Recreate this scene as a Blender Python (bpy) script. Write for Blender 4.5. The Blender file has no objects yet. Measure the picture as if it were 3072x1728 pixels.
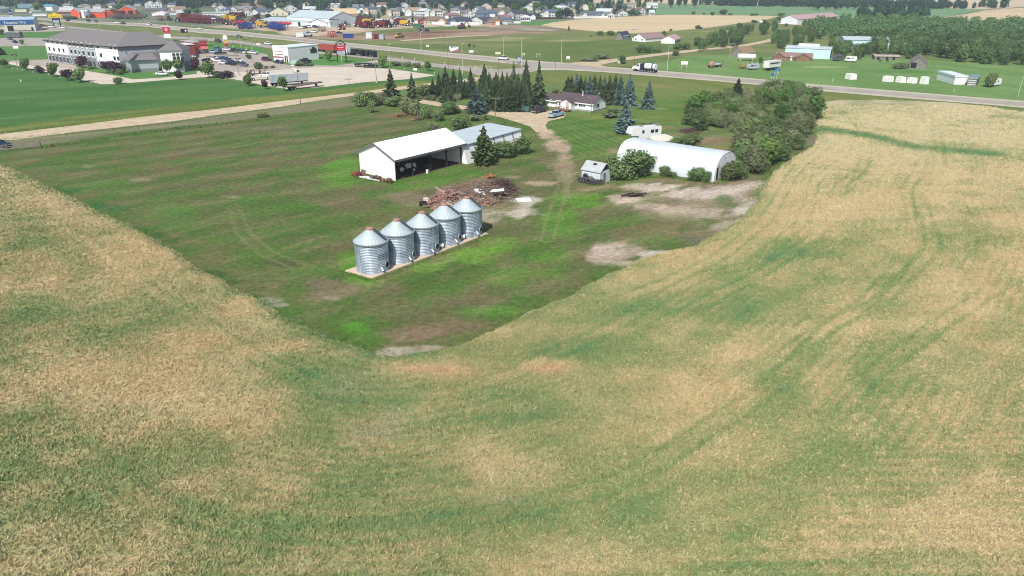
import bpy, bmesh, math, random
import numpy as np
from mathutils import Vector, Matrix
S = bpy.context.scene
COL = S.collection
R = math.radians
# ------------------------------------------------------------------ camera
H = 36.0; F = 2150.0; CX, CY = 1536.0, 864.0
PITCH = math.atan2(944.0, F)
sp, cp = math.sin(PITCH), math.cos(PITCH)
cam_d = bpy.data.cameras.new("camera"); cam = bpy.data.objects.new("camera", cam_d); COL.objects.link(cam)
cam_d.sensor_width = 36.0; cam_d.lens = F * 36.0 / 3072.0
cam_d.clip_start = 0.5; cam_d.clip_end = 60000
cam.location = (0, 0, H); cam.rotation_euler = (math.pi / 2 - PITCH, 0, 0)
S.camera = cam
# ------------------------------------------------------------------ light
SUN_EL, SUN_AZ = R(47), R(20)          # shadows fall 20 degrees right of straight ahead
W = bpy.data.worlds.new("World"); S.world = W; W.use_nodes = True
wn = W.node_tree.nodes; wl = W.node_tree.links
sky = wn.new("ShaderNodeTexSky"); sky.sky_type = 'NISHITA'; sky.sun_disc = False
sky.sun_elevation = SUN_EL; sky.sun_rotation = R(200); sky.dust_density = 1.5
wl.new(sky.outputs[0], wn["Background"].inputs[0]); wn["Background"].inputs[1].default_value = 0.11
sd = bpy.data.lights.new("sun", 'SUN'); sd.energy = 4.2; sd.angle = R(0.5); sd.color = (1.0, 0.965, 0.915)
sun = bpy.data.objects.new("sun", sd); COL.objects.link(sun)
sun.rotation_euler = Vector((math.sin(SUN_AZ) * math.cos(SUN_EL), math.cos(SUN_AZ) * math.cos(SUN_EL), -math.sin(SUN_EL))).to_track_quat('-Z', 'Y').to_euler()
S.view_settings.view_transform = 'Standard'; S.view_settings.look = 'None'
S.view_settings.exposure = 0.12; S.view_settings.gamma = 1.0
S.render.engine = 'CYCLES'; S.cycles.pixel_filter_type = 'BLACKMAN_HARRIS'; S.cycles.filter_width = 1.0
S.cycles.max_bounces = 5; S.cycles.diffuse_bounces = 2; S.cycles.glossy_bounces = 2
S.cycles.transmission_bounces = 2; S.cycles.transparent_max_bounces = 4
# ------------------------------------------------------------------ helpers
rng = random.Random(7)
def lin(c):
    c = c / 255.0
    return c / 12.92 if c <= 0.04045 else ((c + 0.055) / 1.055) ** 2.4
def L(r, g, b): return (lin(r), lin(g), lin(b))
def G(px, py, z=0.0):
    """point of the plane z under a position in the surveyed photograph"""
    a = (px - CX) / F; b = (CY - py) / F
    dx, dy, dz = a, cp + b * sp, -sp + b * cp
    t = (z - H) / dz
    return Vector((dx * t, dy * t, z))
def MPP(px, py):
    p = G(px, py)
    return (p.y * cp + H * sp) / F
def HT(bx, by, ty):
    """height of something standing at (bx, by) whose top shows at ty"""
    y = G(bx, by).y; v = (CY - ty) / F
    return H + y * (v * cp - sp) / (cp + v * sp)
def empty(name, loc, rz=0.0, label=None, cat=None, group=None, scale=None):
    o = bpy.data.objects.new(name, None); o.empty_display_size = 0.3
    COL.objects.link(o); o.location = loc; o.rotation_euler = (0, 0, rz)
    if scale: o.scale = scale
    tag(o, label, cat, group); return o
def tag(o, label=None, cat=None, group=None, kind=None):
    if label: o["label"] = label
    if cat: o["category"] = cat
    if group: o["group"] = group
    if kind: o["kind"] = kind
    return o
class MB:
    def __init__(s): s.v = []; s.f = []; s.m = []; s.mi = 0
    def add(s, vs, fs):
        n = len(s.v); s.v += [tuple(v) for v in vs]; s.f += [tuple(i + n for i in f) for f in fs]; s.m += [s.mi] * len(fs); return s
    def box(s, x0, x1, y0, y1, z0, z1, t=0.0):
        """box; t pulls the top in"""
        v = [(x0, y0, z0), (x1, y0, z0), (x1, y1, z0), (x0, y1, z0), (x0 + t, y0 + t, z1), (x1 - t, y0 + t, z1), (x1 - t, y1 - t, z1), (x0 + t, y1 - t, z1)]
        return s.add(v, [(3, 2, 1, 0), (4, 5, 6, 7), (0, 1, 5, 4), (1, 2, 6, 5), (2, 3, 7, 6), (3, 0, 4, 7)])
    def obox(s, c, ax, sx, sy, sz):
        """box round c turned by ax (radians round z), or by a matrix"""
        M = ax if isinstance(ax, Matrix) else Matrix.Rotation(ax, 3, 'Z')
        v = [Vector(c) + M @ Vector((i * sx / 2, j * sy / 2, k * sz / 2)) for k in (-1, 1) for i, j in ((-1, -1), (1, -1), (1, 1), (-1, 1))]
        return s.add(v, [(3, 2, 1, 0), (4, 5, 6, 7), (0, 1, 5, 4), (1, 2, 6, 5), (2, 3, 7, 6), (3, 0, 4, 7)])
    def prism(s, poly, y0, y1):
        """polygon in x, z pushed from y0 to y1"""
        n = len(poly)
        v = [(x, y0, z) for x, z in poly] + [(x, y1, z) for x, z in poly]
        return s.add(v, [tuple(range(n)), tuple(range(2 * n - 1, n - 1, -1))] + [(j, i, i + n, j + n) for i, j in ((i, (i + 1) % n) for i in range(n))])
    def slab(s, poly, z0, z1):
        n = len(poly)
        v = [(p[0], p[1], z0) for p in poly] + [(p[0], p[1], z1) for p in poly]
        return s.add(v, [tuple(range(n - 1, -1, -1)), tuple(range(n, 2 * n))] + [(i, (i + 1) % n, (i + 1) % n + n, i + n) for i in range(n)])
    def cyl(s, p0, p1, r0, r1=None, n=8, caps=True):
        r1 = r0 if r1 is None else r1
        p0, p1 = Vector(p0), Vector(p1); d = (p1 - p0).normalized()
        u = d.orthogonal().normalized(); w = d.cross(u)
        v = []
        for p, r in ((p0, r0), (p1, r1)):
            v += [p + (u * math.cos(2 * math.pi * i / n) + w * math.sin(2 * math.pi * i / n)) * r for i in range(n)]
        f = [(i, (i + 1) % n, (i + 1) % n + n, i + n) for i in range(n)]
        if caps: f += [tuple(range(n - 1, -1, -1)), tuple(range(n, 2 * n))]
        return s.add(v, f)
    def bar(s, p0, p1, w, h=None):
        """square bar between two points"""
        h = h or w; p0, p1 = Vector(p0), Vector(p1); d = p1 - p0
        q = d.to_track_quat('X', 'Z').to_matrix()
        return s.obox((p0 + p1) / 2, q, d.length, w, h)
    def lathe(s, prof, n=24, a0=0.0, a1=2 * math.pi):
        full = abs(a1 - a0 - 2 * math.pi) < 1e-6; k = n if full else n + 1
        v = [(r * math.cos(a0 + (a1 - a0) * i / n), r * math.sin(a0 + (a1 - a0) * i / n), z) for r, z in prof for i in range(k)]
        f = []
        for j in range(len(prof) - 1):
            for i in range(n):
                i2 = (i + 1) % k
                f.append((j * k + i, j * k + i2, (j + 1) * k + i2, (j + 1) * k + i))
        return s.add(v, f)
    def build(s, name, mats, parent=None, loc=None, rz=0.0, smooth=False):
        me = bpy.data.meshes.new(name); me.from_pydata(s.v, [], s.f)
        mats = mats if isinstance(mats, (list, tuple)) else [mats]
        for m in mats: me.materials.append(m)
        if len(mats) > 1: me.polygons.foreach_set("material_index", s.m)
        if smooth: me.polygons.foreach_set("use_smooth", [True] * len(me.polygons))
        me.update()
        o = bpy.data.objects.new(name, me); COL.objects.link(o)
        if parent: o.parent = parent
        if loc is not None: o.location = loc
        o.rotation_euler[2] = rz
        return o
def copy_thing(root, loc=None, rz=None, label=None, scale=None):
    r = root.copy(); COL.objects.link(r)
    if loc is not None: r.location = loc
    if rz is not None: r.rotation_euler = (0, 0, rz)
    if scale: r.scale = scale
    if label: r["label"] = label
    for ch in KIDS.get(root.name, None) or list(root.children):
        c = ch.copy(); COL.objects.link(c); c.parent = r
        for g in list(ch.children):
            d = g.copy(); COL.objects.link(d); d.parent = c
    return r
KIDS = {}
MATS = {}
def mat(name, col, rough=0.8, metal=0.0, var=0.12, scale=1.5, bump=0.0, bscale=20.0, spec=0.3, emit=None, rand=0.0, stripes=None):
    """plain procedural surface: one colour broken by two noises, optional bump or ribs"""
    if name in MATS: return MATS[name]
    m = bpy.data.materials.new(name); m.use_nodes = True; MATS[name] = m
    nt = m.node_tree; n, l = nt.nodes, nt.links; b = n["Principled BSDF"]
    b.inputs["Roughness"].default_value = rough; b.inputs["Metallic"].default_value = metal
    b.inputs["Specular IOR Level"].default_value = spec
    tc = n.new("ShaderNodeTexCoord")
    nz = n.new("ShaderNodeTexNoise"); nz.inputs["Scale"].default_value = scale; nz.inputs["Detail"].default_value = 4
    l.new(tc.outputs["Object"], nz.inputs["Vector"])
    mr = n.new("ShaderNodeMapRange"); mr.inputs["From Min"].default_value = 0.3; mr.inputs["From Max"].default_value = 0.7
    mr.inputs["To Min"].default_value = 1 - var; mr.inputs["To Max"].default_value = 1 + var
    l.new(nz.outputs["Fac"], mr.inputs["Value"])
    fac = mr.outputs[0]
    if rand:
        oi = n.new("ShaderNodeObjectInfo"); m2 = n.new("ShaderNodeMapRange")
        m2.inputs["To Min"].default_value = 1 - rand; m2.inputs["To Max"].default_value = 1 + rand
        l.new(oi.outputs["Random"], m2.inputs["Value"])
        mm = n.new("ShaderNodeMath"); mm.operation = 'MULTIPLY'; l.new(fac, mm.inputs[0]); l.new(m2.outputs[0], mm.inputs[1]); fac = mm.outputs[0]
    mx = n.new("ShaderNodeVectorMath"); mx.operation = 'SCALE'; mx.inputs[0].default_value = col
    l.new(fac, mx.inputs["Scale"]); l.new(mx.outputs[0], b.inputs["Base Color"])
    if stripes:
        wv = n.new("ShaderNodeTexWave"); wv.bands_direction = stripes[0]; wv.inputs["Scale"].default_value = stripes[1]
        l.new(tc.outputs["Object"], wv.inputs["Vector"])
        bp = n.new("ShaderNodeBump"); bp.inputs["Strength"].default_value = stripes[2]; bp.inputs["Distance"].default_value = 0.05
        l.new(wv.outputs["Fac"], bp.inputs["Height"]); l.new(bp.outputs[0], b.inputs["Normal"])
    elif bump:
        n2 = n.new("ShaderNodeTexNoise"); n2.inputs["Scale"].default_value = bscale; n2.inputs["Detail"].default_value = 3
        l.new(tc.outputs["Object"], n2.inputs["Vector"])
        bp = n.new("ShaderNodeBump"); bp.inputs["Strength"].default_value = bump; bp.inputs["Distance"].default_value = 0.1
        l.new(n2.outputs["Fac"], bp.inputs["Height"]); l.new(bp.outputs[0], b.inputs["Normal"])
    if emit: b.inputs["Emission Color"].default_value = (*emit, 1); b.inputs["Emission Strength"].default_value = 1
    return m
# ------------------------------------------------------------------ noise and distance fields in plain numpy
def vnoise(x, y, seed=0):
    ix = np.floor(x).astype(np.int64); iy = np.floor(y).astype(np.int64)
    fx = x - ix; fy = y - iy; fx = fx * fx * (3 - 2 * fx); fy = fy * fy * (3 - 2 * fy)
    def h(i, j):
        n = (i * 374761393 + j * 668265263 + seed * 1442695041) & 0x7fffffff
        n = ((n ^ (n >> 13)) * 1274126177) & 0x7fffffff
        n = ((n ^ (n >> 15)) * 48271) & 0x7fffffff
        return (n ^ (n >> 16)) / float(0x7fffffff)
    return (h(ix, iy) * (1 - fx) + h(ix + 1, iy) * fx) * (1 - fy) + (h(ix, iy + 1) * (1 - fx) + h(ix + 1, iy + 1) * fx) * fy
def fbm(x, y, s, seed=0, octs=4, rot=0.0, stretch=1.0):
    c, q = math.cos(rot), math.sin(rot)
    u = (x * c + y * q) / (s * stretch); v = (-x * q + y * c) / s
    t = 0; a = 1.0; w = 0
    for k in range(octs):
        t = t + a * vnoise(u, v, seed + k * 17); w += a; a *= 0.55; u = u * 2.03 + 5.1; v = v * 2.03 + 3.7
    return t / w
def sstep(a, b, x):
    t = np.clip((x - a) / (b - a), 0, 1); return t * t * (3 - 2 * t)
def sdf(poly, x, y):
    """signed distance, positive inside"""
    p = np.array([(q[0], q[1]) for q in poly]); best = np.full(x.shape, 1e18); ins = np.zeros(x.shape, bool)
    for i in range(len(p)):
        ax, ay = p[i]; bx, by = p[(i + 1) % len(p)]
        ex, ey = bx - ax, by - ay; wx, wy = x - ax, y - ay
        t = np.clip((wx * ex + wy * ey) / (ex * ex + ey * ey + 1e-12), 0, 1)
        best = np.minimum(best, (wx - ex * t) ** 2 + (wy - ey * t) ** 2)
        c = ((ay > y) != (by > y)) & (x < (bx - ax) * (y - ay) / ((by - ay) if by != ay else 1e-12) + ax)
        ins ^= c
    d = np.sqrt(best); return np.where(ins, d, -d)
def line_d(pts, x, y):
    best = np.full(x.shape, 1e18)
    for i in range(len(pts) - 1):
        ax, ay = pts[i][0], pts[i][1]; ex, ey = pts[i + 1][0] - ax, pts[i + 1][1] - ay
        t = np.clip(((x - ax) * ex + (y - ay) * ey) / (ex * ex + ey * ey + 1e-12), 0, 1)
        best = np.minimum(best, (x - ax - ex * t) ** 2 + (y - ay - ey * t) ** 2)
    return np.sqrt(best)
def blob(x, y, px, py, rx, ry, rot=0.0):
    """soft spot on the ground: centre and radii as surveyed, turned into metres first"""
    c = G(px, py); ex = (G(px + rx, py) - G(px - rx, py)).length / 2; ey = (G(px, py - ry) - G(px, py + ry)).length / 2
    u, v = x - c.x, y - c.y; a = math.atan2(c.x, c.y); u, v = u - v * math.tan(a), v
    if rot:
        k, q = math.cos(rot), math.sin(rot); u, v = u * k + v * q, -u * q + v * k
    return np.exp(-((u / ex) ** 2 + (v / ey) ** 2) ** 1.3)
def GP(pts): return [G(*p) for p in pts]
def in_poly(poly, x, y):
    ins = False
    for i in range(len(poly)):
        ax, ay = poly[i][0], poly[i][1]; bx, by = poly[(i + 1) % len(poly)][0], poly[(i + 1) % len(poly)][1]
        if (ay > y) != (by > y) and x < (bx - ax) * (y - ay) / (by - ay) + ax: ins = not ins
    return ins
def grid_mesh(name, bands, u, zf, colf, material):
    """ground sheet whose cells grow with distance"""
    d = np.concatenate([a * (b / a) ** np.arange(0, 1, math.log(r) / math.log(b / a)) for a, b, r in bands]); n = len(d); nu = len(u)
    Y, U = np.meshgrid(d, u, indexing='ij'); X = U * (Y + 12); x = X.ravel(); y = Y.ravel()
    z = zf(x, y); c = colf(x, y)
    me = bpy.data.meshes.new(name)
    me.vertices.add(len(x)); me.vertices.foreach_set("co", np.stack([x, y, z], 1).astype(np.float32).ravel())
    i = np.arange(n - 1)[:, None] * nu + np.arange(nu - 1)[None, :]; i = i.ravel()
    q = np.stack([i, i + 1, i + nu + 1, i + nu], 1).astype(np.int32)
    fill_quads(me, q); paint(me, c)
    me.materials.append(material); me.polygons.foreach_set("use_smooth", np.ones(len(q), bool)); me.update()
    o = bpy.data.objects.new(name, me); COL.objects.link(o); return o
def fill_quads(me, q):
    k = q.shape[1]
    me.loops.add(q.size); me.loops.foreach_set("vertex_index", q.ravel())
    me.polygons.add(len(q)); me.polygons.foreach_set("loop_start", (np.arange(len(q)) * k).astype(np.int32))
    try: me.polygons.foreach_set("loop_total", np.full(len(q), k, np.int32))
    except Exception: pass
    me.update(calc_edges=True)
def paint(me, c):
    at = me.color_attributes.new("Col", 'FLOAT_COLOR', 'POINT')
    at.data.foreach_set("color", np.concatenate([c, np.ones((len(c), 1))], 1).astype(np.float32).ravel())
def soil_mat(name, fine=0.35, s1=1.2, s2=9.0, bump=0.5, bscale=6.0, rough=0.95):
    """surface coloured by what grows there, broken up by two finer noises"""
    m = bpy.data.materials.new(name); m.use_nodes = True; n, l = m.node_tree.nodes, m.node_tree.links; b = n["Principled BSDF"]
    b.inputs["Roughness"].default_value = rough; b.inputs["Specular IOR Level"].default_value = 0.1
    at = n.new("ShaderNodeVertexColor"); at.layer_name = "Col"
    tc = n.new("ShaderNodeTexCoord"); out = None
    for s, amt in ((s1, fine), (s2, fine)):
        z = n.new("ShaderNodeTexNoise"); z.inputs["Scale"].default_value = s; z.inputs["Detail"].default_value = 5; z.inputs["Roughness"].default_value = 0.65
        l.new(tc.outputs["Object"], z.inputs["Vector"])
        r = n.new("ShaderNodeMapRange"); r.inputs["From Min"].default_value = 0.3; r.inputs["From Max"].default_value = 0.7
        r.inputs["To Min"].default_value = 1 - amt; r.inputs["To Max"].default_value = 1 + amt
        l.new(z.outputs["Fac"], r.inputs["Value"])
        if out is None: out = r.outputs[0]
        else:
            k = n.new("ShaderNodeMath"); k.operation = 'MULTIPLY'; l.new(out, k.inputs[0]); l.new(r.outputs[0], k.inputs[1]); out = k.outputs[0]
    v = n.new("ShaderNodeVectorMath"); v.operation = 'SCALE'; l.new(at.outputs["Color"], v.inputs[0]); l.new(out, v.inputs["Scale"])
    l.new(v.outputs[0], b.inputs["Base Color"])
    if bump:
        z = n.new("ShaderNodeTexNoise"); z.inputs["Scale"].default_value = bscale; z.inputs["Detail"].default_value = 3
        l.new(tc.outputs["Object"], z.inputs["Vector"])
        bp = n.new("ShaderNodeBump"); bp.inputs["Strength"].default_value = bump; bp.inputs["Distance"].default_value = 0.25
        l.new(z.outputs["Fac"], bp.inputs["Height"]); l.new(bp.outputs[0], b.inputs["Normal"])
    return m
# ------------------------------------------------------------------ the ground: one sheet to the horizon
k_ = 1.1925
CROP_PX = [(-700, 455), (-300, 472), (0, 500), (40, 506), (72, 522), (155, 560), (274, 620), (417, 686), (572, 781), (680, 847), (763, 888), (835, 930), (906, 972), (1014, 1016), (1100, 1050), (1128, 1064),
           (1192, 1068), (1288, 1054), (1371, 1036), (1431, 1008), (1550, 954), (1670, 902), (1765, 853), (1860, 805), (1956, 762), (2075, 740), (2146, 698), (2230, 650), (2270, 600), (2300, 540), (2349, 489), (2433, 441),
           (2452, 405), (2448, 352), (2400, 324), (2440, 309), (2510, 302), (2623, 300), (2750, 304), (2862, 309), (3072, 338), (3500, 396)]
CROP = GP(CROP_PX) + [Vector((330, 60, 0)), Vector((330, 8, 0)), Vector((-250, 8, 0)), Vector((-250, 60, 0))]
def mixc(c, col, m): return c * (1 - m[:, None]) + np.array(col)[None, :] * m[:, None]
REG = []
def region(poly, a, b, scale=8.0, soft=2.0, wob=0.0, stretch=1.0, rot=0.0, gain=1.0): REG.append((GP(poly), L(*a), L(*b), scale, soft, wob, stretch, rot, gain))
# town ground
region([(-900, 90), (-900, -58), (1780, -58), (1790, 12), (1965, 14), (1965, 43), (1700, 62), (1500, 80), (1250, 84), (900, 90), (400, 72), (0, 46)], (98, 118, 78), (128, 132, 112), 25, 10)
region([(1000, 110), (1100, 84), (1300, 77), (1500, 78), (1640, 84), (2000, 85), (2330, 55), (2700, 70), (2600, 160), (2300, 175), (1950, 205), (1700, 192), (1500, 175), (1240, 150)], (96, 116, 56), (126, 132, 76), 14, 3, 2, 2.5, 0.2)
region([(1640, 130), (1900, 120), (2050, 140), (1900, 175), (1700, 185), (1480, 160)], (92, 114, 54), (104, 122, 58), 10, 12, 4)
# bare soil of the building site and the machinery yard
region([(850, 110), (1010, 118), (1050, 119), (1180, 121), (1280, 115), (1430, 108), (1640, 99), (1600, 92), (1420, 89), (1290, 92), (1200, 97), (1150, 100), (1060, 103)], (136, 112, 88), (172, 146, 120), 12, 3, 4, 4)
region([(620, 80), (720, 74), (840, 70), (1000, 74), (1180, 56), (1340, 66), (1500, 71), (1500, 80), (1330, 78), (1230, 84), (1130, 90), (1060, 100), (950, 108), (860, 106), (830, 94)], (196, 176, 150), (176, 160, 134), 9, 3, 2)
region([(1420, 86), (1560, 74), (1680, 84), (1660, 95), (1500, 96)], (128, 116, 86), (160, 145, 122), 6, 6, 5, 2)
region([(1530, 71), (1640, 62), (1690, 60), (1650, 72), (1580, 76)], (86, 134, 66), (92, 140, 70), 9, 2)
# far fields
WHEAT = (204, 180, 138); WHEAT2 = (214, 192, 152); FGREEN = (112, 148, 100); FGREEN2 = (122, 156, 110)
region([(1625, 76), (1660, 67), (1720, 60), (1800, 55), (1960, 45), (2060, 44), (2336, 48), (2300, 58), (2230, 68), (2130, 82), (2000, 94), (1900, 100), (1800, 95), (1700, 86)], WHEAT, WHEAT2, 10, 2, 1, 8, 0.1)
region([(1960, 44), (1950, 12), (2240, 15), (2571, 19), (2965, 26), (2790, 57), (2780, 76), (2440, 52), (2330, 46), (2060, 43)], FGREEN, FGREEN2, 30, 3, 0, 6)
region([(2830, 60), (2960, 30), (3072, 23), (3900, -8), (3900, 80), (3072, 63)], WHEAT, WHEAT2, 20, 3, 0, 6)
region([(2700, 78), (2780, 61), (3072, 64), (3900, 80), (3900, 110), (3072, 88)], (100, 140, 88), FGREEN, 20, 3)
region([(1740, 10), (1700, -60), (4500, -60), (4500, -12), (3072, 20), (2950, 27), (2570, 18), (2240, 13), (1960, 10)], (212, 190, 152), (204, 184, 150), 60, 6, 0, 8)
# grass left of the gravel road, ditches, yards
region([(-900, 190), (0, 185), (310, 250), (640, 236), (780, 256), (900, 268), (1310, 225), (1480, 222), (1440, 238), (1060, 281), (717, 321), (248, 374), (0, 405), (-900, 520)], (64, 108, 46), (84, 122, 58), 10, 2, 1, 3, 0.5)
region([(-900, 495), (0, 384), (248, 350), (640, 306), (898, 280), (1147, 253), (1480, 228), (1147, 270), (898, 300), (640, 330), (0, 406), (-900, 520)], (118, 128, 56), (96, 116, 48), 5, 3, 2, 4, 0.75)
region([(-900, 150), (0, 138), (145, 140), (150, 184), (30, 182), (0, 192), (-900, 230)], (84, 130, 58), (92, 134, 66), 12, 2)
region([(0, 100), (140, 92), (190, 93), (140, 113), (0, 116)], (84, 134, 60), (78, 126, 56), 12, 1)
region([(600, 128), (780, 143), (800, 160), (600, 152)], (78, 132, 50), (84, 136, 60), 9, 1)
region([(920, 162), (1100, 182), (1010, 196), (940, 196)], (80, 136, 52), (86, 140, 60), 9, 1)
region([(1060, 188), (1200, 196), (1440, 222), (1310, 224), (1174, 205)], (78, 124, 50), (92, 128, 60), 9, 1)
region([(240, 204), (350, 226), (400, 236), (480, 231), (590, 220), (590, 208), (300, 200)], (82, 132, 56), (92, 132, 66), 9, 1)
# median and ditch grass along the highway
region([(-300, 40), (80, 57), (250, 72), (640, 98), (1000, 134), (1240, 158), (1500, 184), (1600, 196), (1500, 210), (1400, 198), (1240, 179), (1000, 153), (640, 116), (250, 84), (80, 64)], (108, 122, 62), (128, 132, 78), 8, 1.5, 0, 5, -0.9)
region([(1330, 205), (1500, 220), (1620, 214), (1800, 217), (2123, 242), (2440, 273), (3072, 330), (3600, 376), (3600, 400), (3072, 341), (2700, 303), (2440, 300), (2060, 262), (1800, 240), (1620, 250), (1480, 250)], (104, 120, 52), (124, 128, 62), 5, 2, 2, 4, -1.1)
region([(1640, 235), (2000, 255), (2120, 266), (2420, 290), (2420, 306), (2100, 282), (1980, 268), (1660, 250)], (132, 132, 72), (110, 122, 58), 4, 2, 3, 4, -1.1)
region([(1900, 205), (1960, 196), (2070, 168), (2170, 165), (2400, 175), (2560, 168), (2700, 176), (2880, 186), (3072, 196), (3900, 220), (3900, 400), (3072, 303), (2680, 272), (2440, 254), (2120, 226)], (100, 136, 66), (118, 148, 82), 8, 2, 1, 3, -1.1)
# strip between gravel road and farmyard
region([(-900, 530), (0, 424), (160, 404), (640, 350), (900, 318), (1150, 275), (1180, 300), (1000, 335), (900, 340), (640, 374), (340, 406), (0, 462), (-900, 560)], (112, 122, 78), (128, 124, 92), 5, 2, 1, 5, 0.75)
# the farmyard
region([(-900, 550), (0, 458), (340, 404), (640, 372), (900, 338), (1050, 322), (1200, 330), (1480, 345), (1700, 400), (1800, 480), (2380, 440), (2420, 440), (2300, 640), (1200, 1120), (1000, 1100), (300, 640), (-900, 560)], (80, 108, 44), (108, 106, 66), 4.5, 3, 2, 1.3, 0.8, 1.15)
region([(1130, 300), (1280, 312), (1400, 330), (1500, 352), (1560, 372), (1600, 420), (1580, 470), (1420, 420), (1300, 370), (1180, 340)], (84, 112, 46), (104, 118, 60), 8, 3, 2)
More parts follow.
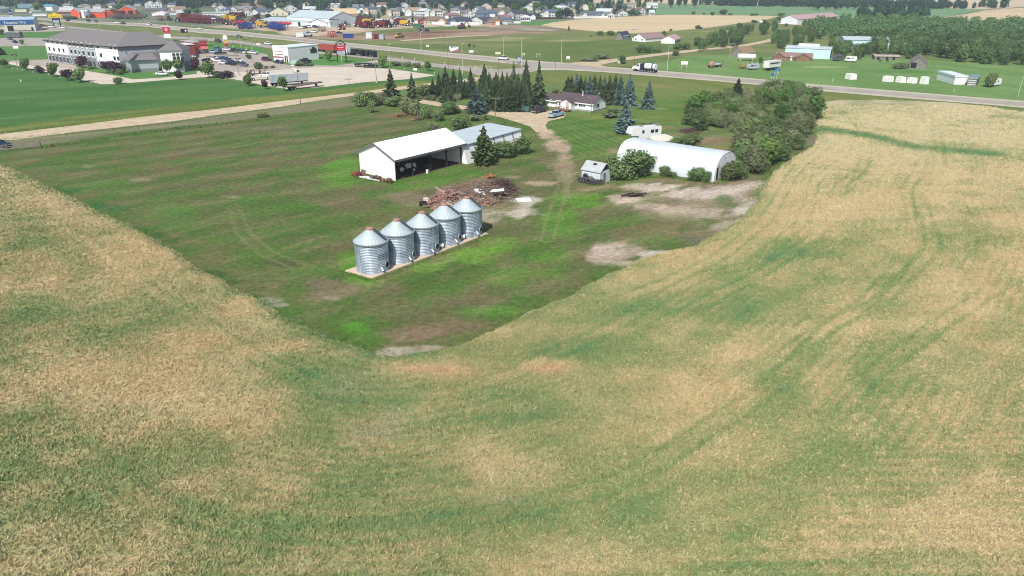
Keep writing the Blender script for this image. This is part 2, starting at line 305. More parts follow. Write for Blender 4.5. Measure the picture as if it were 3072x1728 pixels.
# house lawn
region([(1640, 372), (1680, 350), (1720, 335), (1800, 340), (1900, 320), (1640, 250), (2060, 270), (2400, 295), (2200, 330), (2040, 370), (1960, 400), (1850, 420), (1820, 460), (1720, 480)], (82, 118, 44), (112, 128, 62), 8, 3, 2, 2, -0.6)
SPOTS = [  # surveyed spots: x, y, rx, ry, colour, strength, turn
    (1040, 500, 60, 40, (88, 142, 34), .9), (1010, 530, 60, 30, (88, 140, 34), .7), (1250, 545, 120, 22, (86, 132, 38), .7), (1370, 515, 90, 16, (88, 130, 42), .7),
    (1420, 765, 130, 26, (104, 148, 40), .95, .55), (1290, 800, 90, 20, (102, 144, 42), .85, .5), (1045, 790, 40, 40, (92, 144, 34), .8), (1090, 840, 60, 20, (96, 142, 42), .8), (1500, 730, 70, 24, (100, 142, 44), .7),
    (1740, 600, 90, 30, (92, 142, 34), .95), (1680, 660, 70, 60, (88, 136, 36), .8), (1640, 750, 80, 50, (86, 132, 36), .7), (1560, 830, 120, 40, (92, 138, 38), .6), (1700, 700, 60, 40, (88, 132, 38), .5),
    (1100, 1010, 60, 22, (80, 118, 44), .55, -.5), (1060, 980, 50, 20, (78, 140, 30), .9), (1480, 930, 110, 16, (92, 134, 46), .8), (2060, 640, 90, 12, (76, 126, 48), .6), (2270, 570, 16, 34, (64, 134, 30), 1.0), (2240, 640, 30, 30, (70, 130, 34), .7),
    (1980, 720, 120, 10, (78, 130, 44), .6), (2310, 480, 50, 14, (74, 128, 40), .7),
    (1780, 590, 60, 16, (98, 144, 38), .6), (520, 640, 90, 40, (80, 122, 44), .6), (900, 640, 120, 40, (74, 110, 36), .6), (760, 600, 90, 30, (84, 112, 44), .5), (800, 760, 120, 50, (78, 110, 40), .6), (330, 560, 140, 30, (74, 118, 44), .6), (640, 700, 70, 30, (78, 114, 40), .6),
    (420, 700, 150, 16, (50, 92, 34), .8, -.5), (620, 830, 150, 20, (44, 88, 30), .8, -.5), (300, 620, 90, 12, (42, 104, 48), .8, -.45), (180, 570, 90, 10, (42, 104, 50), .8, -.3), (780, 900, 80, 14, (44, 96, 36), .8, -.5),
    (1000, 600, 110, 20, (110, 98, 72), .6), (900, 720, 80, 20, (106, 96, 70), .5), (1230, 600, 80, 22, (136, 120, 96), .8), (1000, 870, 110, 26, (120, 104, 82), .7), (960, 850, 60, 16, (132, 112, 92), .6), (850, 790, 60, 14, (84, 84, 60), .7),
    (1350, 985, 130, 22, (124, 104, 80), .8, .3), (1250, 1000, 100, 20, (134, 112, 88), .7), (1150, 930, 120, 30, (112, 100, 72), .6), (1000, 895, 30, 8, (160, 140, 118), .8), (1420, 900, 140, 20, (118, 106, 80), .5), (1620, 860, 60, 30, (112, 104, 72), .6),
    (1200, 1054, 76, 13, (180, 168, 148), .9, .1), (1290, 1043, 50, 9, (176, 158, 138), .9), (815, 900, 40, 8, (170, 158, 140), .7), (842, 915, 26, 7, (180, 166, 150), .7),
    (700, 590, 40, 6, (150, 138, 108), .6), (430, 540, 40, 6, (150, 138, 110), .6), (262, 500, 26, 5, (150, 140, 112), .6), (620, 460, 140, 14, (112, 104, 74), .6), (800, 380, 120, 20, (112, 106, 78), .6), (500, 560, 90, 14, (104, 98, 66), .6),
    (1180, 380, 110, 14, (112, 98, 70), .6), (1250, 352, 70, 8, (142, 104, 80), .7), (1190, 345, 50, 8, (146, 100, 76), .7),
    (1450, 600, 140, 40, (128, 112, 86), .8), (1545, 634, 86, 22, (212, 196, 176), 1.0), (1470, 650, 60, 20, (196, 178, 158), .7), (1575, 600, 50, 14, (206, 194, 178), .8), (1510, 620, 60, 18, (124, 110, 76), .9), (1620, 550, 50, 10, (196, 172, 144), .7), (1530, 530, 40, 6, (184, 160, 132), .7),
    (1700, 480, 60, 36, (112, 116, 60), .6), (1690, 455, 24, 40, (176, 150, 126), 1.0), (1700, 500, 30, 50, (166, 144, 118), .8), (1700, 560, 14, 60, (140, 138, 92), .6), (1640, 402, 30, 16, (198, 176, 146), 1.0), (1660, 425, 32, 26, (186, 162, 134), 1.0), (1690, 500, 50, 24, (150, 128, 102), .6), (1740, 575, 30, 12, (128, 112, 84), .6), (1800, 560, 70, 16, (164, 136, 112), .9),
    (2070, 606, 250, 66, (150, 134, 108), .9), (2250, 600, 70, 70, (158, 142, 118), .9), (1960, 562, 110, 14, (208, 190, 170), 1.0, -.15), (2100, 580, 150, 22, (206, 188, 172), 1.0, .1), (2240, 556, 100, 16, (196, 180, 160), 1.0, .35), (1870, 595, 60, 14, (202, 180, 158), 1.0, -.3), (1950, 620, 60, 10, (200, 178, 154), .9), (2080, 640, 120, 24, (190, 172, 148), .8), (2240, 630, 50, 44, (198, 184, 168), 1.0), (2180, 680, 80, 20, (186, 170, 148), .8, .5),
    (2170, 598, 36, 18, (92, 116, 60), .95), (2000, 600, 60, 10, (124, 116, 78), .7), (2030, 650, 80, 14, (128, 120, 82), .6), (2120, 700, 90, 22, (138, 118, 98), .7), (1980, 680, 120, 20, (124, 112, 76), .7), (2090, 545, 80, 8, (124, 118, 74), .8), (1950, 540, 140, 7, (150, 126, 98), .8), (2150, 548, 120, 10, (134, 112, 90), .8),
    (1850, 750, 84, 34, (172, 152, 130), 1.0, .35), (1840, 748, 60, 18, (196, 178, 160), .8, .35), (1800, 776, 40, 20, (186, 166, 146), .8), (1980, 762, 70, 14, (204, 188, 172), 1.0, .3), (1900, 790, 70, 10, (190, 172, 150), .8), (1900, 700, 140, 24, (128, 114, 82), .7), (1870, 660, 160, 24, (104, 116, 60), .5), (2080, 720, 50, 14, (118, 106, 92), .8),
    (2110, 424, 90, 16, (148, 118, 92), .9), (2060, 405, 60, 8, (150, 112, 88), .9), (1980, 385, 80, 8, (142, 116, 86), .8), (2110, 440, 70, 10, (128, 126, 74), .7), (1836, 452, 24, 8, (160, 130, 98), .8), (2250, 425, 60, 14, (126, 120, 72), .8), (2180, 450, 90, 10, (150, 112, 78), .7), (2440, 425, 70, 20, (128, 112, 96), .9, .6), (2360, 470, 40, 10, (128, 112, 92), .8), (2230, 535, 90, 10, (126, 110, 88), .8),
    (1970, 327, 50, 5, (150, 142, 92), .8), (1955, 370, 60, 6, (116, 128, 52), .8), (1760, 340, 60, 6, (98, 128, 44), .6),
    (1300, 196, 60, 4, (170, 164, 118), .6), (1440, 200, 70, 4, (176, 166, 120), .6), (1700, 122, 80, 3, (168, 160, 104), .7), (1540, 114, 60, 3, (170, 160, 112), .7), (2150, 95, 60, 2, (172, 164, 116), .7), (1490, 120, 90, 2.5, (176, 166, 120), .7), (1330, 128, 80, 4, (150, 140, 104), .7),
    (1900, 108, 200, 3, (126, 122, 76), .7), (1680, 92, 60, 4, (128, 112, 88), .8), (1590, 88, 40, 3, (180, 174, 164), .6), (1640, 90, 30, 3, (190, 184, 172), .6),
    (1330, 97, 70, 3, (104, 74, 54), .8), (1270, 108, 80, 5, (122, 92, 68), .8), (1440, 100, 90, 4, (178, 150, 124), .8),
    (2140, 195, 60, 5, (128, 140, 80), .6), (2500, 190, 60, 5, (120, 148, 78), .6), (2700, 215, 120, 6, (74, 126, 48), .6), (2400, 215, 90, 5, (112, 148, 76), .5), (2580, 170, 30, 5, (150, 138, 88), .8), (2470, 201, 90, 1.6, (176, 172, 116), .8), (2060, 168, 60, 1.8, (170, 168, 110), .8), (2880, 245, 120, 6, (82, 136, 56), .7),
]
def ground_col(x, y):
    n = len(x); c = np.tile(np.array(L(104, 124, 66)), (n, 1))
    nz = {}
    wob = fbm(x, y, 6, 91, 3) - 0.5
    for poly, a, b, s, soft, wb, st, rot, gain in REG:
        xs = [p.x for p in poly]; ys = [p.y for p in poly]; pad = soft + wb + 5
        sel = (x > min(xs) - pad) & (x < max(xs) + pad) & (y > min(ys) - pad) & (y < max(ys) + pad)
        if not sel.any(): continue
        X, Y = x[sel], y[sel]
        d = sdf(poly, X, Y) + wob[sel] * wb * 2
        m = sstep(-soft, soft * 0.3, d)
        t = np.clip((fbm(X, Y, s, int(s * 10) + len(poly), 5, rot, st) - 0.5) * 2.6 * gain + 0.5, 0, 1)
        cc = np.array(a)[None] * (1 - t[:, None]) + np.array(b)[None] * t[:, None]
        c[sel] = c[sel] * (1 - m[:, None]) + cc * m[:, None]
    near = (y < 420) & (y > 30) & (np.abs(x) < 330)
    X, Y = x[near], y[near]; cn = c[near]
    w2 = fbm(X, Y, 7.0, 55, 6, 0.8, 1.6) * 0.55 + fbm(X, Y, 1.3, 57, 3, 0.8, 2.4) * 0.45
    for s in SPOTS:
        if s[1] < 180: continue
        m = blob(X, Y, *s[:4], rot=(s[6] if len(s) > 6 else 0.0))
        m = sstep(0.20, 0.85, m * 0.95 + (w2 - 0.5) * 1.9) * s[5] * sstep(0.02, 0.3, m) * 0.88
        cn = mixc(cn, L(*s[4]), m)
    # dry and lush flecks along the mowing direction
    f1 = sstep(.52, .72, fbm(X, Y, 1.6, 61, 4, 0.85, 3.0)); f2 = sstep(.55, .75, fbm(X, Y, 3.0, 63, 4, 0.85, 2.0)); yd = sstep(-2, 4, sdf(GP([(-900, 550), (0, 458), (340, 404), (640, 372), (900, 338), (1050, 322), (1480, 345), (1700, 400), (2060, 380), (2420, 440), (2300, 640), (1200, 1120), (1000, 1100), (300, 640), (-900, 560)]), X, Y))
    cn = mixc(cn, L(142, 128, 96), f1 * .26 * yd); cn = mixc(cn, L(80, 118, 46), f2 * .30 * yd)
    # mown stripes on the house lawn
    lw = sdf(GP([(1640, 372), (1720, 335), (1870, 400), (1880, 420), (1800, 470), (1700, 470)]), X, Y)
    va = (G(1850, 440) - G(1700, 370)).normalized(); ph = (X * va.y - Y * va.x) / 1.1 + 1.2 * fbm(X, Y, 9, 14, 2)
    cn = cn * (1 + (0.13 * np.sin(ph * math.pi) * sstep(-1, 2, lw) * (.5 + fbm(X, Y, 6, 15, 2)))[:, None])
    lw = sdf(GP([(1740, 335), (1960, 255), (2200, 300), (2050, 370), (1950, 400)]), X, Y)
    cn = cn * (1 + (0.10 * np.sin((X * 0.25 + Y) / 1.6 * math.pi) * sstep(-1, 3, lw))[:, None])
    # faint mowing and wheel marks in the farmyard
    lw = sdf(CROP, X, Y)
    cn = cn * (1 + (0.10 * np.sin((X * 0.55 - Y * 0.83) / 1.4 + 5 * fbm(X, Y, 20, 8, 2)) * sstep(2, 8, -lw) * (Y < 200))[:, None])
    for pts, wd in (([(1560, 470), (1680, 480), (1690, 560), (1660, 650), (1640, 720)], .5), ([(700, 620), (730, 700), (800, 760), (900, 800)], .4)):
        P = GP(pts); dd = line_d(P, X, Y); m = np.exp(-((dd - 0.9) / 0.3) ** 2) * wd
        cn = mixc(cn, L(134, 134, 84), m)
    c[near] = cn
    far = ~near; X, Y = x[far], y[far]; cf = c[far]
    for s in SPOTS:
        if s[1] >= 180: continue
        cf = mixc(cf, L(*s[4]), blob(X, Y, *s[:4]) * s[5])
    c[far] = cf
    lum = c @ np.array([.3, .6, .1]); c = lum[:, None] + (c - lum[:, None]) * 0.92
    return np.clip(c, 0.004, 0.9)
GROUND_M = soil_mat("ground_cover", 0.34, 1.3, 6.5, 0.7, 5.0)
ground = grid_mesh("ground", ((7, 60, 1.02), (60, 270, 1.0036), (270, 1500, 1.008), (1500, 30000, 1.02)), np.concatenate([np.linspace(-1.35, -.8, 60), np.linspace(-.795, .795, 700), np.linspace(.8, 1.35, 60)]), lambda x, y: 0 * x, ground_col, GROUND_M)
tag(ground, kind="structure")
# ------------------------------------------------------------------ the standing grain crop
def E(x, y, lst):
    g = 0
    for s in lst: g = g + blob(x, y, s[0] * k_, s[1] * k_, s[2] * k_, s[3] * k_, s[5] if len(s) > 5 else 0) * s[4]
    return g
GREEN = [(850, 965, 170, 50, .5), (800, 1060, 140, 70, .5), (1000, 1040, 120, 50, .35), (1100, 900, 90, 18, .5), (1950, 730, 330, 45, .4), (1700, 800, 200, 40, .4), (1430, 880, 130, 34, .4), (1950, 1010, 70, 80, .6), (2080, 1130, 120, 60, .35),
         (350, 1230, 230, 110, .45), (650, 1330, 200, 80, .4), (1250, 1310, 200, 50, .35), (1400, 1150, 130, 50, .5), (2250, 900, 90, 100, .35), (1480, 1330, 200, 60, .3), (480, 730, 40, 18, .6), (190, 700, 60, 40, .4), (80, 600, 50, 20, .5), (520, 690, 70, 14, .45), (340, 850, 90, 40, .4), (100, 780, 80, 30, .4),
         (1300, 1060, 200, 20, .5, .1), (760, 1120, 160, 40, .4), (2000, 640, 90, 26, .5), (1820, 680, 120, 22, .5), (2200, 690, 150, 20, .3), (1150, 1210, 90, 30, .4), (900, 1240, 120, 60, .35), (560, 1180, 60, 50, .4), (1700, 1190, 160, 60, .25), (2390, 620, 100, 50, .25), (2290, 760, 90, 30, .3), (1560, 1260, 70, 60, .4), (2320, 1180, 140, 60, .3), (160, 1320, 160, 60, .3), (30, 1080, 60, 60, .2)]
TAN = [(150, 520, 130, 36, .5), (330, 640, 100, 30, .4), (620, 790, 90, 36, .6), (560, 870, 140, 30, .35), (740, 880, 80, 18, .5), (1310, 780, 110, 14, .7, .5), (1080, 940, 110, 14, .9), (1380, 930, 90, 20, .8), (1200, 960, 110, 20, .4), (2300, 500, 280, 90, .35), (2250, 330, 330, 60, .4), (1720, 1000, 240, 60, .35), (1260, 1190, 130, 60, .4), (1500, 960, 160, 26, .3), (2100, 820, 150, 30, .3), (420, 1010, 180, 40, .35), (250, 950, 160, 40, .35), (930, 1120, 90, 24, .4), (620, 1080, 110, 36, .3), (700, 1240, 60, 40, .35), (2300, 1050, 160, 40, .25), (1900, 900, 120, 24, .3), (1560, 830, 120, 30, .25), (120, 1130, 130, 50, .25)]
RUST = [(1080, 938, 100, 12, .8), (1390, 935, 70, 18, .7), (1350, 765, 90, 10, .6, .5), (1180, 955, 70, 14, .4), (620, 660, 40, 14, .4), (540, 870, 60, 20, .4), (700, 860, 70, 16, .4), (1900, 590, 30, 50, .3), (2000, 520, 60, 30, .2)]
GREY = [(900, 985, 110, 24, .6), (1010, 1060, 70, 36, .7), (950, 1095, 70, 20, .7), (880, 950, 70, 10, .7), (1290, 1270, 80, 14, .5), (720, 1000, 60, 12, .4), (880, 900, 60, 8, .5)]
STREAK = GP([(2470, 392), (2560, 404), (2650, 424), (2740, 443), (2840, 458), (2960, 466)])
STREAK2 = GP([(2480, 362), (2600, 388), (2740, 408)])
TRACKS = [GP(p) for p in ([(2500, 405), (2492, 432), (2400, 504), (2372, 536), (2351, 574), (2324, 623), (2295, 668), (2200, 745), (2120, 800), (2010, 850), (1880, 900), (1700, 975)],
                          [(2781, 462), (2755, 516), (2717, 567), (2721, 612), (2728, 664), (2731, 720)], [(2610, 432), (2580, 520), (2520, 560), (2495, 640)],
                          [(2731, 720), (2690, 820), (2560, 945), (2400, 1040), (2240, 1140), (2165, 1220)], [(3060, 820), (2850, 960), (2640, 1110), (2480, 1260)], [(2520, 640), (2410, 745), (2220, 862), (2020, 960), (1870, 1060)])]
def track_fade(t, x, y):
    e = np.minimum(np.hypot(x - t[0].x, y - t[0].y), np.hypot(x - t[-1].x, y - t[-1].y)); return sstep(3, 16, e)
def crop_green(x, y):
    d = sdf(CROP, x, y); rt = sstep(-22, 2, x + (y - 70) * .15)
    g = (fbm(x, y, 9, 3, 6, 0.5, 1.7) - 0.5) * 1.75 + (fbm(x, y, 2.4, 9, 4, .5, 1.5) - 0.5) * 0.9 + 0.37
    # bands left by seeding and spraying, running along the field edge
    dn = d + (fbm(x, y, 30, 41, 2) - .5) * 5
    sr = x * .72 + y * .69; sl = x * .80 - y * .60
    g = g + (vnoise(dn / 1.7, sr / 34, 5) - .5) * .26 * rt + (vnoise(dn / 4.4, sr / 50, 6) - .5) * .28 * rt + (vnoise(d / 1.7, sl / 26, 7) - .5) * .30 * (1 - rt)
    w = .45 + 1.1 * fbm(x, y, 4.0, 19, 4)
    g = g + .15 * np.sin(d * 2 * math.pi / 1.15) * sstep(.46, .62, fbm(x, y, 16, 23, 2)) + .14 * (1 - rt) + .11 * rt * sstep(52, 80, y) * sstep(135, 105, y)
    g = g + E(x, y, GREEN) * w * .8 - E(x, y, TAN) * w
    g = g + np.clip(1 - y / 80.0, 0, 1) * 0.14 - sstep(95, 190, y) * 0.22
    g = g + np.exp(-(np.clip(d, 0, 50) / 1.8) ** 2) * (0.6 * (1 - rt) + .40 * rt)
    wob = (fbm(x, y, 8, 31, 3) - 0.5) * 4
    g = g + 1.5 * np.exp(-(line_d(STREAK, x, y + wob) / 3.4) ** 2) * w + 0.6 * np.exp(-(line_d(STREAK2, x, y + wob) / 2.4) ** 2)
    for t in TRACKS:
        dd = line_d(t, x + wob * 0.15, y); g = g + 0.46 * np.exp(-((dd - 0.95) / 0.33) ** 2) * track_fade(t, x, y) * np.clip(w, .4, 1.2)
    for k in (9.0, 27.0, 45.0, 63.0): g = g + 0.34 * np.exp(-((np.abs(dn - k) - 0.95) / 0.36) ** 2) * rt
    for k in (8.0, 26.0): g = g + 0.26 * np.exp(-((np.abs(d - k) - 0.95) / 0.36) ** 2) * (1 - rt)
    return g, d
CT, CT2, CG, CG2, CR, CY_ = [np.array(L(*c)) for c in ((196, 166, 116), (208, 184, 138), (128, 144, 84), (90, 134, 84), (204, 156, 114), (160, 154, 132))]
def crop_col(x, y, jit=None):
    g, d = crop_green(x, y)
    if jit is not None: g = g + jit
    t = np.clip(g, 0.04, 0.96); deep = sstep(0.95, 1.8, g)
    l = fbm(x, y, 5, 77, 3)
    tan = CT[None] * (1 - l[:, None]) + CT2[None] * l[:, None]
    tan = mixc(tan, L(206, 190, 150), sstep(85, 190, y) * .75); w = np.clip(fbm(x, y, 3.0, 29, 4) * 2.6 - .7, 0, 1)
    tan = mixc(tan, CR, np.clip(E(x, y, RUST), 0, .7) * w)
    c = tan * (1 - t[:, None]) + CG[None] * t[:, None]
    c = c * (1 - deep[:, None]) + CG2[None] * deep[:, None]
    lum = c @ np.array([.3, .6, .1]); c = (lum[:, None] + (c - lum[:, None]) * .88) * 1.08
    return mixc(c, CY_, np.clip(E(x, y, GREY), 0, .7) * w * .6)
def crop_z(x, y):
    d = sdf(CROP, x, y)
    bare = np.clip(E(x, y, GREY), 0, 1)
    z = sstep(-0.3, 1.5, d + (fbm(x, y, 2.5, 12, 3) - 0.5) * 1.6) * 0.46 - 0.08
    z = z + (fbm(x, y, 1.1, 4, 3) - 0.5) * 0.22 * sstep(0, 2, d) - bare * 0.1
    for t in TRACKS:
        dd = line_d(t, x, y); z = z - 0.10 * np.exp(-((dd - 0.95) / 0.35) ** 2) * track_fade(t, x, y)
    return np.where(d < -0.6, -0.25, np.where(d > 1.5, np.maximum(z, 0.12), z))
crop_m = soil_mat("grain_canopy", 0.22, 2.2, 9.0, 0.9, 7.0)
def crop_low(x, y): return crop_col(x, y) * 0.85 + np.array(CG)[None] * 0.10
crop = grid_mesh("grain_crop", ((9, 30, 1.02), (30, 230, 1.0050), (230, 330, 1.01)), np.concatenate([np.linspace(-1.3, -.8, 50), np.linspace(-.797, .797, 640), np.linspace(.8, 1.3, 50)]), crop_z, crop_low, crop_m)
tag(crop, kind="stuff")
# heads and stalks standing out of the canopy: drilled rows, thinner with distance
nr = np.random.default_rng(5)
def stalks():
    P = []
    for d0, d1, dens in ((16, 34, 8), (34, 52, 26), (52, 75, 22), (75, 105, 14), (105, 150, 7.0), (150, 215, 3.0)):
        w = 0.86 * (d1 + 10); n = int((d1 - d0) * 2 * w * dens)
        y = nr.uniform(d0, d1, n); x = nr.uniform(-w, w, n)
        k = np.abs(x) < 0.86 * (y + 12); P.append(np.stack([x[k], y[k]], 1))
    P = np.concatenate(P); x, y = P[:, 0], P[:, 1]
    a = 0.34; r = 0.36       # sowing direction and row gap
    u = x * math.cos(a) - y * math.sin(a); v = x * math.sin(a) + y * math.cos(a)
    u = np.round(u / r) * r + nr.normal(0, 0.10, len(u))
    x = u * math.cos(a) + v * math.sin(a); y = -u * math.sin(a) + v * math.cos(a)
    d = sdf(CROP, x, y); k = d > 0.5 + nr.uniform(-.4, .5, len(d))
    for t in TRACKS:
        dd = line_d(t, x, y); k &= ~((np.abs(dd - 0.95) < 0.28) & (nr.uniform(0, 1, len(d)) < 0.4 * track_fade(t, x, y)))
    k &= nr.uniform(0, 1, len(d)) > np.clip(E(x, y, GREY), 0, 1) * 0.45
    x, y = x[k], y[k]; n = len(x)
    z = crop_z(x, y); far = np.clip(y / 90.0, 0.8, 2.0)
    jit = nr.normal(0, 0.30, n); c = crop_col(x, y, jit) * nr.uniform(0.92, 1.10, n)[:, None]
    vs = []; cs = []
    for b in range(3):
        an = nr.uniform(0, math.pi * 2, n); w = nr.uniform(0.035, 0.075, n) * far; h = nr.uniform(0.08, 0.21, n) * (0.6 + 0.4 * far)
        ox, oy = nr.normal(0, 0.08, n) * far, nr.normal(0, 0.08, n) * far
        lx, ly = nr.normal(0.05, 0.09, n), nr.normal(0, 0.09, n)
        dx, dy = np.cos(an) * w, np.sin(an) * w
        vs.append(np.stack([np.stack([x + ox - dx, y + oy - dy, z - .08], 1), np.stack([x + ox + dx, y + oy + dy, z - .08], 1), np.stack([x + ox + lx + dx * .7, y + oy + ly + dy * .7, z + h], 1), np.stack([x + ox + lx - dx * .7, y + oy + ly - dy * .7, z + h * 1.05], 1)], 1))
        low = c * 0.55 + np.array(CG)[None] * 0.45
        cs.append(np.stack([low, low, c, c], 1))
    V = np.concatenate(vs).reshape(-1, 3); Cc = np.concatenate(cs).reshape(-1, 3)
    me = bpy.data.meshes.new("grain_stalks"); me.vertices.add(len(V)); me.vertices.foreach_set("co", V.astype(np.float32).ravel())
    fill_quads(me, np.arange(len(V), dtype=np.int32).reshape(-1, 4)); paint(me, np.clip(Cc, 0, .9))
    m = bpy.data.materials.new("grain_stalk"); m.use_nodes = True; nn = m.node_tree.nodes; b = nn["Principled BSDF"]
    at = nn.new("ShaderNodeVertexColor"); at.layer_name = "Col"; m.node_tree.links.new(at.outputs[0], b.inputs["Base Color"])
    b.inputs["Roughness"].default_value = .8; b.inputs["Specular IOR Level"].default_value = .15
    me.materials.append(m); me.update()
    o = bpy.data.objects.new("grain_stalks", me); COL.objects.link(o); tag(o, kind="stuff"); print("stalks", n)
stalks()
# ------------------------------------------------------------------ roads, paths, paved yards
def sheet(name, pts, z, m, world=False, dense=6.0, wob=0.0):
    P = pts if world else GP(pts); Q = []
    for i in range(len(P)):
        a, b = P[i], P[(i + 1) % len(P)]; k = max(1, int((b - a).length / dense)) if wob else 1
        for j in range(k):
            q = a.lerp(b, j / k)
            if wob: q = q + Vector((rng.uniform(-wob, wob), rng.uniform(-wob, wob), 0))
            Q.append((q.x, q.y, z))
    from mathutils.geometry import tessellate_polygon
    bm = bmesh.new(); vs = [bm.verts.new(q) for q in Q]
    for t in tessellate_polygon([[Vector(q) for q in Q]]):
        try: bm.faces.new([vs[i] for i in t])
        except ValueError: pass
    bm.normal_update()
    for f in bm.faces:
        if f.normal.z < 0: f.normal_flip()
    me = bpy.data.meshes.new(name); bm.to_mesh(me); bm.free(); me.materials.append(m)
    o = bpy.data.objects.new(name, me); COL.objects.link(o); tag(o, kind="structure"); return o
def band(name, top, bot, z, m, wob=0.0): return sheet(name, list(top) + list(reversed(bot)), z, m, wob=wob)
def road_mat(name, a, b, s=0.35, fine=12, rough=0.9):
    m = bpy.data.materials.new(name); m.use_nodes = True; n, l = m.node_tree.nodes, m.node_tree.links; bs = n["Principled BSDF"]
    bs.inputs["Roughness"].default_value = rough; bs.inputs["Specular IOR Level"].default_value = 0.2
    tc = n.new("ShaderNodeTexCoord"); z = n.new("ShaderNodeTexNoise"); z.inputs["Scale"].default_value = s; z.inputs["Detail"].default_value = 8; z.inputs["Roughness"].default_value = .65
    l.new(tc.outputs["Object"], z.inputs["Vector"])
    r = n.new("ShaderNodeValToRGB"); r.color_ramp.elements[0].position = .35; r.color_ramp.elements[1].position = .65
    r.color_ramp.elements[0].color = (*L(*a), 1); r.color_ramp.elements[1].color = (*L(*b), 1)
    l.new(z.outputs["Fac"], r.inputs[0]); l.new(r.outputs[0], bs.inputs["Base Color"])
    return m
gravel = road_mat("gravel", (182, 162, 132), (206, 188, 158)); asph = road_mat("asphalt", (158, 150, 140), (174, 166, 154), .12); shoulder = road_mat("road_shoulder", (184, 174, 152), (196, 186, 164))
concr = road_mat("lot_concrete", (198, 186, 166), (212, 200, 182), .15); asph2 = road_mat("lot_asphalt", (158, 150, 140), (184, 172, 156), .1); dirt = road_mat("drive_dirt", (150, 124, 98), (200, 176, 148), .5)
band("gravel_road", [(-900, 503), (0, 403), (248, 373), (497, 343), (640, 328), (717, 319), (898, 297), (1060, 279), (1147, 266), (1263, 253), (1373, 240), (1435, 231), (1480, 222)],
     [(-900, 535), (0, 421), (40, 420), (248, 394), (497, 367), (640, 347), (848, 320), (997, 296), (1090, 284), (1180, 272), (1263, 262), (1390, 247), (1460, 238), (1520, 224)], 0.03, gravel, 0.25)
band("highway", [(-300, 30), (0, 45), (82, 51), (248, 63), (435, 70), (600, 86), (724, 95), (848, 107), (998, 124), (1240, 147), (1324, 156), (1498, 172), (1622, 184), (1730, 191), (1800, 199), (1964, 211), (2123, 224), (2297, 239), (2440, 253), (2680, 272), (2929, 292), (3072, 303), (3900, 372)],
     [(-300, 36), (0, 51), (82, 57), (248, 70), (435, 80), (600, 99), (724, 108), (848, 120), (998, 137), (1240, 160), (1324, 170), (1498, 188), (1600, 198), (1500, 226), (1622, 211), (1700, 211), (1800, 216), (1964, 229), (2123, 242), (2297, 257), (2440, 272), (2680, 292), (2929, 312), (3072, 324), (3900, 394)], 0.05, shoulder)
band("highway_lanes", [(-300, 31.5), (0, 46.3), (82, 52.3), (248, 64.6), (435, 72.2), (600, 89), (724, 98), (848, 110), (998, 127), (1240, 150), (1324, 159), (1498, 175.5), (1622, 188), (1730, 195), (1800, 203), (1964, 215), (2123, 228), (2297, 243), (2440, 257), (2680, 276.5), (2929, 296.5), (3072, 308), (3900, 377)],
     [(-300, 34.6), (0, 49.6), (82, 55.6), (248, 68), (435, 77.6), (600, 96), (724, 105), (848, 117), (998, 134), (1240, 157), (1324, 166.5), (1498, 184), (1622, 205), (1700, 206), (1800, 212), (1964, 225), (2123, 238), (2297, 253), (2440, 267), (2680, 287), (2929, 307), (3072, 319), (3900, 388)], 0.08, asph)
band("service_road", [(130, 66), (206, 79), (330, 92), (512, 109), (600, 112), (724, 123), (799, 135), (923, 150), (1022, 157), (1147, 170), (1200, 175), (1300, 190), (1400, 200), (1500, 209), (1600, 200)],
     [(110, 70), (206, 86), (330, 97), (512, 117), (600, 120), (724, 132), (799, 144), (923, 160), (1022, 167), (1147, 181), (1200, 186), (1300, 201), (1400, 213), (1440, 230), (1480, 236), (1540, 226), (1620, 212)], 0.065, asph)
band("side_road", [(1700, 190), (1780, 184), (1880, 172), (1980, 160), (2050, 152), (2120, 146), (2220, 136), (2290, 122), (2330, 112)],
     [(1840, 206), (1800, 196), (1850, 186), (1930, 174), (2000, 165), (2074, 157), (2130, 150), (2235, 140), (2300, 128), (2345, 116)], 0.10, gravel, 0.3)
band("far_road", [(2775, 59.5), (2850, 49.5), (2950, 34), (3072, 16), (3300, -14)], [(2775, 61.5), (2850, 51.5), (2950, 36.5), (3072, 18.5), (3300, -12)], 0.12, gravel)
band("field_track", [(2320, 69), (2400, 72), (2440, 72)], [(2320, 72), (2400, 75), (2440, 75)], 0.1, gravel)
sheet("soil_track", [(1200, 121), (1330, 111), (1470, 105), (1470, 107), (1330, 114), (1210, 124)], 0.06, gravel, wob=.4)
sheet("driveway", [(1130, 286), (1200, 290), (1273, 301), (1320, 308), (1373, 315), (1402, 320), (1460, 328), (1540, 336), (1600, 338), (1640, 332), (1690, 332), (1700, 345), (1690, 354), (1650, 364), (1634, 376), (1646, 390), (1652, 400), (1638, 396), (1630, 404), (1622, 395), (1612, 398), (1590, 380), (1540, 362), (1500, 352), (1402, 331), (1320, 320), (1273, 312), (1200, 297), (1130, 291)], 0.04, gravel, wob=.35)
sheet("parking_lot", [(18, 190), (95, 207), (205, 231), (305, 253), (348, 252), (500, 240), (600, 232), (660, 231), (740, 244), (785, 255), (864, 268), (975, 261), (1100, 246), (1236, 237), (1308, 226), (1174, 207), (1060, 201), (960, 198), (870, 203), (760, 212), (640, 208), (590, 214), (590, 222), (480, 234), (400, 238), (350, 228), (255, 212), (225, 206), (150, 186), (40, 183)], 0.03, concr)
sheet("asphalt_lot", [(575, 150), (700, 152), (800, 162), (815, 187), (880, 197), (960, 196), (1000, 197), (1100, 186), (1140, 178), (1160, 184), (1075, 199), (1055, 202), (960, 201), (870, 207), (760, 216), (650, 214), (600, 205), (575, 180)], 0.05, asph2)
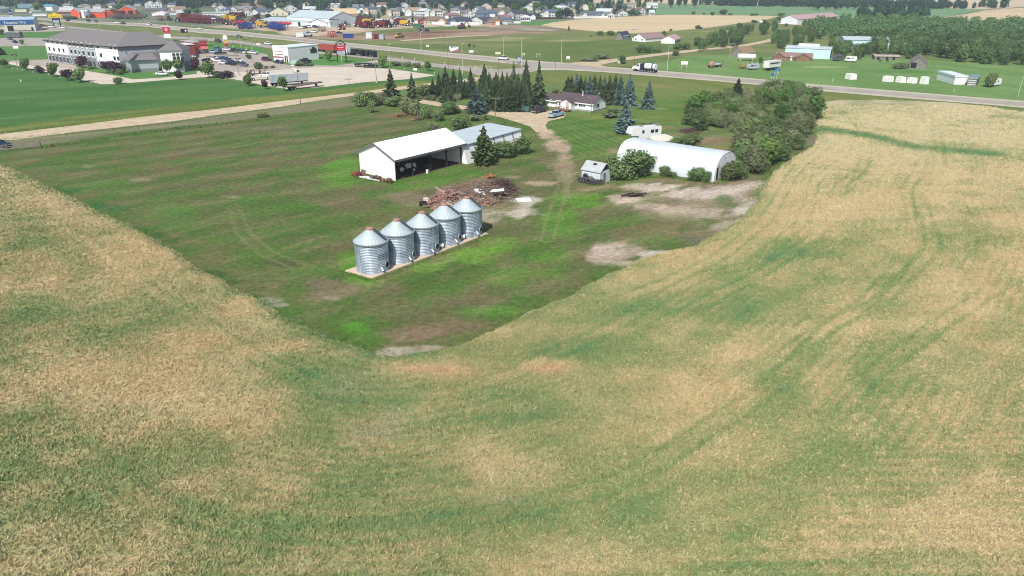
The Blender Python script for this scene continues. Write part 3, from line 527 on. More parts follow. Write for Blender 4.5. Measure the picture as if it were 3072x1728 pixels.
sheet("hotel_drive", [(20, 183), (150, 178), (225, 196), (235, 207), (150, 201), (95, 197)], 0.05, asph2)
sheet("truck_lot", [(-200, 117), (80, 113), (138, 114), (150, 137), (-200, 143)], 0.03, asph)
sheet("shop_yard", [(-200, 97), (105, 92), (130, 80), (190, 80), (210, 86), (190, 93), (140, 95), (-200, 103)], 0.03, asph2)
sheet("dealer_lot", [(840, 92), (900, 88), (960, 86), (1080, 84), (1100, 92), (1000, 97), (960, 104), (900, 107), (850, 104)], 0.05, gravel, wob=.5)
# ------------------------------------------------------------------ trees
def leaf_mat(name, col, var=0.38, rand=0.30, scale=0.9):
    m = bpy.data.materials.new(name); m.use_nodes = True; n, l = m.node_tree.nodes, m.node_tree.links; b = n["Principled BSDF"]
    b.inputs["Roughness"].default_value = .75; b.inputs["Specular IOR Level"].default_value = .2
    tc = n.new("ShaderNodeNewGeometry"); z = n.new("ShaderNodeTexNoise"); z.inputs["Scale"].default_value = scale; z.inputs["Detail"].default_value = 3
    l.new(tc.outputs["Position"], z.inputs["Vector"])
    r = n.new("ShaderNodeMapRange"); r.inputs["From Min"].default_value = .3; r.inputs["From Max"].default_value = .7; r.inputs["To Min"].default_value = 1 - var; r.inputs["To Max"].default_value = 1 + var
    l.new(z.outputs["Fac"], r.inputs["Value"])
    oi = n.new("ShaderNodeObjectInfo"); r2 = n.new("ShaderNodeMapRange"); r2.inputs["To Min"].default_value = 1 - rand; r2.inputs["To Max"].default_value = 1 + rand
    l.new(oi.outputs["Random"], r2.inputs["Value"])
    k = n.new("ShaderNodeMath"); k.operation = 'MULTIPLY'; l.new(r.outputs[0], k.inputs[0]); l.new(r2.outputs[0], k.inputs[1])
    hs = n.new("ShaderNodeHueSaturation"); hs.inputs["Color"].default_value = (*col, 1)
    r3 = n.new("ShaderNodeMapRange"); r3.inputs["To Min"].default_value = .475; r3.inputs["To Max"].default_value = .515
    mm = n.new("ShaderNodeMath"); mm.operation = 'MULTIPLY_ADD'; mm.inputs[1].default_value = 7.31; mm.inputs[2].default_value = .2
    fr = n.new("ShaderNodeMath"); fr.operation = 'FRACT'
    l.new(oi.outputs["Random"], mm.inputs[0]); l.new(mm.outputs[0], fr.inputs[0]); l.new(fr.outputs[0], r3.inputs["Value"]); l.new(r3.outputs[0], hs.inputs["Hue"])
    l.new(k.outputs[0], hs.inputs["Value"]); l.new(hs.outputs[0], b.inputs["Base Color"])
    return m
LEAF = {k: leaf_mat("leaf_" + k, L(*c)) for k, c in dict(spruce=(84, 102, 72), blue=(106, 128, 120), green=(102, 122, 76), lime=(86, 114, 58), olive=(120, 128, 92), dark=(88, 114, 70), purple=(74, 50, 62), far=(58, 86, 66), dry=(136, 114, 92)).items()}
BARK = mat("bark", L(112, 98, 84), .9, var=.25, scale=3); PALE_BARK = mat("pale_bark", L(190, 184, 170), .9, var=.2, scale=3)
def quads_obj(name, V, material, parent=None, smooth=False):
    me = bpy.data.meshes.new(name); V = np.asarray(V, np.float32).reshape(-1, 3)
    me.vertices.add(len(V)); me.vertices.foreach_set("co", V.ravel()); fill_quads(me, np.arange(len(V), dtype=np.int32).reshape(-1, 4))
    me.materials.append(material); me.update(); o = bpy.data.objects.new(name, me); COL.objects.link(o)
    if parent: o.parent = parent
    return o
def leaf_quads(C, Nn, size, g):
    """one crooked quad for every centre C, roughly facing Nn"""
    n = len(C); Nn = Nn + g.normal(0, .55, (n, 3)); Nn /= np.linalg.norm(Nn, axis=1)[:, None]
    r = g.normal(0, 1, (n, 3)); U = np.cross(Nn, r); U /= np.linalg.norm(U, axis=1)[:, None]; V = np.cross(Nn, U)
    s = size * g.uniform(.6, 1.4, n)[:, None]; a = s * g.uniform(.5, 1, (n, 1))
    return np.stack([C - U * s * .9 - V * a * .3, C + V * a * -.8 + U * s * .1, C + U * s + V * a * .2, C + V * a * .9 - U * s * .1], 1)
def crown_quads(seed, lobes, n, size, z0=.25, wide=.5, flat=1.0):
    g = np.random.default_rng(seed); out = []
    Ls = []
    for i in range(lobes):
        an = g.uniform(0, 6.28); rr = g.uniform(.0, .62) * wide if i else 0
        zz = g.uniform(z0 + .16, .80) if i else (z0 + 1) / 2
        r = g.uniform(.40, .66) * wide if i else wide * .74
        Ls.append((rr * math.cos(an), rr * math.sin(an), zz, r, r * g.uniform(.75, 1.15) * flat))
    w = np.array([l[3] ** 2 for l in Ls]); w /= w.sum()
    for (cx, cy, cz, r, rz), k in zip(Ls, w):
        m = int(n * k); d = g.normal(0, 1, (m, 3)); d /= np.linalg.norm(d, axis=1)[:, None]
        rad = g.uniform(.35, 1.05, m) ** .5 + (g.random(m) < .09) * g.uniform(0, .34, m)
        C = d * rad[:, None] * np.array([r, r, min(rz, (1 - cz), cz - z0 * .4)]) + np.array([cx, cy, cz])
        out.append(leaf_quads(C, d + np.array([0, 0, .35]), size, g))
    q = np.concatenate(out); q[..., 2] = np.clip(q[..., 2], .02, None); return q
def spruce_quads(seed, levels=26, br=10, ragged=.15, z0=.06, power=.85):
    g = np.random.default_rng(seed); V = []
    for i in range(levels):
        t = i / (levels - 1); z = z0 + (1 - z0) * t ** 0.95; R_ = .5 * (1 - t) ** power * (1 + g.normal(0, ragged)) + .015
        k = max(4, int(br * (1 - t * .55))); a0 = g.uniform(0, 6.28)
        for j in range(k):
            a = a0 + 6.283 * j / k + g.normal(0, .15); rr = R_ * g.uniform(.75, 1.12); d = np.array([math.cos(a), math.sin(a), 0]); s = np.array([-d[1], d[0], 0])
            drop = .10 * rr + .02; wd = (.12 + .35 * rr) * .42
            for f0, f1 in ((.12, .48), (.42, .78), (.7, 1.0)):
                p0 = d * rr * f0 + np.array([0, 0, z - drop * f0 * 1.6]); p1 = d * rr * f1 + np.array([0, 0, z - drop * f1 * 1.6 + (.02 if f1 == 1 else 0)])
                w0 = wd * (1.05 - f0 * .75); w1 = wd * (1.0 - f1 * .85) + .006; tl = g.normal(0, .02)
                V.append([p0 - s * w0 + [0, 0, -.018 + tl], p1 - s * w1 + [0, 0, -.014], p1 + s * w1 + [0, 0, -.004], p0 + s * w0 + [0, 0, -.012 - tl]])
                if f0 > .3: V.append([p0 + [0, 0, .012], p0 + [0, 0, -.035 - .03 * rr], p1 + [0, 0, -.03], p1 + [0, 0, .004]])
    for j in range(2): a = j * 1.57; s = np.array([math.cos(a), math.sin(a), 0]) * .01; V.append([s + [0, 0, .93], -s + [0, 0, .93], -s * .2 + [0, 0, 1.02], s * .2 + [0, 0, 1.02]])
    return np.array(V)
def trunk_bm(h=.4, r=.03, limbs=5, seed=0, up=.75):
    g = random.Random(seed); b = MB(); b.cyl((0, 0, -.02), (0, 0, h), r, r * .6, 6)
    for i in range(limbs):
        a = g.uniform(0, 6.28); q = g.uniform(.08, .26); z = h * g.uniform(.6, 1)
        b.cyl((0, 0, z), (q * math.cos(a), q * math.sin(a), min(up, z + g.uniform(.15, .4))), r * .5, r * .12, 4, False)
    return b
PROTO = {}
def proto(kind, quads, leaf, trunk, bark=BARK, name=None, variants=1):
    for v in range(variants):
        o = empty(name or kind, (0, 0, 0)); c = quads_obj("crown", quads(v), leaf, o); t = trunk(v).build("trunk", bark, o)
        PROTO.setdefault(kind, []).append([o, False])
proto("spruce", lambda v: spruce_quads(10 + v), LEAF["spruce"], lambda v: trunk_bm(.95, .016, 0), name="spruce_tree", variants=4)
proto("thin_spruce", lambda v: spruce_quads(30 + v, 24, 7, .28, .1, 1.0), LEAF["spruce"], lambda v: trunk_bm(.97, .018, 0), name="spruce_tree", variants=3)
proto("blue_spruce", lambda v: spruce_quads(50 + v, 24, 11, .12, .03, .8), LEAF["blue"], lambda v: trunk_bm(.95, .016, 0), name="spruce_tree", variants=3)
proto("bushy", lambda v: crown_quads(100 + v, 14, 2800, .040, .06), LEAF["green"], lambda v: trunk_bm(.5, .03, 6, v), name="broadleaf_tree", variants=6)
proto("dusty", lambda v: crown_quads(120 + v, 12, 2300, .036, .06), LEAF["olive"], lambda v: trunk_bm(.5, .03, 6, v), name="broadleaf_tree", variants=3)
proto("poplar", lambda v: crown_quads(140 + v, 10, 1200, .05, .28, .42, 1.3), LEAF["lime"], lambda v: trunk_bm(.7, .022, 4, v), PALE_BARK, "broadleaf_tree", 3)
proto("wood", lambda v: crown_quads(160 + v, 10, 1500, .05, .08), LEAF["dark"], lambda v: trunk_bm(.5, .028, 4, v), name="wood_tree", variants=5)
proto("shrub", lambda v: crown_quads(180 + v, 12, 2200, .042, .02), LEAF["green"], lambda v: trunk_bm(.4, .04, 6, v, .7), name="shrub", variants=4)
proto("dry_shrub", lambda v: crown_quads(186 + v, 10, 700, .05, .02), LEAF["dry"], lambda v: trunk_bm(.4, .03, 8, v, .8), name="shrub", variants=1)
proto("hedge", lambda v: crown_quads(190 + v, 10, 600, .07, .02), LEAF["olive"], lambda v: trunk_bm(.3, .04, 4, v, .7), name="shrub", variants=2)
proto("young", lambda v: crown_quads(200 + v, 8, 900, .06, .22, .46, 1.15), LEAF["lime"], lambda v: trunk_bm(.5, .025, 4, v), name="young_tree", variants=3)
proto("plum", lambda v: crown_quads(210 + v, 8, 800, .06, .14, .48), LEAF["purple"], lambda v: trunk_bm(.5, .03, 4, v), name="plum_tree", variants=3)
proto("cedar", lambda v: spruce_quads(220 + v, 22, 13, .2, .02, .72), LEAF["green"], lambda v: trunk_bm(.5, .03, 4, v), name="cedar_tree", variants=1)
proto("town", lambda v: crown_quads(230 + v, 8, 420, .085, .15), LEAF["far"], lambda v: trunk_bm(.4, .03, 2, v), name="town_tree", variants=5)
proto("town_conifer", lambda v: spruce_quads(240 + v, 14, 7, .15, .05), LEAF["far"], lambda v: trunk_bm(.9, .018, 0), name="town_tree", variants=3)
proto("town_light", lambda v: crown_quads(250 + v, 7, 420, .09, .15), LEAF["lime"], lambda v: trunk_bm(.4, .03, 2, v), name="town_tree", variants=2)
def plant(kind, px, py, ty=None, w=None, label=None, group=None, cat="tree", h=None, pos=None):
    """tree whose trunk foot is at (px, py) and whose top shows at ty; w = crown width as surveyed"""
    p = pos if pos is not None else G(px, py); h = h if h else HT(px, py, ty)
    wd = (w if pos is not None else w * MPP(px, py)) if w else h * rng.uniform(.6, .85)
    if 'spruce' in kind: wd *= 1.35
    elif kind in ('shrub', 'young', 'plum', 'bushy', 'dusty') and pos is None: wd *= 1.25; h *= 1.08
    lst = PROTO[kind]; e = lst[rng.randrange(len(lst))]; o = e[0]
    if e[1]: o = copy_thing(o)
    e[1] = True; o.location = (p.x, p.y, 0); o.rotation_euler = (0, 0, rng.uniform(0, 6.28)); o.scale = (wd, wd, h)
    tag(o, label, cat, group); return o
# --- farmstead spruces
for px, py, ty, w, lb in ((1175, 300, 205, 44, "tall ragged spruce with dead top left of the driveway, beside a leafy bush"), (1238, 303, 218, 36, "sparse dark spruce with open branches right of the ragged dead topped one"),):
    plant("thin_spruce", px, py, ty, w, lb)
for i, (px, py, ty, w) in enumerate([(1318, 284, 216, 26), (1338, 276, 197, 34), (1362, 278, 206, 28), (1381, 286, 203, 26), (1413, 288, 203, 34), (1300, 292, 236, 30), (1350, 294, 240, 34), (1395, 295, 240, 34)]):
    plant("spruce", px, py, ty, w, "dark spruce in the loose clump between the gravel road and the driveway", "spruces in the loose clump by the gravel road")
plant("spruce", 1343, 309, 243, 36, "dark spruce standing alone in front of the loose spruce clump, beside a yellow green shrub")
plant("blue_spruce", 1431, 340, 258, 58, "broad blue grey spruce beside the driveway, left of the dense spruce block")
plant("spruce", 1454, 292, 191, 40, "pointed spruce rising at the left end of the dense spruce block")
plant("thin_spruce", 1541, 300, 183, 34, "slim bare topped spruce rising from the middle of the dense spruce block")
plant("spruce", 1578, 310, 176, 40, "tallest dark spruce rising from the dense spruce block")
plant("thin_spruce", 1616, 318, 180, 44, "tall thin spruce with bare leader at the right end of the dense spruce block")
for i in range(34):
    r_ = i % 3; px = 1446 + (i // 3) * 12.4 + r_ * 5 + rng.uniform(-4, 4); py = (318, 328, 308)[r_] + (px - 1446) * .05 + rng.uniform(-3, 3)
    plant("spruce", px, py, py - rng.uniform(78, 98), rng.uniform(30, 40), "dark spruce packed into the dense block left of the white house", "spruces in the dense block by the house")
for i, (zx, ty) in enumerate([(575, 272), (615, 265), (680, 240), (725, 262), (780, 285), (835, 268), (890, 245), (955, 262), (1010, 284), (1070, 262), (1140, 252), (1200, 256)]):
    plant("blue_spruce" if i % 3 == 2 else "spruce", 1560 + zx / 4.025, 300 + i * 1.0 + (i % 2) * 4, 160 + ty / 4.025, 38, "spruce in the straight windbreak row behind the white house", "spruces in the windbreak behind the house")
plant("blue_spruce", 1886, 316, 221, 46, "tall blue green spruce at the right end of the windbreak behind the house")
plant("blue_spruce", 1943, 326, 241, 42, "blue spruce standing alone on the lawn right of the windbreak row")
plant("blue_spruce", 1874, 400, 299, 57, "silvery blue spruce alone on the lawn between the white house and the white motorhome")
plant("spruce", 2210, 296, 234, 38, "dark pointed spruce rising at the back edge of the shelterbelt, near the highway")
plant("shrub", 1664, 284, 268, 22, "dark small bush behind the garage roof of the white house", cat="bush")
plant("shrub", 1882, 310, 296, 24, "low bush at the foot of the tall blue green spruce behind the house", cat="bush")
# --- bushes between the gravel road and the sheds
for k, px, py, ty, w, lb in (
    ("bushy", 1080, 318, 276, 50, "leafy dark bush at the left end of the shrubbery by the gravel road"), ("bushy", 1112, 318, 278, 46, "brighter green bush next to the leafy dark bush by the gravel road"),
    ("bushy", 1114, 338, 300, 22, "narrow dark little tree standing in front of the leafy bushes, casting a long shadow"), ("dusty", 1148, 312, 280, 46, "greyish bush between the leafy bushes and the ragged spruce"),
    ("bushy", 1180, 318, 290, 50, "low green bush at the foot of the ragged spruce"), ("bushy", 1268, 288, 254, 46, "round green bush behind the sparse dark spruce"), ("dusty", 1216, 344, 294, 42, "grey thin leaved sapling thicket in front of the sparse spruce, left half"),
    ("dusty", 1246, 350, 298, 40, "grey thin leaved sapling thicket in front of the sparse spruce, right half"), ("shrub", 1278, 356, 318, 36, "blue green bush right of the sapling thickets"), ("shrub", 1342, 344, 304, 42, "yellow green bush beside the driveway bend"),
    ("dusty", 1366, 338, 312, 30, "grey bush just right of the yellow green bush by the driveway"), ("shrub", 1318, 364, 334, 30, "dark green bush halfway between the driveway and the sheds"), ("shrub", 1376, 392, 352, 50, "wide green bush behind the open white shed roof"),
    ("bushy", 1396, 388, 350, 36, "bush with a pale stem behind the grey roofed shed"), ("dusty", 1300, 398, 368, 38, "thin grass green bush behind the left end of the open shed roof"), ("hedge", 1424, 362, 340, 44, "long low bush by the driveway, left of the tall pole"), ("hedge", 1450, 360, 342, 32, "low rounded bush closest to the tall pole by the driveway"),
    ("shrub", 1330, 306, 288, 40, "low undergrowth bush below the loose spruce clump"), ("hedge", 1290, 300, 284, 40, "undergrowth bush right of the sparse dark spruce"), ("hedge", 1372, 300, 280, 30, "brown green bush between the lone spruce and the big blue spruce"), ("dry_shrub", 1200, 350, 336, 40, "rusty brown dry bush at the edge of the farmyard grass"), ("dry_shrub", 1250, 360, 346, 44, "rusty brown dry brush in front of the sapling thickets"),
    ("shrub", 788, 352, 338, 34, "lone low bush in the ditch beside the gravel road"), ("shrub", 600, 384, 379, 8, "tiny bush on the ditch edge left of the lone low bush"), ("dry_shrub", 156, 440, 429, 16, "brown weedy clump beside the rail gate at the left edge"), ("shrub", 530, 386, 380, 10, "tiny dark bush along the old fence line")):
    plant(k, px, py, ty, w, lb, cat="bush")
# --- against the sheds
plant("cedar", 1452, 495, 376, 84, "tall bushy cedar tree in front of the slanted grey roofed shed", cat="tree")
for px, py, ty, w, lb in ((1486, 476, 428, 40, "dark bush touching the right side of the tall cedar"), (1520, 474, 424, 54, "round bush in the middle of the slanted shed's front wall"), (1566, 462, 414, 54, "dense bush at the right corner of the slanted shed")):
    plant("shrub", px, py, ty, w, lb, cat="bush")
for px, py, ty, w, lb in ((1850, 540, 470, 74, "broad bush just right of the small tin shed"), (1902, 532, 452, 84, "largest bush in front of the arched metal shed"), (1945, 512, 466, 50, "bush leaning on the left end of the arched metal shed"), (1880, 480, 455, 50, "bush at the far left corner of the arched metal shed"),
                          (1991, 530, 498, 34, "small bush against the middle of the arched shed wall"), (2014, 532, 516, 30, "lowest bush against the arched shed wall"), (2086, 543, 502, 48, "round bush before the right part of the arched shed wall"), (2116, 547, 514, 26, "thin bush beside the round bush at the arched shed wall"),
                          (2190, 540, 486, 60, "dense dark bush at the right end wall of the arched shed"), (2222, 534, 496, 40, "bush between the arched shed end and the shelterbelt"), (2066, 448, 400, 70, "loose green shrub behind the arched shed, next to the covered boat"), (2030, 446, 410, 50, "dark bush between the arched shed and the covered boat")):
    plant("shrub", px, py, ty, w, lb, cat="bush")
for px, py, ty, w, lb in ((1835, 352, 336, 56, "low grassy shrub right of the house corner"), (1838, 338, 326, 40, "pale flowering shrub bed against the house end wall"), (1815, 346, 338, 26, "small shrub at the front corner of the house")):
    plant("hedge", px, py, ty, w, lb, cat="bush")
for px, py, ty, w in ((1940, 372, 364, 30), (1958, 374, 366, 24)): plant("hedge", px, py, ty, w, "strip of tall weeds on the lawn right of the silvery spruce", "weeds on the lawn", cat="weeds")
# --- shelterbelt
BELT = GP([(2052, 374), (2066, 340), (2120, 312), (2200, 305), (2330, 285), (2420, 292), (2446, 340), (2440, 400), (2395, 450), (2330, 490), (2260, 520), (2205, 510), (2200, 470), (2250, 440), (2215, 405), (2130, 392), (2075, 392)])
def scatter(poly, n, gap, seed, gain=0.0):
    g = random.Random(seed); xs = [p.x for p in poly]; ys = [p.y for p in poly]; out = []; tries = 0
    while len(out) < n and tries < n * 200:
        tries += 1; x, y = g.uniform(min(xs), max(xs)), g.uniform(min(ys), max(ys))
        if in_poly(poly, x, y) and all((x - q[0]) ** 2 + (y - q[1]) ** 2 > (gap * (1 + gain * y)) ** 2 for q in out): out.append((x, y))
    return out
for i, (x, y) in enumerate(scatter(BELT, 104, 2.6, 4)):
    k = ("bushy", "bushy", "dusty", "bushy", "dusty", "poplar", "bushy")[i % 7]; h = rng.uniform(3.8, 5.9) * (1.15 if k == "poplar" else 1)
    lb = {"bushy": "dense dark green tree in the shelterbelt right of the arched shed", "dusty": "greyish green loose crowned tree in the shelterbelt right of the arched shed", "poplar": "yellow green pale stemmed tree in the middle of the shelterbelt"}[k]
    plant(k, 0, 0, w=h * rng.uniform(.85, 1.15), h=h, pos=Vector((x, y, 0)), label=lb, group={"bushy": "dark trees of the shelterbelt", "dusty": "greyish trees of the shelterbelt", "poplar": "pale stemmed trees of the shelterbelt"}[k])
# --- hotel grounds
for k, px, py, ty, w, lb in (
    ("young", 13, 202, 178, 28, "round green tree at the left edge of the hotel lot"), ("young", 80, 211, 176, 32, "green tree second along the hotel lot edge from the left"), ("plum", 119, 220, 196, 26, "small reddish plum tree along the hotel lot edge"), ("young", 160, 231, 191, 34, "green tree between two plum trees along the hotel lot edge"), ("plum", 203, 242, 208, 34, "dark purple plum tree along the hotel lot edge"), ("young", 243, 247, 208, 42, "largest green tree at the corner of the hotel lot edge"),
    ("shrub", 354, 252, 233, 28, "dark round bush on the lawn past the hotel lot corner"), ("plum", 537, 240, 212, 26, "small purple tree beside the hotel drive, below the square tower"), ("young", 628, 234, 186, 46, "big round green tree by the parking lot entrance"), ("plum", 249, 203, 168, 36, "dark purple plum tree against the grey part of the hotel"), ("plum", 322, 218, 184, 32, "dark purple plum tree before the bent corner of the hotel, left one"), ("plum", 352, 220, 184, 38, "dark purple plum tree before the bent corner of the hotel, right one"), ("shrub", 372, 216, 190, 16, "narrow dark cypress like bush beside the hotel plum trees"),
    ("young", 502, 222, 180, 32, "green tree in front of the low hotel wing"), ("young", 535, 216, 178, 34, "green tree beside the white face of the square tower"), ("plum", 590, 212, 172, 30, "purple tree right of the square hotel tower"), ("plum", 618, 188, 174, 26, "low purple tree in the parking island"), ("shrub", 276, 207, 199, 28, "low clipped hedge at the hotel wall", ), ("shrub", 340, 222, 208, 14, "yellow bush under the hotel plum trees"), ("shrub", 360, 224, 206, 20, "pale bush under the hotel plum trees"),
    ("young", 746, 258, 226, 28, "small green tree at the truck lot edge, left of the grain trailer"), ("plum", 796, 267, 240, 22, "reddish shrub tree beside the grain trailer"), ("young", 852, 274, 230, 30, "slim green tree in front of the grain trailer"), ("young", 1150, 203, 168, 32, "round green tree by the truck lot entrance"), ("young", 1283, 214, 184, 24, "small bright tree at the right end of the lot lawn"), ("young", 988, 184, 154, 26, "pale green tree left of the red hotel signboard"),
    ("plum", 676, 235, 212, 28, "brownish bush at the parking lot entrance"), ("shrub", 656, 232, 214, 34, "dark bush at the parking lot entrance"), ("plum", 688, 232, 211, 26, "dark purple bush at the parking lot entrance"), ("shrub", 774, 207, 187, 28, "big dark bush in the parking island"), ("hedge", 798, 206, 196, 18, "grey round bush right of the big island bush"), ("hedge", 818, 204, 196, 18, "low bush at the end of the parking island"), ("shrub", 747, 176, 163, 18, "dark bush in the upper parking island"),
    ("hedge", 900, 198, 186, 40, "wide brown bush beside the white car wash building"), ("hedge", 928, 198, 187, 30, "brown bush near the dark parked truck by the car wash"), ("hedge", 1190, 197, 184, 36, "left bush of the row along the service road"), ("hedge", 1222, 199, 183, 34, "middle bush of the row along the service road"), ("hedge", 1252, 204, 186, 30, "right bush of the row along the service road"), ("hedge", 629, 138, 134, 22, "clipped hedge beside the red fronted restaurant"), ("hedge", 612, 140, 135, 14, "short hedge at the corner of the red fronted restaurant"),
    ("spruce", 8, 165, 142, 20, "small dark spruce at the left edge of the picture"), ("young", 68, 134, 119, 14, "small tree on the grey lot left of the hotel"), ("shrub", 4, 104, 88, 16, "dark shrub at the left edge before the tyre shop"), ("hedge", 210, 58, 46, 40, "dark bush left of the red barn by the highway"), ("hedge", 226, 58, 48, 24, "dark bush touching the red barn by the highway")):
    plant(k, px, py, ty, w, lb, cat="tree" if k in ("young", "plum", "spruce") else "bush")
for i in range(12): plant("hedge", 622 + i * 8.2, 172.5 - i * .45, 168.6 - i * .45, 5, "tiny clipped shrub in the row along the parking divider", "tiny shrubs along the parking divider", cat="bush")
for i in range(14): plant("hedge", 42 + i * 4.6, 94.5 - i * .1, 91 - i * .1, 6, "little shrub at the foot of the tyre shop wall", "shrubs along the tyre shop wall", cat="bush")
# --- far side of the highway: hedgerows and the wood
for k, px, py, ty, w, lb in (
    ("wood", 1866, 191, 162, 26, "round bush by the white sign at the side road mouth"), ("wood", 1920, 158, 132, 30, "dark bush along the side road, left one"), ("wood", 1944, 158, 136, 30, "dark bush along the side road, beside the left one"), ("wood", 1972, 157, 140, 26, "dark bush along the side road, right one"), ("dusty", 2026, 167, 152, 22, "brown bush on the highway side of the gravel side road"),
    ("wood", 2030, 148, 126, 34, "bush behind the white pink roofed shed, left one"), ("wood", 2056, 148, 124, 34, "bush behind the white pink roofed shed, right one"), ("wood", 1800, 106, 90, 24, "round bush at the wheat field edge, left of the dark roofed shed"), ("wood", 1832, 106, 90, 26, "round bush at the wheat field edge beside the dark roofed shed"), ("wood", 1856, 103, 92, 16, "bush behind the dark roofed shed"),
    ("wood", 1991, 108, 90, 16, "tree between the two white sheds at the wheat field"), ("wood", 2012, 93, 87, 12, "small bush on the wheat field edge, right of the white sheds"), ("wood", 2092, 87, 75, 20, "round bush on the wheat field edge"), ("wood", 2102, 87, 80, 14, "low bush beside the round bush on the wheat field edge"), ("wood", 2182, 88, 80, 12, "small lone bush in the rough meadow"), ("wood", 2262, 68, 60, 24, "bush near the little white shed at the wheat field corner"), ("wood", 2290, 67, 58, 26, "bush right of the little white shed at the wheat field corner"),
    ("wood", 2080, 44, 33, 14, "small tree on the wheat field's far edge, left one"), ("wood", 2110, 44, 38, 10, "tiny tree on the wheat field's far edge"), ("wood", 2137, 46, 36, 16, "small tree on the wheat field's far edge, right one"), ("wood", 2168, 46, 28, 32, "large tree on the wheat field's far edge"), ("wood", 2190, 46, 38, 14, "low tree beside the large tree on the wheat field's far edge"), ("wood", 2256, 47, 39, 14, "bush on the far edge of the wheat field, before the green field, left"), ("wood", 2268, 47, 39, 14, "bush on the far edge of the wheat field, before the green field, right"), ("wood", 2345, 48, 39, 26, "bush pair at the right end of the wheat field edge"),
    ("wood", 2340, 60, 48, 22, "bush above the right end of the wheat field"), ("wood", 2366, 60, 50, 28, "wide bush above the right end of the wheat field"), ("wood", 2390, 62, 50, 20, "dark bush left of the pink roofed barn"), ("wood", 2358, 80, 70, 14, "lone bush below the little field track"),
    ("shrub", 2966, 262, 222, 34, "dark bush between the grey shed and the white camper by the highway"), ("wood", 2281, 188, 170, 16, "little bush beside the white tank"), ("dusty", 2700, 206, 188, 44, "yellow weedy bush beside the grey barn"), ("dusty", 2658, 166, 152, 22, "rusty orange tree behind the low grey shed"), ("wood", 2640, 184, 178, 10, "small bush before the low grey shed"), ("wood", 2662, 184, 178, 12, "second small bush before the low grey shed"), ("wood", 2726, 176, 164, 26, "bush between the low grey shed and the grey barn"),
    ("wood", 1706, 96, 78, 6, "narrow lone tree at the wheat field corner"), ("wood", 1408, 142, 130, 12, "dark bush in the meadow above the billboard, left one"), ("wood", 1421, 142, 132, 10, "dark bush in the meadow above the billboard, right one"), ("wood", 1772, 110, 104, 6, "tiny bush in the meadow below the lone tree"), ("hedge", 1770, 184, 172, 60, "wide low bush where the side road leaves the highway"), ("hedge", 1810, 176, 160, 50, "wide low bush along the side road mouth")):
    plant(k, px, py, ty, w, lb, cat="tree" if "tree" in lb else "bush")
for poly, n, gap, seed, lb, gr in ((GP([(2082, 158), (2220, 142), (2225, 118), (2180, 112), (2110, 128), (2080, 140)]), 24, 6.0, 11, "dark green tree in the thicket left of the weathered barn", "trees of the thicket by the weathered barn"), (GP([(2290, 145), (2350, 152), (2420, 150), (2440, 112), (2400, 96), (2330, 112)]), 24, 6.5, 12, "green tree in the thicket behind the turquoise arched shed", "trees behind the turquoise shed"),
                                   (GP([(2215, 110), (2330, 104), (2330, 92), (2215, 96)]), 12, 9, 13, "pale green bush along the hedge beyond the side road", "bushes along the hedge beyond the side road"), (GP([(2498, 180), (2590, 180), (2600, 150), (2530, 128), (2470, 140)]), 14, 5.5, 14, "dark tree in front of the pale building among the trees", "trees before the pale building in the wood"), (GP([(2590, 166), (2780, 172), (2790, 150), (2610, 148)]), 20, 5.5, 15, "low green tree at the wood edge behind the low grey shed", "trees behind the low grey shed")):
    for x, y in scatter(poly, n, gap, seed): plant("wood", 0, 0, h=rng.uniform(5.0, 7.5), pos=Vector((x, y, 0)), label=lb, group=gr)
for i in range(9): plant('wood', 2412 + i * 12.5, 79 + (i % 3) * 2, h=rng.uniform(5, 7), label='green tree in front of the pink roofed barn', group='trees before the pink roofed barn')
WOOD = GP([(2620, 158), (2760, 170), (2830, 176), (2890, 188), (2960, 194), (3072, 198), (3300, 214), (3300, 92), (3072, 88), (2900, 84), (2770, 80), (2640, 84), (2600, 110), (2580, 120)])
WOOD2 = GP([(2430, 118), (2580, 126), (2640, 90), (2780, 82), (2770, 72), (2560, 66), (2440, 84)])
pts = scatter(WOOD, 900, 3.6, 21, .0022) + scatter(WOOD2, 300, 4.2, 22, .0022)
pts.sort(key=lambda q: q[1])
near_pts, far_pts = pts[:190], pts[190:]
for i, (x, y) in enumerate(near_pts): plant("wood", 0, 0, h=rng.uniform(6.2, 9.4), pos=Vector((x, y, 0)), label="dark broadleaf tree at the near side of the big wood on the right", group="trees on the near side of the big wood")
def mass(name, pts, hs, kinds, lf, seed):
    """far trees that read as one mass: one mesh"""
    g = random.Random(seed); qs = [crown_quads(300 + seed + k, 7, kinds, 1.45 / kinds ** .5, .05) for k in range(4)]; V = []
    for x, y in pts:
        q = qs[g.randrange(4)]; h = g.uniform(*hs); w = h * g.uniform(.65, .95); a = g.uniform(0, 6.28); c, s = math.cos(a), math.sin(a)
        V.append(np.stack([(q[..., 0] * c - q[..., 1] * s) * w + x, (q[..., 0] * s + q[..., 1] * c) * w + y, q[..., 2] * h], -1))
    o = quads_obj(name, np.concatenate(V), lf); tag(o, kind="stuff"); return o
mass("woodland", far_pts, (6.2, 9.6), 420, LEAF["dark"], 1)
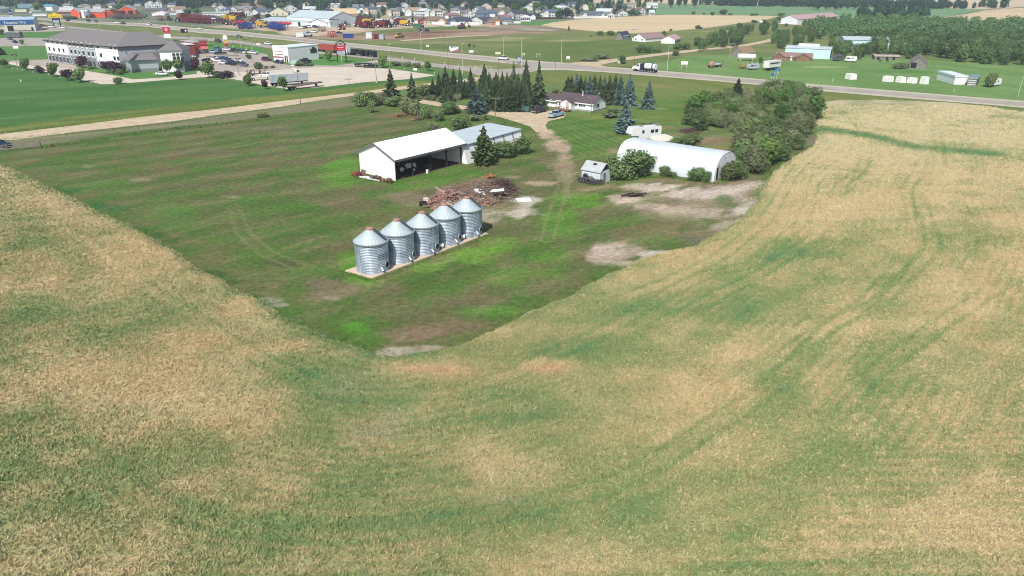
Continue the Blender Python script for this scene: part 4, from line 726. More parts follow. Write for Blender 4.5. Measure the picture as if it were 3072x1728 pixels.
# trees lining the far fields
for poly, n, gap, seed, lb, gr in ((GP([(2566, 64), (2640, 70), (2780, 62), (2770, 54), (2640, 56), (2570, 58)]), 34, 9, 31, "bluish tree in the tall row behind the big wood", "tall trees behind the big wood"), (GP([(2436, 31), (2560, 33), (2575, 27), (2440, 25)]), 24, 14, 32, "tree in the grove standing in the far green field, right of the pink roofed barn", "trees of the grove in the far green field"),
                                   (GP([(2010, 23), (2090, 22), (2090, 18), (2010, 18)]), 14, 14, 33, "tree in the grove in the far green field, beyond the town's end", "trees of the grove beyond the town's end"), (GP([(1910, 12), (1984, 12), (1984, 8), (1910, 8)]), 18, 14, 34, "tree in the clump at the far end of the town", "trees of the clump at the far end of town")):
    for x, y in scatter(poly, n, gap, seed): plant("town", 0, 0, h=rng.uniform(8, 12.5), pos=Vector((x, y, 0)), label=lb, group=gr)
rowp = [(2150 + i * 5.6, 16.5 + i * .045 + rng.uniform(-1, 1)) for i in range(112)] + [(2770 + i * 7, 24 + rng.uniform(-1, 1)) for i in range(18)] + [(2950 + i * 9, 22.5 + rng.uniform(-1, 1)) for i in range(8)] + [(2110 + i * 9, 13) for i in range(6)]
MASS_ROW = [(G(px, py).x + rng.uniform(-8, 8), G(px, py).y + rng.uniform(-20, 20)) for px, py in rowp for k in range(2)]
mass('far_shelterbelt', MASS_ROW, (6, 12), 130, LEAF['far'], 9)
# ------------------------------------------------------------------ buildings
WHITE = mat("white_steel", (.86, .86, .86), .45, var=.03, scale=.6, stripes=('X', 5.0, .12)); WHITE_P = mat("white_paint", (.84, .84, .84), .6, var=.04)
WROOF = mat("white_roof_steel", (.86, .86, .86), .4, var=.03, scale=.4, stripes=('X', 5.0, .10))
GREY_ROOF = mat("galvanised_roof", L(196, 208, 210), .5, .1, var=.08, scale=.5, stripes=('X', 4.0, .15))
GALV = mat("galvanised_steel", L(176, 186, 194), .42, .65, var=.12, scale=.7)
QUON = mat("arched_steel", L(222, 230, 234), .45, .05, var=.06, scale=.35, stripes=('X', 3.2, .5))
DARKW = mat("dark_timber", L(64, 54, 48), .85, var=.25); GREYW = mat("grey_timber", L(132, 128, 122), .9, var=.22, scale=2.5, stripes=('Z', 6.0, .4)); BROWNW = mat("brown_timber", L(134, 104, 86), .9, var=.25, scale=2)
SHINGLE = mat("purple_shingle", L(92, 80, 84), .9, var=.16, scale=6); GLASS = mat("window_glass", L(44, 52, 62), .12, var=.05, spec=.6); TRIM = mat("white_trim", (.78, .78, .78), .5, var=.03)
BLACK = mat("black_paint", L(34, 34, 36), .5, var=.1); RUST_M = mat("rusty_steel", L(150, 96, 72), .85, var=.3, scale=3); DIRTF = mat("shed_floor", L(80, 68, 56), .95, var=.25)
PINK = mat("pink_roof_steel", L(188, 158, 152), .5, var=.1, scale=.5, stripes=('X', 4, .15)); TEAL = mat("turquoise_steel", L(172, 214, 212), .5, var=.08, scale=.5, stripes=('X', 4, .2)); CONC = mat("concrete", L(206, 184, 162), .9, var=.10, scale=1.2)
FOUND = mat("foundation", L(150, 148, 140), .9, var=.15)
class Bld:
    def __init__(s, name, P0, P1, label, cat, group=None, z=0.0):
        P0, P1 = Vector(P0), Vector(P1); d = P1 - P0; s.L = math.hypot(d.x, d.y); s.rz = math.atan2(d.y, d.x)
        s.o = empty(name, (P0.x, P0.y, z), s.rz, label, cat, group)
    def loc(s, p):
        v = Vector(p) - s.o.location; c, q = math.cos(-s.rz), math.sin(-s.rz); return Vector((v.x * c - v.y * q, v.x * q + v.y * c, v.z))
    def part(s, name, mb, m, parent=None, smooth=False): return mb.build(name, m, parent or s.o, smooth=smooth)
    def box(s, name, x0, x1, y0, y1, z0, z1, m, parent=None): return s.part(name, MB().box(x0, x1, y0, y1, z0, z1), m, parent)
    def win(s, x, z, w, h, face='f', name="window", m=None, D=None, frame=True, t=.05):
        m = m or GLASS; fr = MB(); gl = MB()
        def put(b, x0, x1, z0, z1, k):
            if face == 'f': b.box(x0, x1, -k, .02, z0, z1)
            elif face == 'r': b.box(s.L - .02, s.L + k, x0, x1, z0, z1)
            elif face == 'l': b.box(-k, .02, x0, x1, z0, z1)
        put(gl, x - w / 2, x + w / 2, z - h / 2, z + h / 2, t)
        o = s.part(name, gl, m)
        if frame:
            e = max(.06, w * .07)
            for a in ((x - w / 2 - e, x - w / 2, z - h / 2 - e, z + h / 2 + e), (x + w / 2, x + w / 2 + e, z - h / 2 - e, z + h / 2 + e), (x - w / 2, x + w / 2, z + h / 2, z + h / 2 + e), (x - w / 2, x + w / 2, z - h / 2 - e, z - h / 2), (x - .03, x + .03, z - h / 2, z + h / 2)): put(fr, *a, t + .025)
            s.part("frame", fr, TRIM, o)
        return o
def px_prism(b, poly, x0, x1):
    """polygon in y, z pushed along x"""
    n = len(poly); v = [(x0, y, z) for y, z in poly] + [(x1, y, z) for y, z in poly]
    return b.add(v, [tuple(range(n - 1, -1, -1)), tuple(range(n, 2 * n))] + [(i, (i + 1) % n, (i + 1) % n + n, i + n) for i in range(n)])
def roof_x(x0, x1, D, h, hr, oe=.4, og=.3, t=.14, y0=0.0, mid=None):
    mid = D / 2 if mid is None else mid; sf = (hr - h) / mid; sb = (hr - h) / (D - mid); up = .025
    lo = [(y0 - oe, h - sf * oe + up), (y0 + mid, hr + up), (y0 + D + oe, h - sb * oe + up)]
    return px_prism(MB(), lo + [(y, z + t) for y, z in reversed(lo)], x0 - og, x1 + og)
def roof_y(y0, y1, Wd, h, hr, oe=.4, og=.3, t=.14, x0=0.0):
    s_ = (hr - h) / (Wd / 2); up = .025; lo = [(x0 - oe, h - s_ * oe + up), (x0 + Wd / 2, hr + up), (x0 + Wd + oe, h - s_ * oe + up)]
    return MB().prism(lo + [(x, z + t) for x, z in reversed(lo)], y0 - og, y1 + og)
def hip_roof(x0, x1, y0, y1, h, hr, o=.5, t=.15):
    b = MB(); X0, X1, Y0, Y1 = x0 - o, x1 + o, y0 - o, y1 + o; w = min(X1 - X0, Y1 - Y0) / 2
    if X1 - X0 >= Y1 - Y0: r = [(X0 + w, (Y0 + Y1) / 2, hr), (X1 - w, (Y0 + Y1) / 2, hr)]
    else: r = [((X0 + X1) / 2, Y0 + w, hr), ((X0 + X1) / 2, Y1 - w, hr)]
    lo = [(X0, Y0, h + .02), (X1, Y0, h + .02), (X1, Y1, h + .02), (X0, Y1, h + .02)]; ml = [(x, y, h + t) for x, y, _ in lo]
    v = lo + ml + r
    f = [(3, 2, 1, 0)] + [(i, (i + 1) % 4, (i + 1) % 4 + 4, i + 4) for i in range(4)]
    if X1 - X0 >= Y1 - Y0: f += [(4, 5, 9, 8), (5, 6, 9), (6, 7, 8, 9), (7, 4, 8)]
    else: f += [(4, 5, 8), (5, 6, 9, 8), (6, 7, 9), (7, 4, 8, 9)]
    return b.add(v, f)
def gable_x(b, x0, x1, D, h, hr, y0=0.0): return px_prism(b, [(y0, -.1), (y0 + D, -.1), (y0 + D, h), (y0 + D / 2, hr), (y0, h)], x0, x1)
def gable_y(b, y0, y1, Wd, h, hr, x0=0.0): return b.prism([(x0, -.1), (x0 + Wd, -.1), (x0 + Wd, h), (x0 + Wd / 2, hr), (x0, h)], y0, y1)
def along(p1, ang, px):
    """start of a wall that ends at p1, runs at ang degrees and begins under photo column px"""
    p1 = G(*p1); k = (px - CX) / F; c, s_ = math.cos(R(ang)), math.sin(R(ang)); t = (p1.x - k * (p1.y * cp + H * sp)) / (c - k * s_ * cp); return p1 - Vector((c * t, s_ * t, 0))
# --- open pole shed
a0, a1, a2 = G(1187, 543), G(1390, 489), G(1068, 519)
B = Bld("pole_shed", a0, a1, "long open fronted white pole shed with a bright white roof and dark interior", "shed")
D = abs(B.loc(a2).y); he = HT(1187, 543, 477); mid = (a0 + a2) / 2; yv = mid.y
v_ = (CY - 432) / F; hr = H + yv * (v_ * cp - sp) / (cp + v_ * sp)
SHED = (B, D, he, hr); Ls = B.L
B.part("end_wall", px_prism(MB(), [(.05, -.1), (D, -.1), (D, he), (D / 2, hr), (.05, he)], 0, .15), WHITE)
B.box("back_wall", .15, Ls, D - .15, D, -.1, he, WHITE); B.part("far_wall", px_prism(MB(), [(0.6, -.1), (D - .15, -.1), (D - .15, he), (D / 2, hr), (.6, he)], Ls - .15, Ls), WHITE)
B.part("roof", roof_x(0, Ls, D, he, hr, .75, .45, .16), WROOF); B.box("eave_beam", .15, Ls, .1, .4, he - .55, he - .1, DARKW)
for i in range(1, 5):
    x = Ls * i / 4.0 - (.35 if i == 4 else 0); B.part("post", MB().box(x - .13, x + .13, .1, .38, -.1, he - .55), DARKW)
    for sgn in (-1, 1):
        if 0 < x + sgn * .9 < Ls: B.part("brace", MB().bar((x, .24, he - 1.5), (x + sgn * .95, .24, he - .55), .1), DARKW)
B.part("corner_brace", MB().bar((.2, .24, he - 1.5), (1.1, .24, he - .55), .1), DARKW)
rb = MB()
for i in range(7): rb.bar((Ls * (i + .5) / 7, .4, he - .1), (Ls * (i + .5) / 7, D - .2, he - .1), .1, .2)
B.part("roof_truss", rb, DARKW); fl = MB().box(.15, Ls - .15, .0, D - .15, -.05, .03); B.part("floor", fl, DIRTF)
tr = MB().box(-.45, Ls + .45, -.80, -.75, he - .42, he - .05); s_ = (hr - he) / (D / 2); zt = he - .75 * s_
for y0_, y1_ in ((-.75, D / 2), (D + .75, D / 2)): tr.bar((-.47, y0_, zt + .03), (-.47, y1_, hr + .03), .06, .26)
B.part("roof_trim", tr, mat("trim_grey", L(104, 104, 108), .6))
# --- slanted grey shed behind it
p0, p1 = G(1402, 493), G(1573, 440); B = Bld("slant_shed", p0, p1, "grey roofed shed with outward slanting white walls and dark battens", "shed")
er, rr_ = B.loc(G(1561.5, 392, 3.7)), B.loc(G(1453.4, 377, 5.3)); L2 = B.L; ye = max(.7, min(1.6, er.y)); yr = rr_.y; print("slant", L2, er, rr_, Ls, D, he, hr)
D2 = 11.5; ye = 1.2
B.part("wall", px_prism(MB(), [(0, -.1), (D2, -.1), (D2, 3.6), (10.2, 4.05), (ye, 3.7)], 0.1, L2), WHITE)
B.part("roof", roof_x(0.1, L2, D2 - ye, 3.7, 4.05, .35, .25, .14, ye, 9.0), GREY_ROOF)
for k in range(1, 6):
    x = L2 * k / 6; B.part("batten", MB().add([(x, -.04, 0), (x + .45, -.04, 0), (x + .45, ye - .06, 3.66), (x, ye - .06, 3.66), (x, .05, 0), (x + .45, .05, 0), (x + .45, ye + .05, 3.66), (x, ye + .05, 3.66)], [(0, 1, 2, 3), (4, 0, 3, 7), (1, 5, 6, 2), (3, 2, 6, 7)]), FOUND)
# --- arched shed
p0, p1 = G(1847, 496), G(2140.5, 547); B = Bld("arched_shed", p0, p1, "long white arched metal shed with bushes along its wall", "shed")
Dq = B.loc(G(2228, 517)).y; hq = HT(2185, 531, 459); Lq = B.L; print("quonset", Lq, Dq, hq)
N = 22; prof = []
for i in range(N + 1):
    a = math.pi * i / N; c, s_ = math.cos(a), math.sin(a)
    prof.append((Dq / 2 - Dq / 2 * math.copysign(abs(c) ** .72, c), hq * abs(s_) ** .86))
b = MB(); n = len(prof); b.add([(0, y, z) for y, z in prof] + [(Lq, y, z) for y, z in prof], [(i, i + n, i + n + 1, i + 1) for i in range(n - 1)]); B.part("roof", b, QUON, smooth=True)
for xx, nm in ((Lq - .12, "end_wall"), (.12, "end_wall")):
    B.part(nm, px_prism(MB(), [(y * .985 + Dq * .0075, z * .985 - .05) for y, z in prof], xx - .05, xx + .05), WHITE)
B.o.children
B.part("door", MB().box(Lq - .04, Lq - .01, Dq * .10, Dq * .17, .2, 2.5), BLACK); B.part("window", MB().box(Lq - .04, Lq - .01, Dq * .72, Dq * .80, 1.9, 2.6), GLASS)
for y in (.18, .42, .62): B.part("vent", MB().box(Lq - .04, Lq - .01, Dq * y, Dq * y + .16, hq * .78 if y > .2 else hq * .55, hq * .78 + .35 if y > .2 else hq * .55 + .35), GREYW)
b = MB()
for i in range(1, 26): x = Lq * i / 26.0; b.add([(x - .03, y, z * 1.004 + .012) for y, z in prof] + [(x + .03, y, z * 1.004 + .012) for y, z in prof], [(k, k + n, k + n + 1, k + 1) for k in range(n - 1)])
B.part("seam", b, QUON)
# --- small tin shed with tyres
p0, p1 = along((1799.5, 555), -39, 1744), G(1799.5, 555); B = Bld("tin_shed", p0, p1, "small galvanised tin shed with a hole in its roof and tyres piled in front", "shed")
D3 = min(5.0, B.loc(G(1830, 543)).y); h3 = HT(1744, 552, 514); hr3 = h3 + 1.25; L3 = B.L; print("tin", L3, D3, h3)
B.part("wall", MB().box(0, L3, 0, D3, -.1, h3), mat('tin_wall', L(206, 216, 220), .6, .0, var=.08, stripes=('X', 4, .4)))
tin = mat("worn_tin", L(190, 194, 196), .5, .2, var=.12, scale=.9, stripes=('X', 4, .3))
rf = B.part("roof", roof_x(0, L3, D3, h3, hr3, .22, .15, .08), tin); B.part("gable", px_prism(MB(), [(.1, h3), (D3 - .1, h3), (D3 / 2, hr3 - .05)], L3 - .3, L3 - .05), DARKW)
s3 = (hr3 - h3) / (D3 / 2); yh = D3 / 2 - .55; zh = hr3 - .55 * s3 + .115
B.part("roof_hole", MB().obox((L3 * .52, yh, zh), Matrix.Rotation(math.atan(s3), 3, 'X'), .75, .45, .03), BLACK, rf)
B.part("patch", MB().box(.5, 2.6, -.05, .0, .1, 1.35), GREYW); B.part("door", MB().box(L3, L3 + .04, D3 * .28, D3 * .52, 0, 2.0), GREYW)
def tyre(p, r, w, ax, label, rz=0):
    n1, n2 = 18, 8; b = MB(); vs = []
    for i in range(n1):
        A = 2 * math.pi * i / n1
        for j in range(n2):
            Bq = 2 * math.pi * j / n2; q = r * .70 + r * .30 * math.cos(Bq); vs.append((q * math.cos(A), w / 2 * math.sin(Bq), q * math.sin(A)))
    b.add(vs, [(i * n2 + j, ((i + 1) % n1) * n2 + j, ((i + 1) % n1) * n2 + (j + 1) % n2, i * n2 + (j + 1) % n2) for i in range(n1) for j in range(n2)])
    o = b.build("tyre", TYRE, smooth=True); o.location = p; o.rotation_euler = (ax, 0, rz); tag(o, label, "tyre", "old tyres by the tin shed"); return o
TYRE = mat("old_rubber", L(74, 72, 74), .9, var=.25, scale=4)
base = [(.25, -.7, .55, 0, "old tyre leaning at the left end of the pile before the tin shed"), (1.0, -.75, .6, .3, "big tyre upright at the front left of the pile before the tin shed"), (1.1, -.35, 1.25, .2, "highest tyre of the pile leaning on the tin shed wall"), (1.75, -.5, .55, .4, "upright tyre behind the big front tyre of the pile"), (2.2, -.75, .55, .1, "front upright tyre in the middle of the tyre pile"), (2.7, -.3, .6, .9, "tyre at the back of the row, against the tin shed")]
for x, y, z, r_, lb in base: tyre(B.o.matrix_basis @ Vector((x, y, z)), .58, .42, .12, lb, B.rz + r_)
for i in range(5): tyre(B.o.matrix_basis @ Vector((2.9 + i * .33, -1.0 + i * .26, .55)), .56, .30, 0.0, "tyre standing in the tight row at the right end of the tyre pile", B.rz + .9)
# --- the white house
p0, p1 = along((1778.6, 337.6), -38, 1672), G(1778.6, 337.6); B = Bld("house", p0, p1, "white bungalow with purple brown roof, attached garage and wooden porch deck", "house")
e1 = HT(1778.6, 337.6, 312.5); Dh = min(9.5, B.loc(G(1818, 328)).y); Lh = B.L; hrh = e1 + 1.75; print("house", Lh, Dh, e1)
SID = mat("white_siding", (.85, .85, .85), .6, var=.03, stripes=('Z', 4.2, .25))
B.box("foundation", .05, Lh - .05, .05, Dh - .05, -.1, .45, FOUND); B.part("wall", px_prism(MB(), [(0, .45), (Dh, .45), (Dh, e1), (Dh / 2, hrh), (0, e1)], 0, Lh), SID)
rf = B.part("roof", roof_x(0, Lh, Dh, e1, hrh, .35, .4, .16), SHINGLE)
B.part("fascia", MB().box(-.42, Lh + .42, -.43, -.37, e1 - .30, e1 - .02), TRIM)
for x, w in ((Lh * .535, .7), (Lh * .655, 1.0), (Lh * .745, .8)): B.win(x, e1 - .62, w, .85)
B.win(Dh * .36, e1 - .75, 1.5, 1.0, 'r'); B.win(Lh * .13, e1 - .55, .7, .6); B.win(Lh * .2, e1 - .6, .8, .6)
B.part("chimney", MB().cyl((Lh * .56, Dh * .42, hrh - .6), (Lh * .56, Dh * .42, hrh + 1.1), .13, n=8).cyl((Lh * .56, Dh * .42, hrh - .5), (Lh * .56, Dh * .42, hrh - .05), .34, .2, 8), TRIM, rf)
B.part("dish", MB().cyl((Lh - .2, Dh * .5, hrh + .2), (Lh - .2, Dh * .5, hrh + .7), .04).cyl((Lh - .3, Dh * .45, hrh + .75), (Lh - .2, Dh * .5, hrh + .8), .35, .3, 10), GALV, rf)
# porch
pw = MB(); gable_y(pw, -2.0, .0, Lh * .30, e1 - .15, e1 + .75, Lh * .2); B.part("porch_wall", pw, SID)
B.part("porch_roof", roof_y(-2.05, 2.2, Lh * .30, e1 - .15, e1 + .75, .25, .1, .12, Lh * .2), SHINGLE)
B.part("porch_door", MB().box(Lh * .36, Lh * .36 + .9, -2.05, -1.95, .5, 2.5), mat("storm_door", L(190, 176, 160), .5)); B.win(Lh * .07, e1 - 1.0, .6, .9)
dk = B.box("deck", Lh * .17, Lh * .53, -4.2, -2.0, .35, .5, BROWNW)
rl = MB()
for i in range(9): x = Lh * .17 + Lh * .36 * i / 8; rl.box(x - .05, x + .05, -4.2, -4.1, -.1, 1.4)
rl.box(Lh * .28, Lh * .53, -4.22, -4.08, 1.3, 1.4).box(Lh * .53 - .1, Lh * .53, -4.2, -2.0, 1.3, 1.4).box(Lh * .17, Lh * .27, -4.22, -4.08, 1.0, 1.1)
B.part("railing", rl, BROWNW, dk); st = MB()
for i in range(3): st.box(Lh * .10 - .1 * i, Lh * .17, -4.0 + .1, -2.6, -.05, .36 - .12 * i) if i == 0 else st.box(Lh * .17 - .35 * (i + 1), Lh * .17 - .35 * i, -3.9, -2.6, -.05, .36 - .12 * i)
B.part("step", st, BROWNW, dk)
# garage
gx0 = B.loc(along((1778.6, 337.6), -38, 1612)).x; eg = e1 - .45
B.part("garage_wall", px_prism(MB(), [(.8, -.1), (Dh - 1, -.1), (Dh - 1, eg), (Dh * .48, eg + 1.45), (.8, eg)], gx0, -.02), SID); B.part("garage_roof", roof_x(gx0, -.05, Dh - 1.8, eg, eg + 1.45, .5, .02, .15, .8), SHINGLE)
B.part("garage_fascia", MB().box(gx0, -.05, .20, .26, eg - .34, eg - .02), TRIM); B.part("garage_door", MB().box(gx0 + 1.2, gx0 + 4.6, .74, .82, .02, 2.1), WHITE_P); B.part("wall_lamp", MB().box(gx0 + .5, gx0 + .75, .6, .8, 1.9, 2.2), GREYW)
# ------------------------------------------------------------------ grain bins
def binmat():
    m = bpy.data.materials.new("bin_sheet"); m.use_nodes = True; n, l = m.node_tree.nodes, m.node_tree.links; b = n["Principled BSDF"]
    b.inputs["Metallic"].default_value = .5; b.inputs["Roughness"].default_value = .45
    tc = n.new("ShaderNodeTexCoord"); sx = n.new("ShaderNodeSeparateXYZ"); l.new(tc.outputs["Object"], sx.inputs[0])
    at = n.new("ShaderNodeMath"); at.operation = 'ARCTAN2'; l.new(sx.outputs[1], at.inputs[0]); l.new(sx.outputs[0], at.inputs[1])
    def step(src, k):
        a = n.new("ShaderNodeMath"); a.operation = 'MULTIPLY'; a.inputs[1].default_value = k; l.new(src, a.inputs[0]); f = n.new("ShaderNodeMath"); f.operation = 'FLOOR'; l.new(a.outputs[0], f.inputs[0]); return f.outputs[0]
    cb = n.new("ShaderNodeCombineXYZ"); l.new(step(at.outputs[0], 1.9), cb.inputs[0]); l.new(step(sx.outputs[2], 1.15), cb.inputs[1])
    oi = n.new("ShaderNodeObjectInfo"); l.new(oi.outputs["Random"], cb.inputs[2])
    wn_ = n.new("ShaderNodeTexWhiteNoise"); l.new(cb.outputs[0], wn_.inputs[0])
    mp = n.new("ShaderNodeMapping"); mp.inputs["Scale"].default_value = (1.6, 1.6, .5); l.new(tc.outputs["Object"], mp.inputs[0])
    nz = n.new("ShaderNodeTexNoise"); nz.inputs["Scale"].default_value = 1.3; nz.inputs["Detail"].default_value = 5; l.new(mp.outputs[0], nz.inputs["Vector"])
    ad = n.new("ShaderNodeMath"); ad.operation = 'MULTIPLY_ADD'; ad.inputs[1].default_value = .42; l.new(wn_.outputs["Value"], ad.inputs[0]); l.new(nz.outputs["Fac"], ad.inputs[2])
    r = n.new("ShaderNodeValToRGB"); r.color_ramp.elements[0].position = .42; r.color_ramp.elements[1].position = .92; r.color_ramp.elements[0].color = (*L(136, 148, 162), 1); r.color_ramp.elements[1].color = (*L(188, 200, 212), 1)
    l.new(ad.outputs[0], r.inputs[0]); l.new(r.outputs[0], b.inputs["Base Color"])
    r2 = n.new("ShaderNodeMapRange"); r2.inputs["From Min"].default_value = .4; r2.inputs["From Max"].default_value = .95; r2.inputs["To Min"].default_value = .55; r2.inputs["To Max"].default_value = .4; l.new(ad.outputs[0], r2.inputs["Value"]); l.new(r2.outputs[0], b.inputs["Roughness"])
    return m
BINM = binmat(); BINR = mat("bin_roof", L(192, 204, 206), .5, .35, var=.10, scale=.8); CAP = mat("bin_cap", L(178, 140, 124), .7, .2, var=.15, scale=2)
bins = [(1121.5, 828), (1199, 797.5), (1273, 771), (1339, 742.5), (1403.7, 718)]
Rb = 50.0 * MPP(1121, 815); hb = HT(1121, 827, 741); ha = hb + Rb * .80
print("bin", Rb, hb)
proto_bin = None
BIN_LB = ["nearest galvanised grain bin at the front end of the row", "second galvanised grain bin, behind the nearest one", "middle grain bin of the row, with an open split hatch", "fourth grain bin, second from the lumber pile", "farthest grain bin of the row, nearest the brush and lumber pile"]
BP = []
for px, py in bins:
    p = G(px, py); d = Vector((p.x, p.y, 0)).normalized(); BP.append(p + d * Rb)
dr = (BP[4] - BP[0]).normalized(); rowa = math.atan2(dr.y, dr.x)
def make_bin():
    o = empty("grain_bin", (0, 0, .2), 0, BIN_LB[0], "grain bin", "grain bins in a row on the concrete strip")
    nc = 18; pr = []
    for k in range(nc * 4 + 1): z = hb * k / (nc * 4); pr.append((Rb - .03 + .022 * math.sin(2 * math.pi * k / 4), z))
    MB().lathe(pr, 56).build("wall", BINM, o, smooth=False)
    rf = MB(); ns = 28; re = Rb * 1.045; rc = .42; zc = hb + (re - rc) * .80
    v = [];
    for i in range(ns * 2):
        a = 2 * math.pi * i / (ns * 2); up = .035 if i % 2 == 0 else 0
        v += [(re * math.cos(a), re * math.sin(a), hb - .02 + up), (rc * math.cos(a), rc * math.sin(a), zc + up * .4)]
    m_ = ns * 2
    rf.add(v, [(2 * i, 2 * ((i + 1) % m_), 2 * ((i + 1) % m_) + 1, 2 * i + 1) for i in range(m_)])
    r = rf.build("roof", BINR, o)
    MB().lathe([(re + .03, hb - .12), (re + .05, hb + .02), (re - .05, hb + .06)], 56).build("eave_ring", GALV, r)
    MB().lathe([(rc + .06, zc - .08), (rc + .07, zc + .16), (rc - .08, zc + .24), (0, zc + .26)], 20).build("cap", CAP, o)
    la = rowa - 1.05 ; b = MB()
    c, s_ = math.cos(la), math.sin(la); t = Vector((-s_, c, 0))
    for k in range(8):
        f = .16 + .74 * k / 7; rr = re + (rc - re) * f; zz = hb + (zc - hb) * f + .09; q = Vector((c * rr, s_ * rr, zz))
        b.bar(q - t * .36, q + t * .36, .11, .08)
    q0 = Vector((c * (re * .97), s_ * (re * .97), hb + .1)); q1 = Vector((c * (rc + .2), s_ * (rc + .2), zc)); b.bar(q0 + t * .18, q1 + t * .18, .05); b.bar(q0 - t * .18, q1 - t * .18, .05)
    b.build("roof_ladder", mat("ladder_steel", L(84, 92, 98), .6, .2), o)
    da = rowa - 1.30; c, s_ = math.cos(da), math.sin(da); n_ = Vector((c, s_, 0)); z = .95; q = n_ * (Rb + .0) + Vector((0, 0, z))
    h = MB().cyl(q, q + n_ * .10, .47, n=20).build("hatch", GALV, o)
    MB().cyl(q + n_ * .10, q + n_ * .115, .34, n=20).build("opening", BLACK, h)
    da = rowa - 1.72; c, s_ = math.cos(da), math.sin(da); n_ = Vector((c, s_, 0)); q = n_ * (Rb - .05) + Vector((0, 0, .75))
    MB().cyl(q, q + n_ * .45 + Vector((0, 0, -.35)), .17, .15, 10).build("spout", GALV, o)
    return o
for i, p in enumerate(BP):
    if i == 0: proto_bin = make_bin(); o = proto_bin
    else: o = copy_thing(proto_bin); o["label"] = BIN_LB[i]
    o.location = (p.x, p.y, .2)
    if i: o.rotation_euler[2] = (0, .12, -.05, .05, .0)[i]
S1 = GP([(1036, 815), (1117, 838), (1465, 703), (1400, 690)]); b = MB().slab(S1, -.1, .2); o = b.build("concrete_strip", CONC); tag(o, "pale concrete strip under the five grain bins", "slab")
for x, y, lb in ((4, 0, "white box fan on the strip beside the third bin"), (3, 0, "white box fan on the strip beside the fourth bin")):
    pass
for i, lb in ((2, "small white blower beside the middle grain bin"), (3, "small white blower beside the fourth grain bin")):
    a = rowa - .62; q = BP[i] + Vector((math.cos(a), math.sin(a), 0)) * (Rb + .35); o = empty("blower", (q.x, q.y, .2), a, lb, "blower"); MB().cyl((-.3, 0, .5), (.25, 0, .5), .26, n=12).build("housing", WHITE_P, o); MB().box(-.2, .2, -.2, .2, 0, .35).build("stand", GREYW, o)
# ------------------------------------------------------------------ the hotel
HW, HG, HB_, HR = mat("hotel_white", L(232, 233, 234), .8, var=.03), mat("hotel_grey", L(168, 174, 178), .8, var=.04), mat("hotel_base_grey", L(128, 130, 136), .8, var=.06), mat("hotel_shingle", L(122, 118, 117), .9, var=.12, scale=3)
hA0, hA1, hA2, hA3 = G(150, 183), G(298, 204), G(366, 210), G(532, 199)
h_e = HT(150, 183, 119); print("hotel eave", h_e)
root = empty("hotel", (hA0.x, hA0.y, 0), 0, "three storey white and grey hotel with a long brown hipped roof", "hotel")
def lc(p): return Vector((p.x - hA0.x, p.y - hA0.y, p.z))
def inner(P, k):
    """polyline P shifted k metres to the back"""
    out = []
    for i, p in enumerate(P):
        ns = []
        for a, b in ((i - 1, i), (i, i + 1)):
            if a >= 0 and b < len(P): d = (P[b] - P[a]).normalized(); ns.append(Vector((-d.y, d.x, 0)))
        n = sum(ns, Vector((0, 0, 0))).normalized(); out.append(p + n * k / max(.5, n.dot(ns[0])))
    return out
HP = [lc(p) for p in (hA0, hA1, hA2, hA3)]; back = inner(HP, 19.0); ridge = inner(HP, 9.5)
d1 = (HP[1] - HP[0]).normalized(); HPm = HP[0] + (HP[1] - HP[0]) * .52
b = MB(); b.slab(HP + list(reversed(back)), -.1, h_e); b.build("wall", HG, root)
def facing(P, Q, z0, z1, m, nm, out=.06, f0=0.0, f1=1.0):
    d = (Q - P); n = Vector((d.y, -d.x, 0)).normalized(); a, c = P + d * f0, P + d * f1
    MB().slab([a + n * out, c + n * out, c + n * .0 - n * .02, a - n * .02], z0, z1).build(nm, m, root); return n
facing(HP[0], HP[1], 3.6, h_e - .02, HW, "cladding", .10, 0, .46); facing(HP[0], HP[1], 0, 3.6, HB_, "cladding", .12, 0, 1); facing(HP[1], HP[2], 3.0, h_e - .02, HW, "cladding", .10); facing(HP[1], HP[2], 0, 3.0, HG, "cladding", .12)
facing(HP[2], HP[3], 0, 3.4, HB_, "cladding", .12); facing(HP[2], HP[3], h_e - 1.6, h_e - .02, HB_, "cladding", .07)
oh = [p.copy() for p in HP]; oe = inner(HP, -.8); ob = inner(HP, 19.8); d0 = (HP[1] - HP[0]).normalized() * .8; d3 = (HP[3] - HP[2]).normalized() * .8
oe[0] -= d0; ob[0] -= d0; oe[3] += d3; ob[3] += d3; rd = [p.copy() for p in ridge]; rd[0] += d0 * 10; rd[3] -= d3 * 8
hr_ = h_e + 4.6; b = MB(); v = [Vector((p.x, p.y, h_e)) for p in oe] + [Vector((p.x, p.y, hr_)) for p in rd] + [Vector((p.x, p.y, h_e)) for p in ob]
b.add(v, [(i, i + 1, i + 5, i + 4) for i in range(3)] + [(i + 4, i + 5, i + 9, i + 8) for i in range(3)] + [(8, 0, 4), (3, 11, 7), (0, 8, 9, 10, 11, 3, 2, 1)])
rf = b.build("roof", HR, root); DKT = mat("dark_fascia", L(58, 54, 56), .7)
b = MB()
for P, Q in ((oe[0], oe[1]), (oe[1], oe[2]), (oe[2], oe[3]), (ob[0], oe[0])): b.bar((P.x, P.y, h_e - .16), (Q.x, Q.y, h_e - .16), .12, .34)
b.build("fascia", DKT, root)
for i in range(5):
    t = (i + .5) / 5; P = rd[0].lerp(rd[1], t) if i < 3 else rd[1].lerp(rd[3], (i - 2.5) / 3); MB().box(P.x - .25, P.x + .25, P.y - 2.6 - i % 2 * 2.5, P.y - 2.1 - i % 2 * 2.5, hr_ - 2.6 - i % 2, hr_ - .9 - i % 2).build("roof_vent", TRIM, rf)
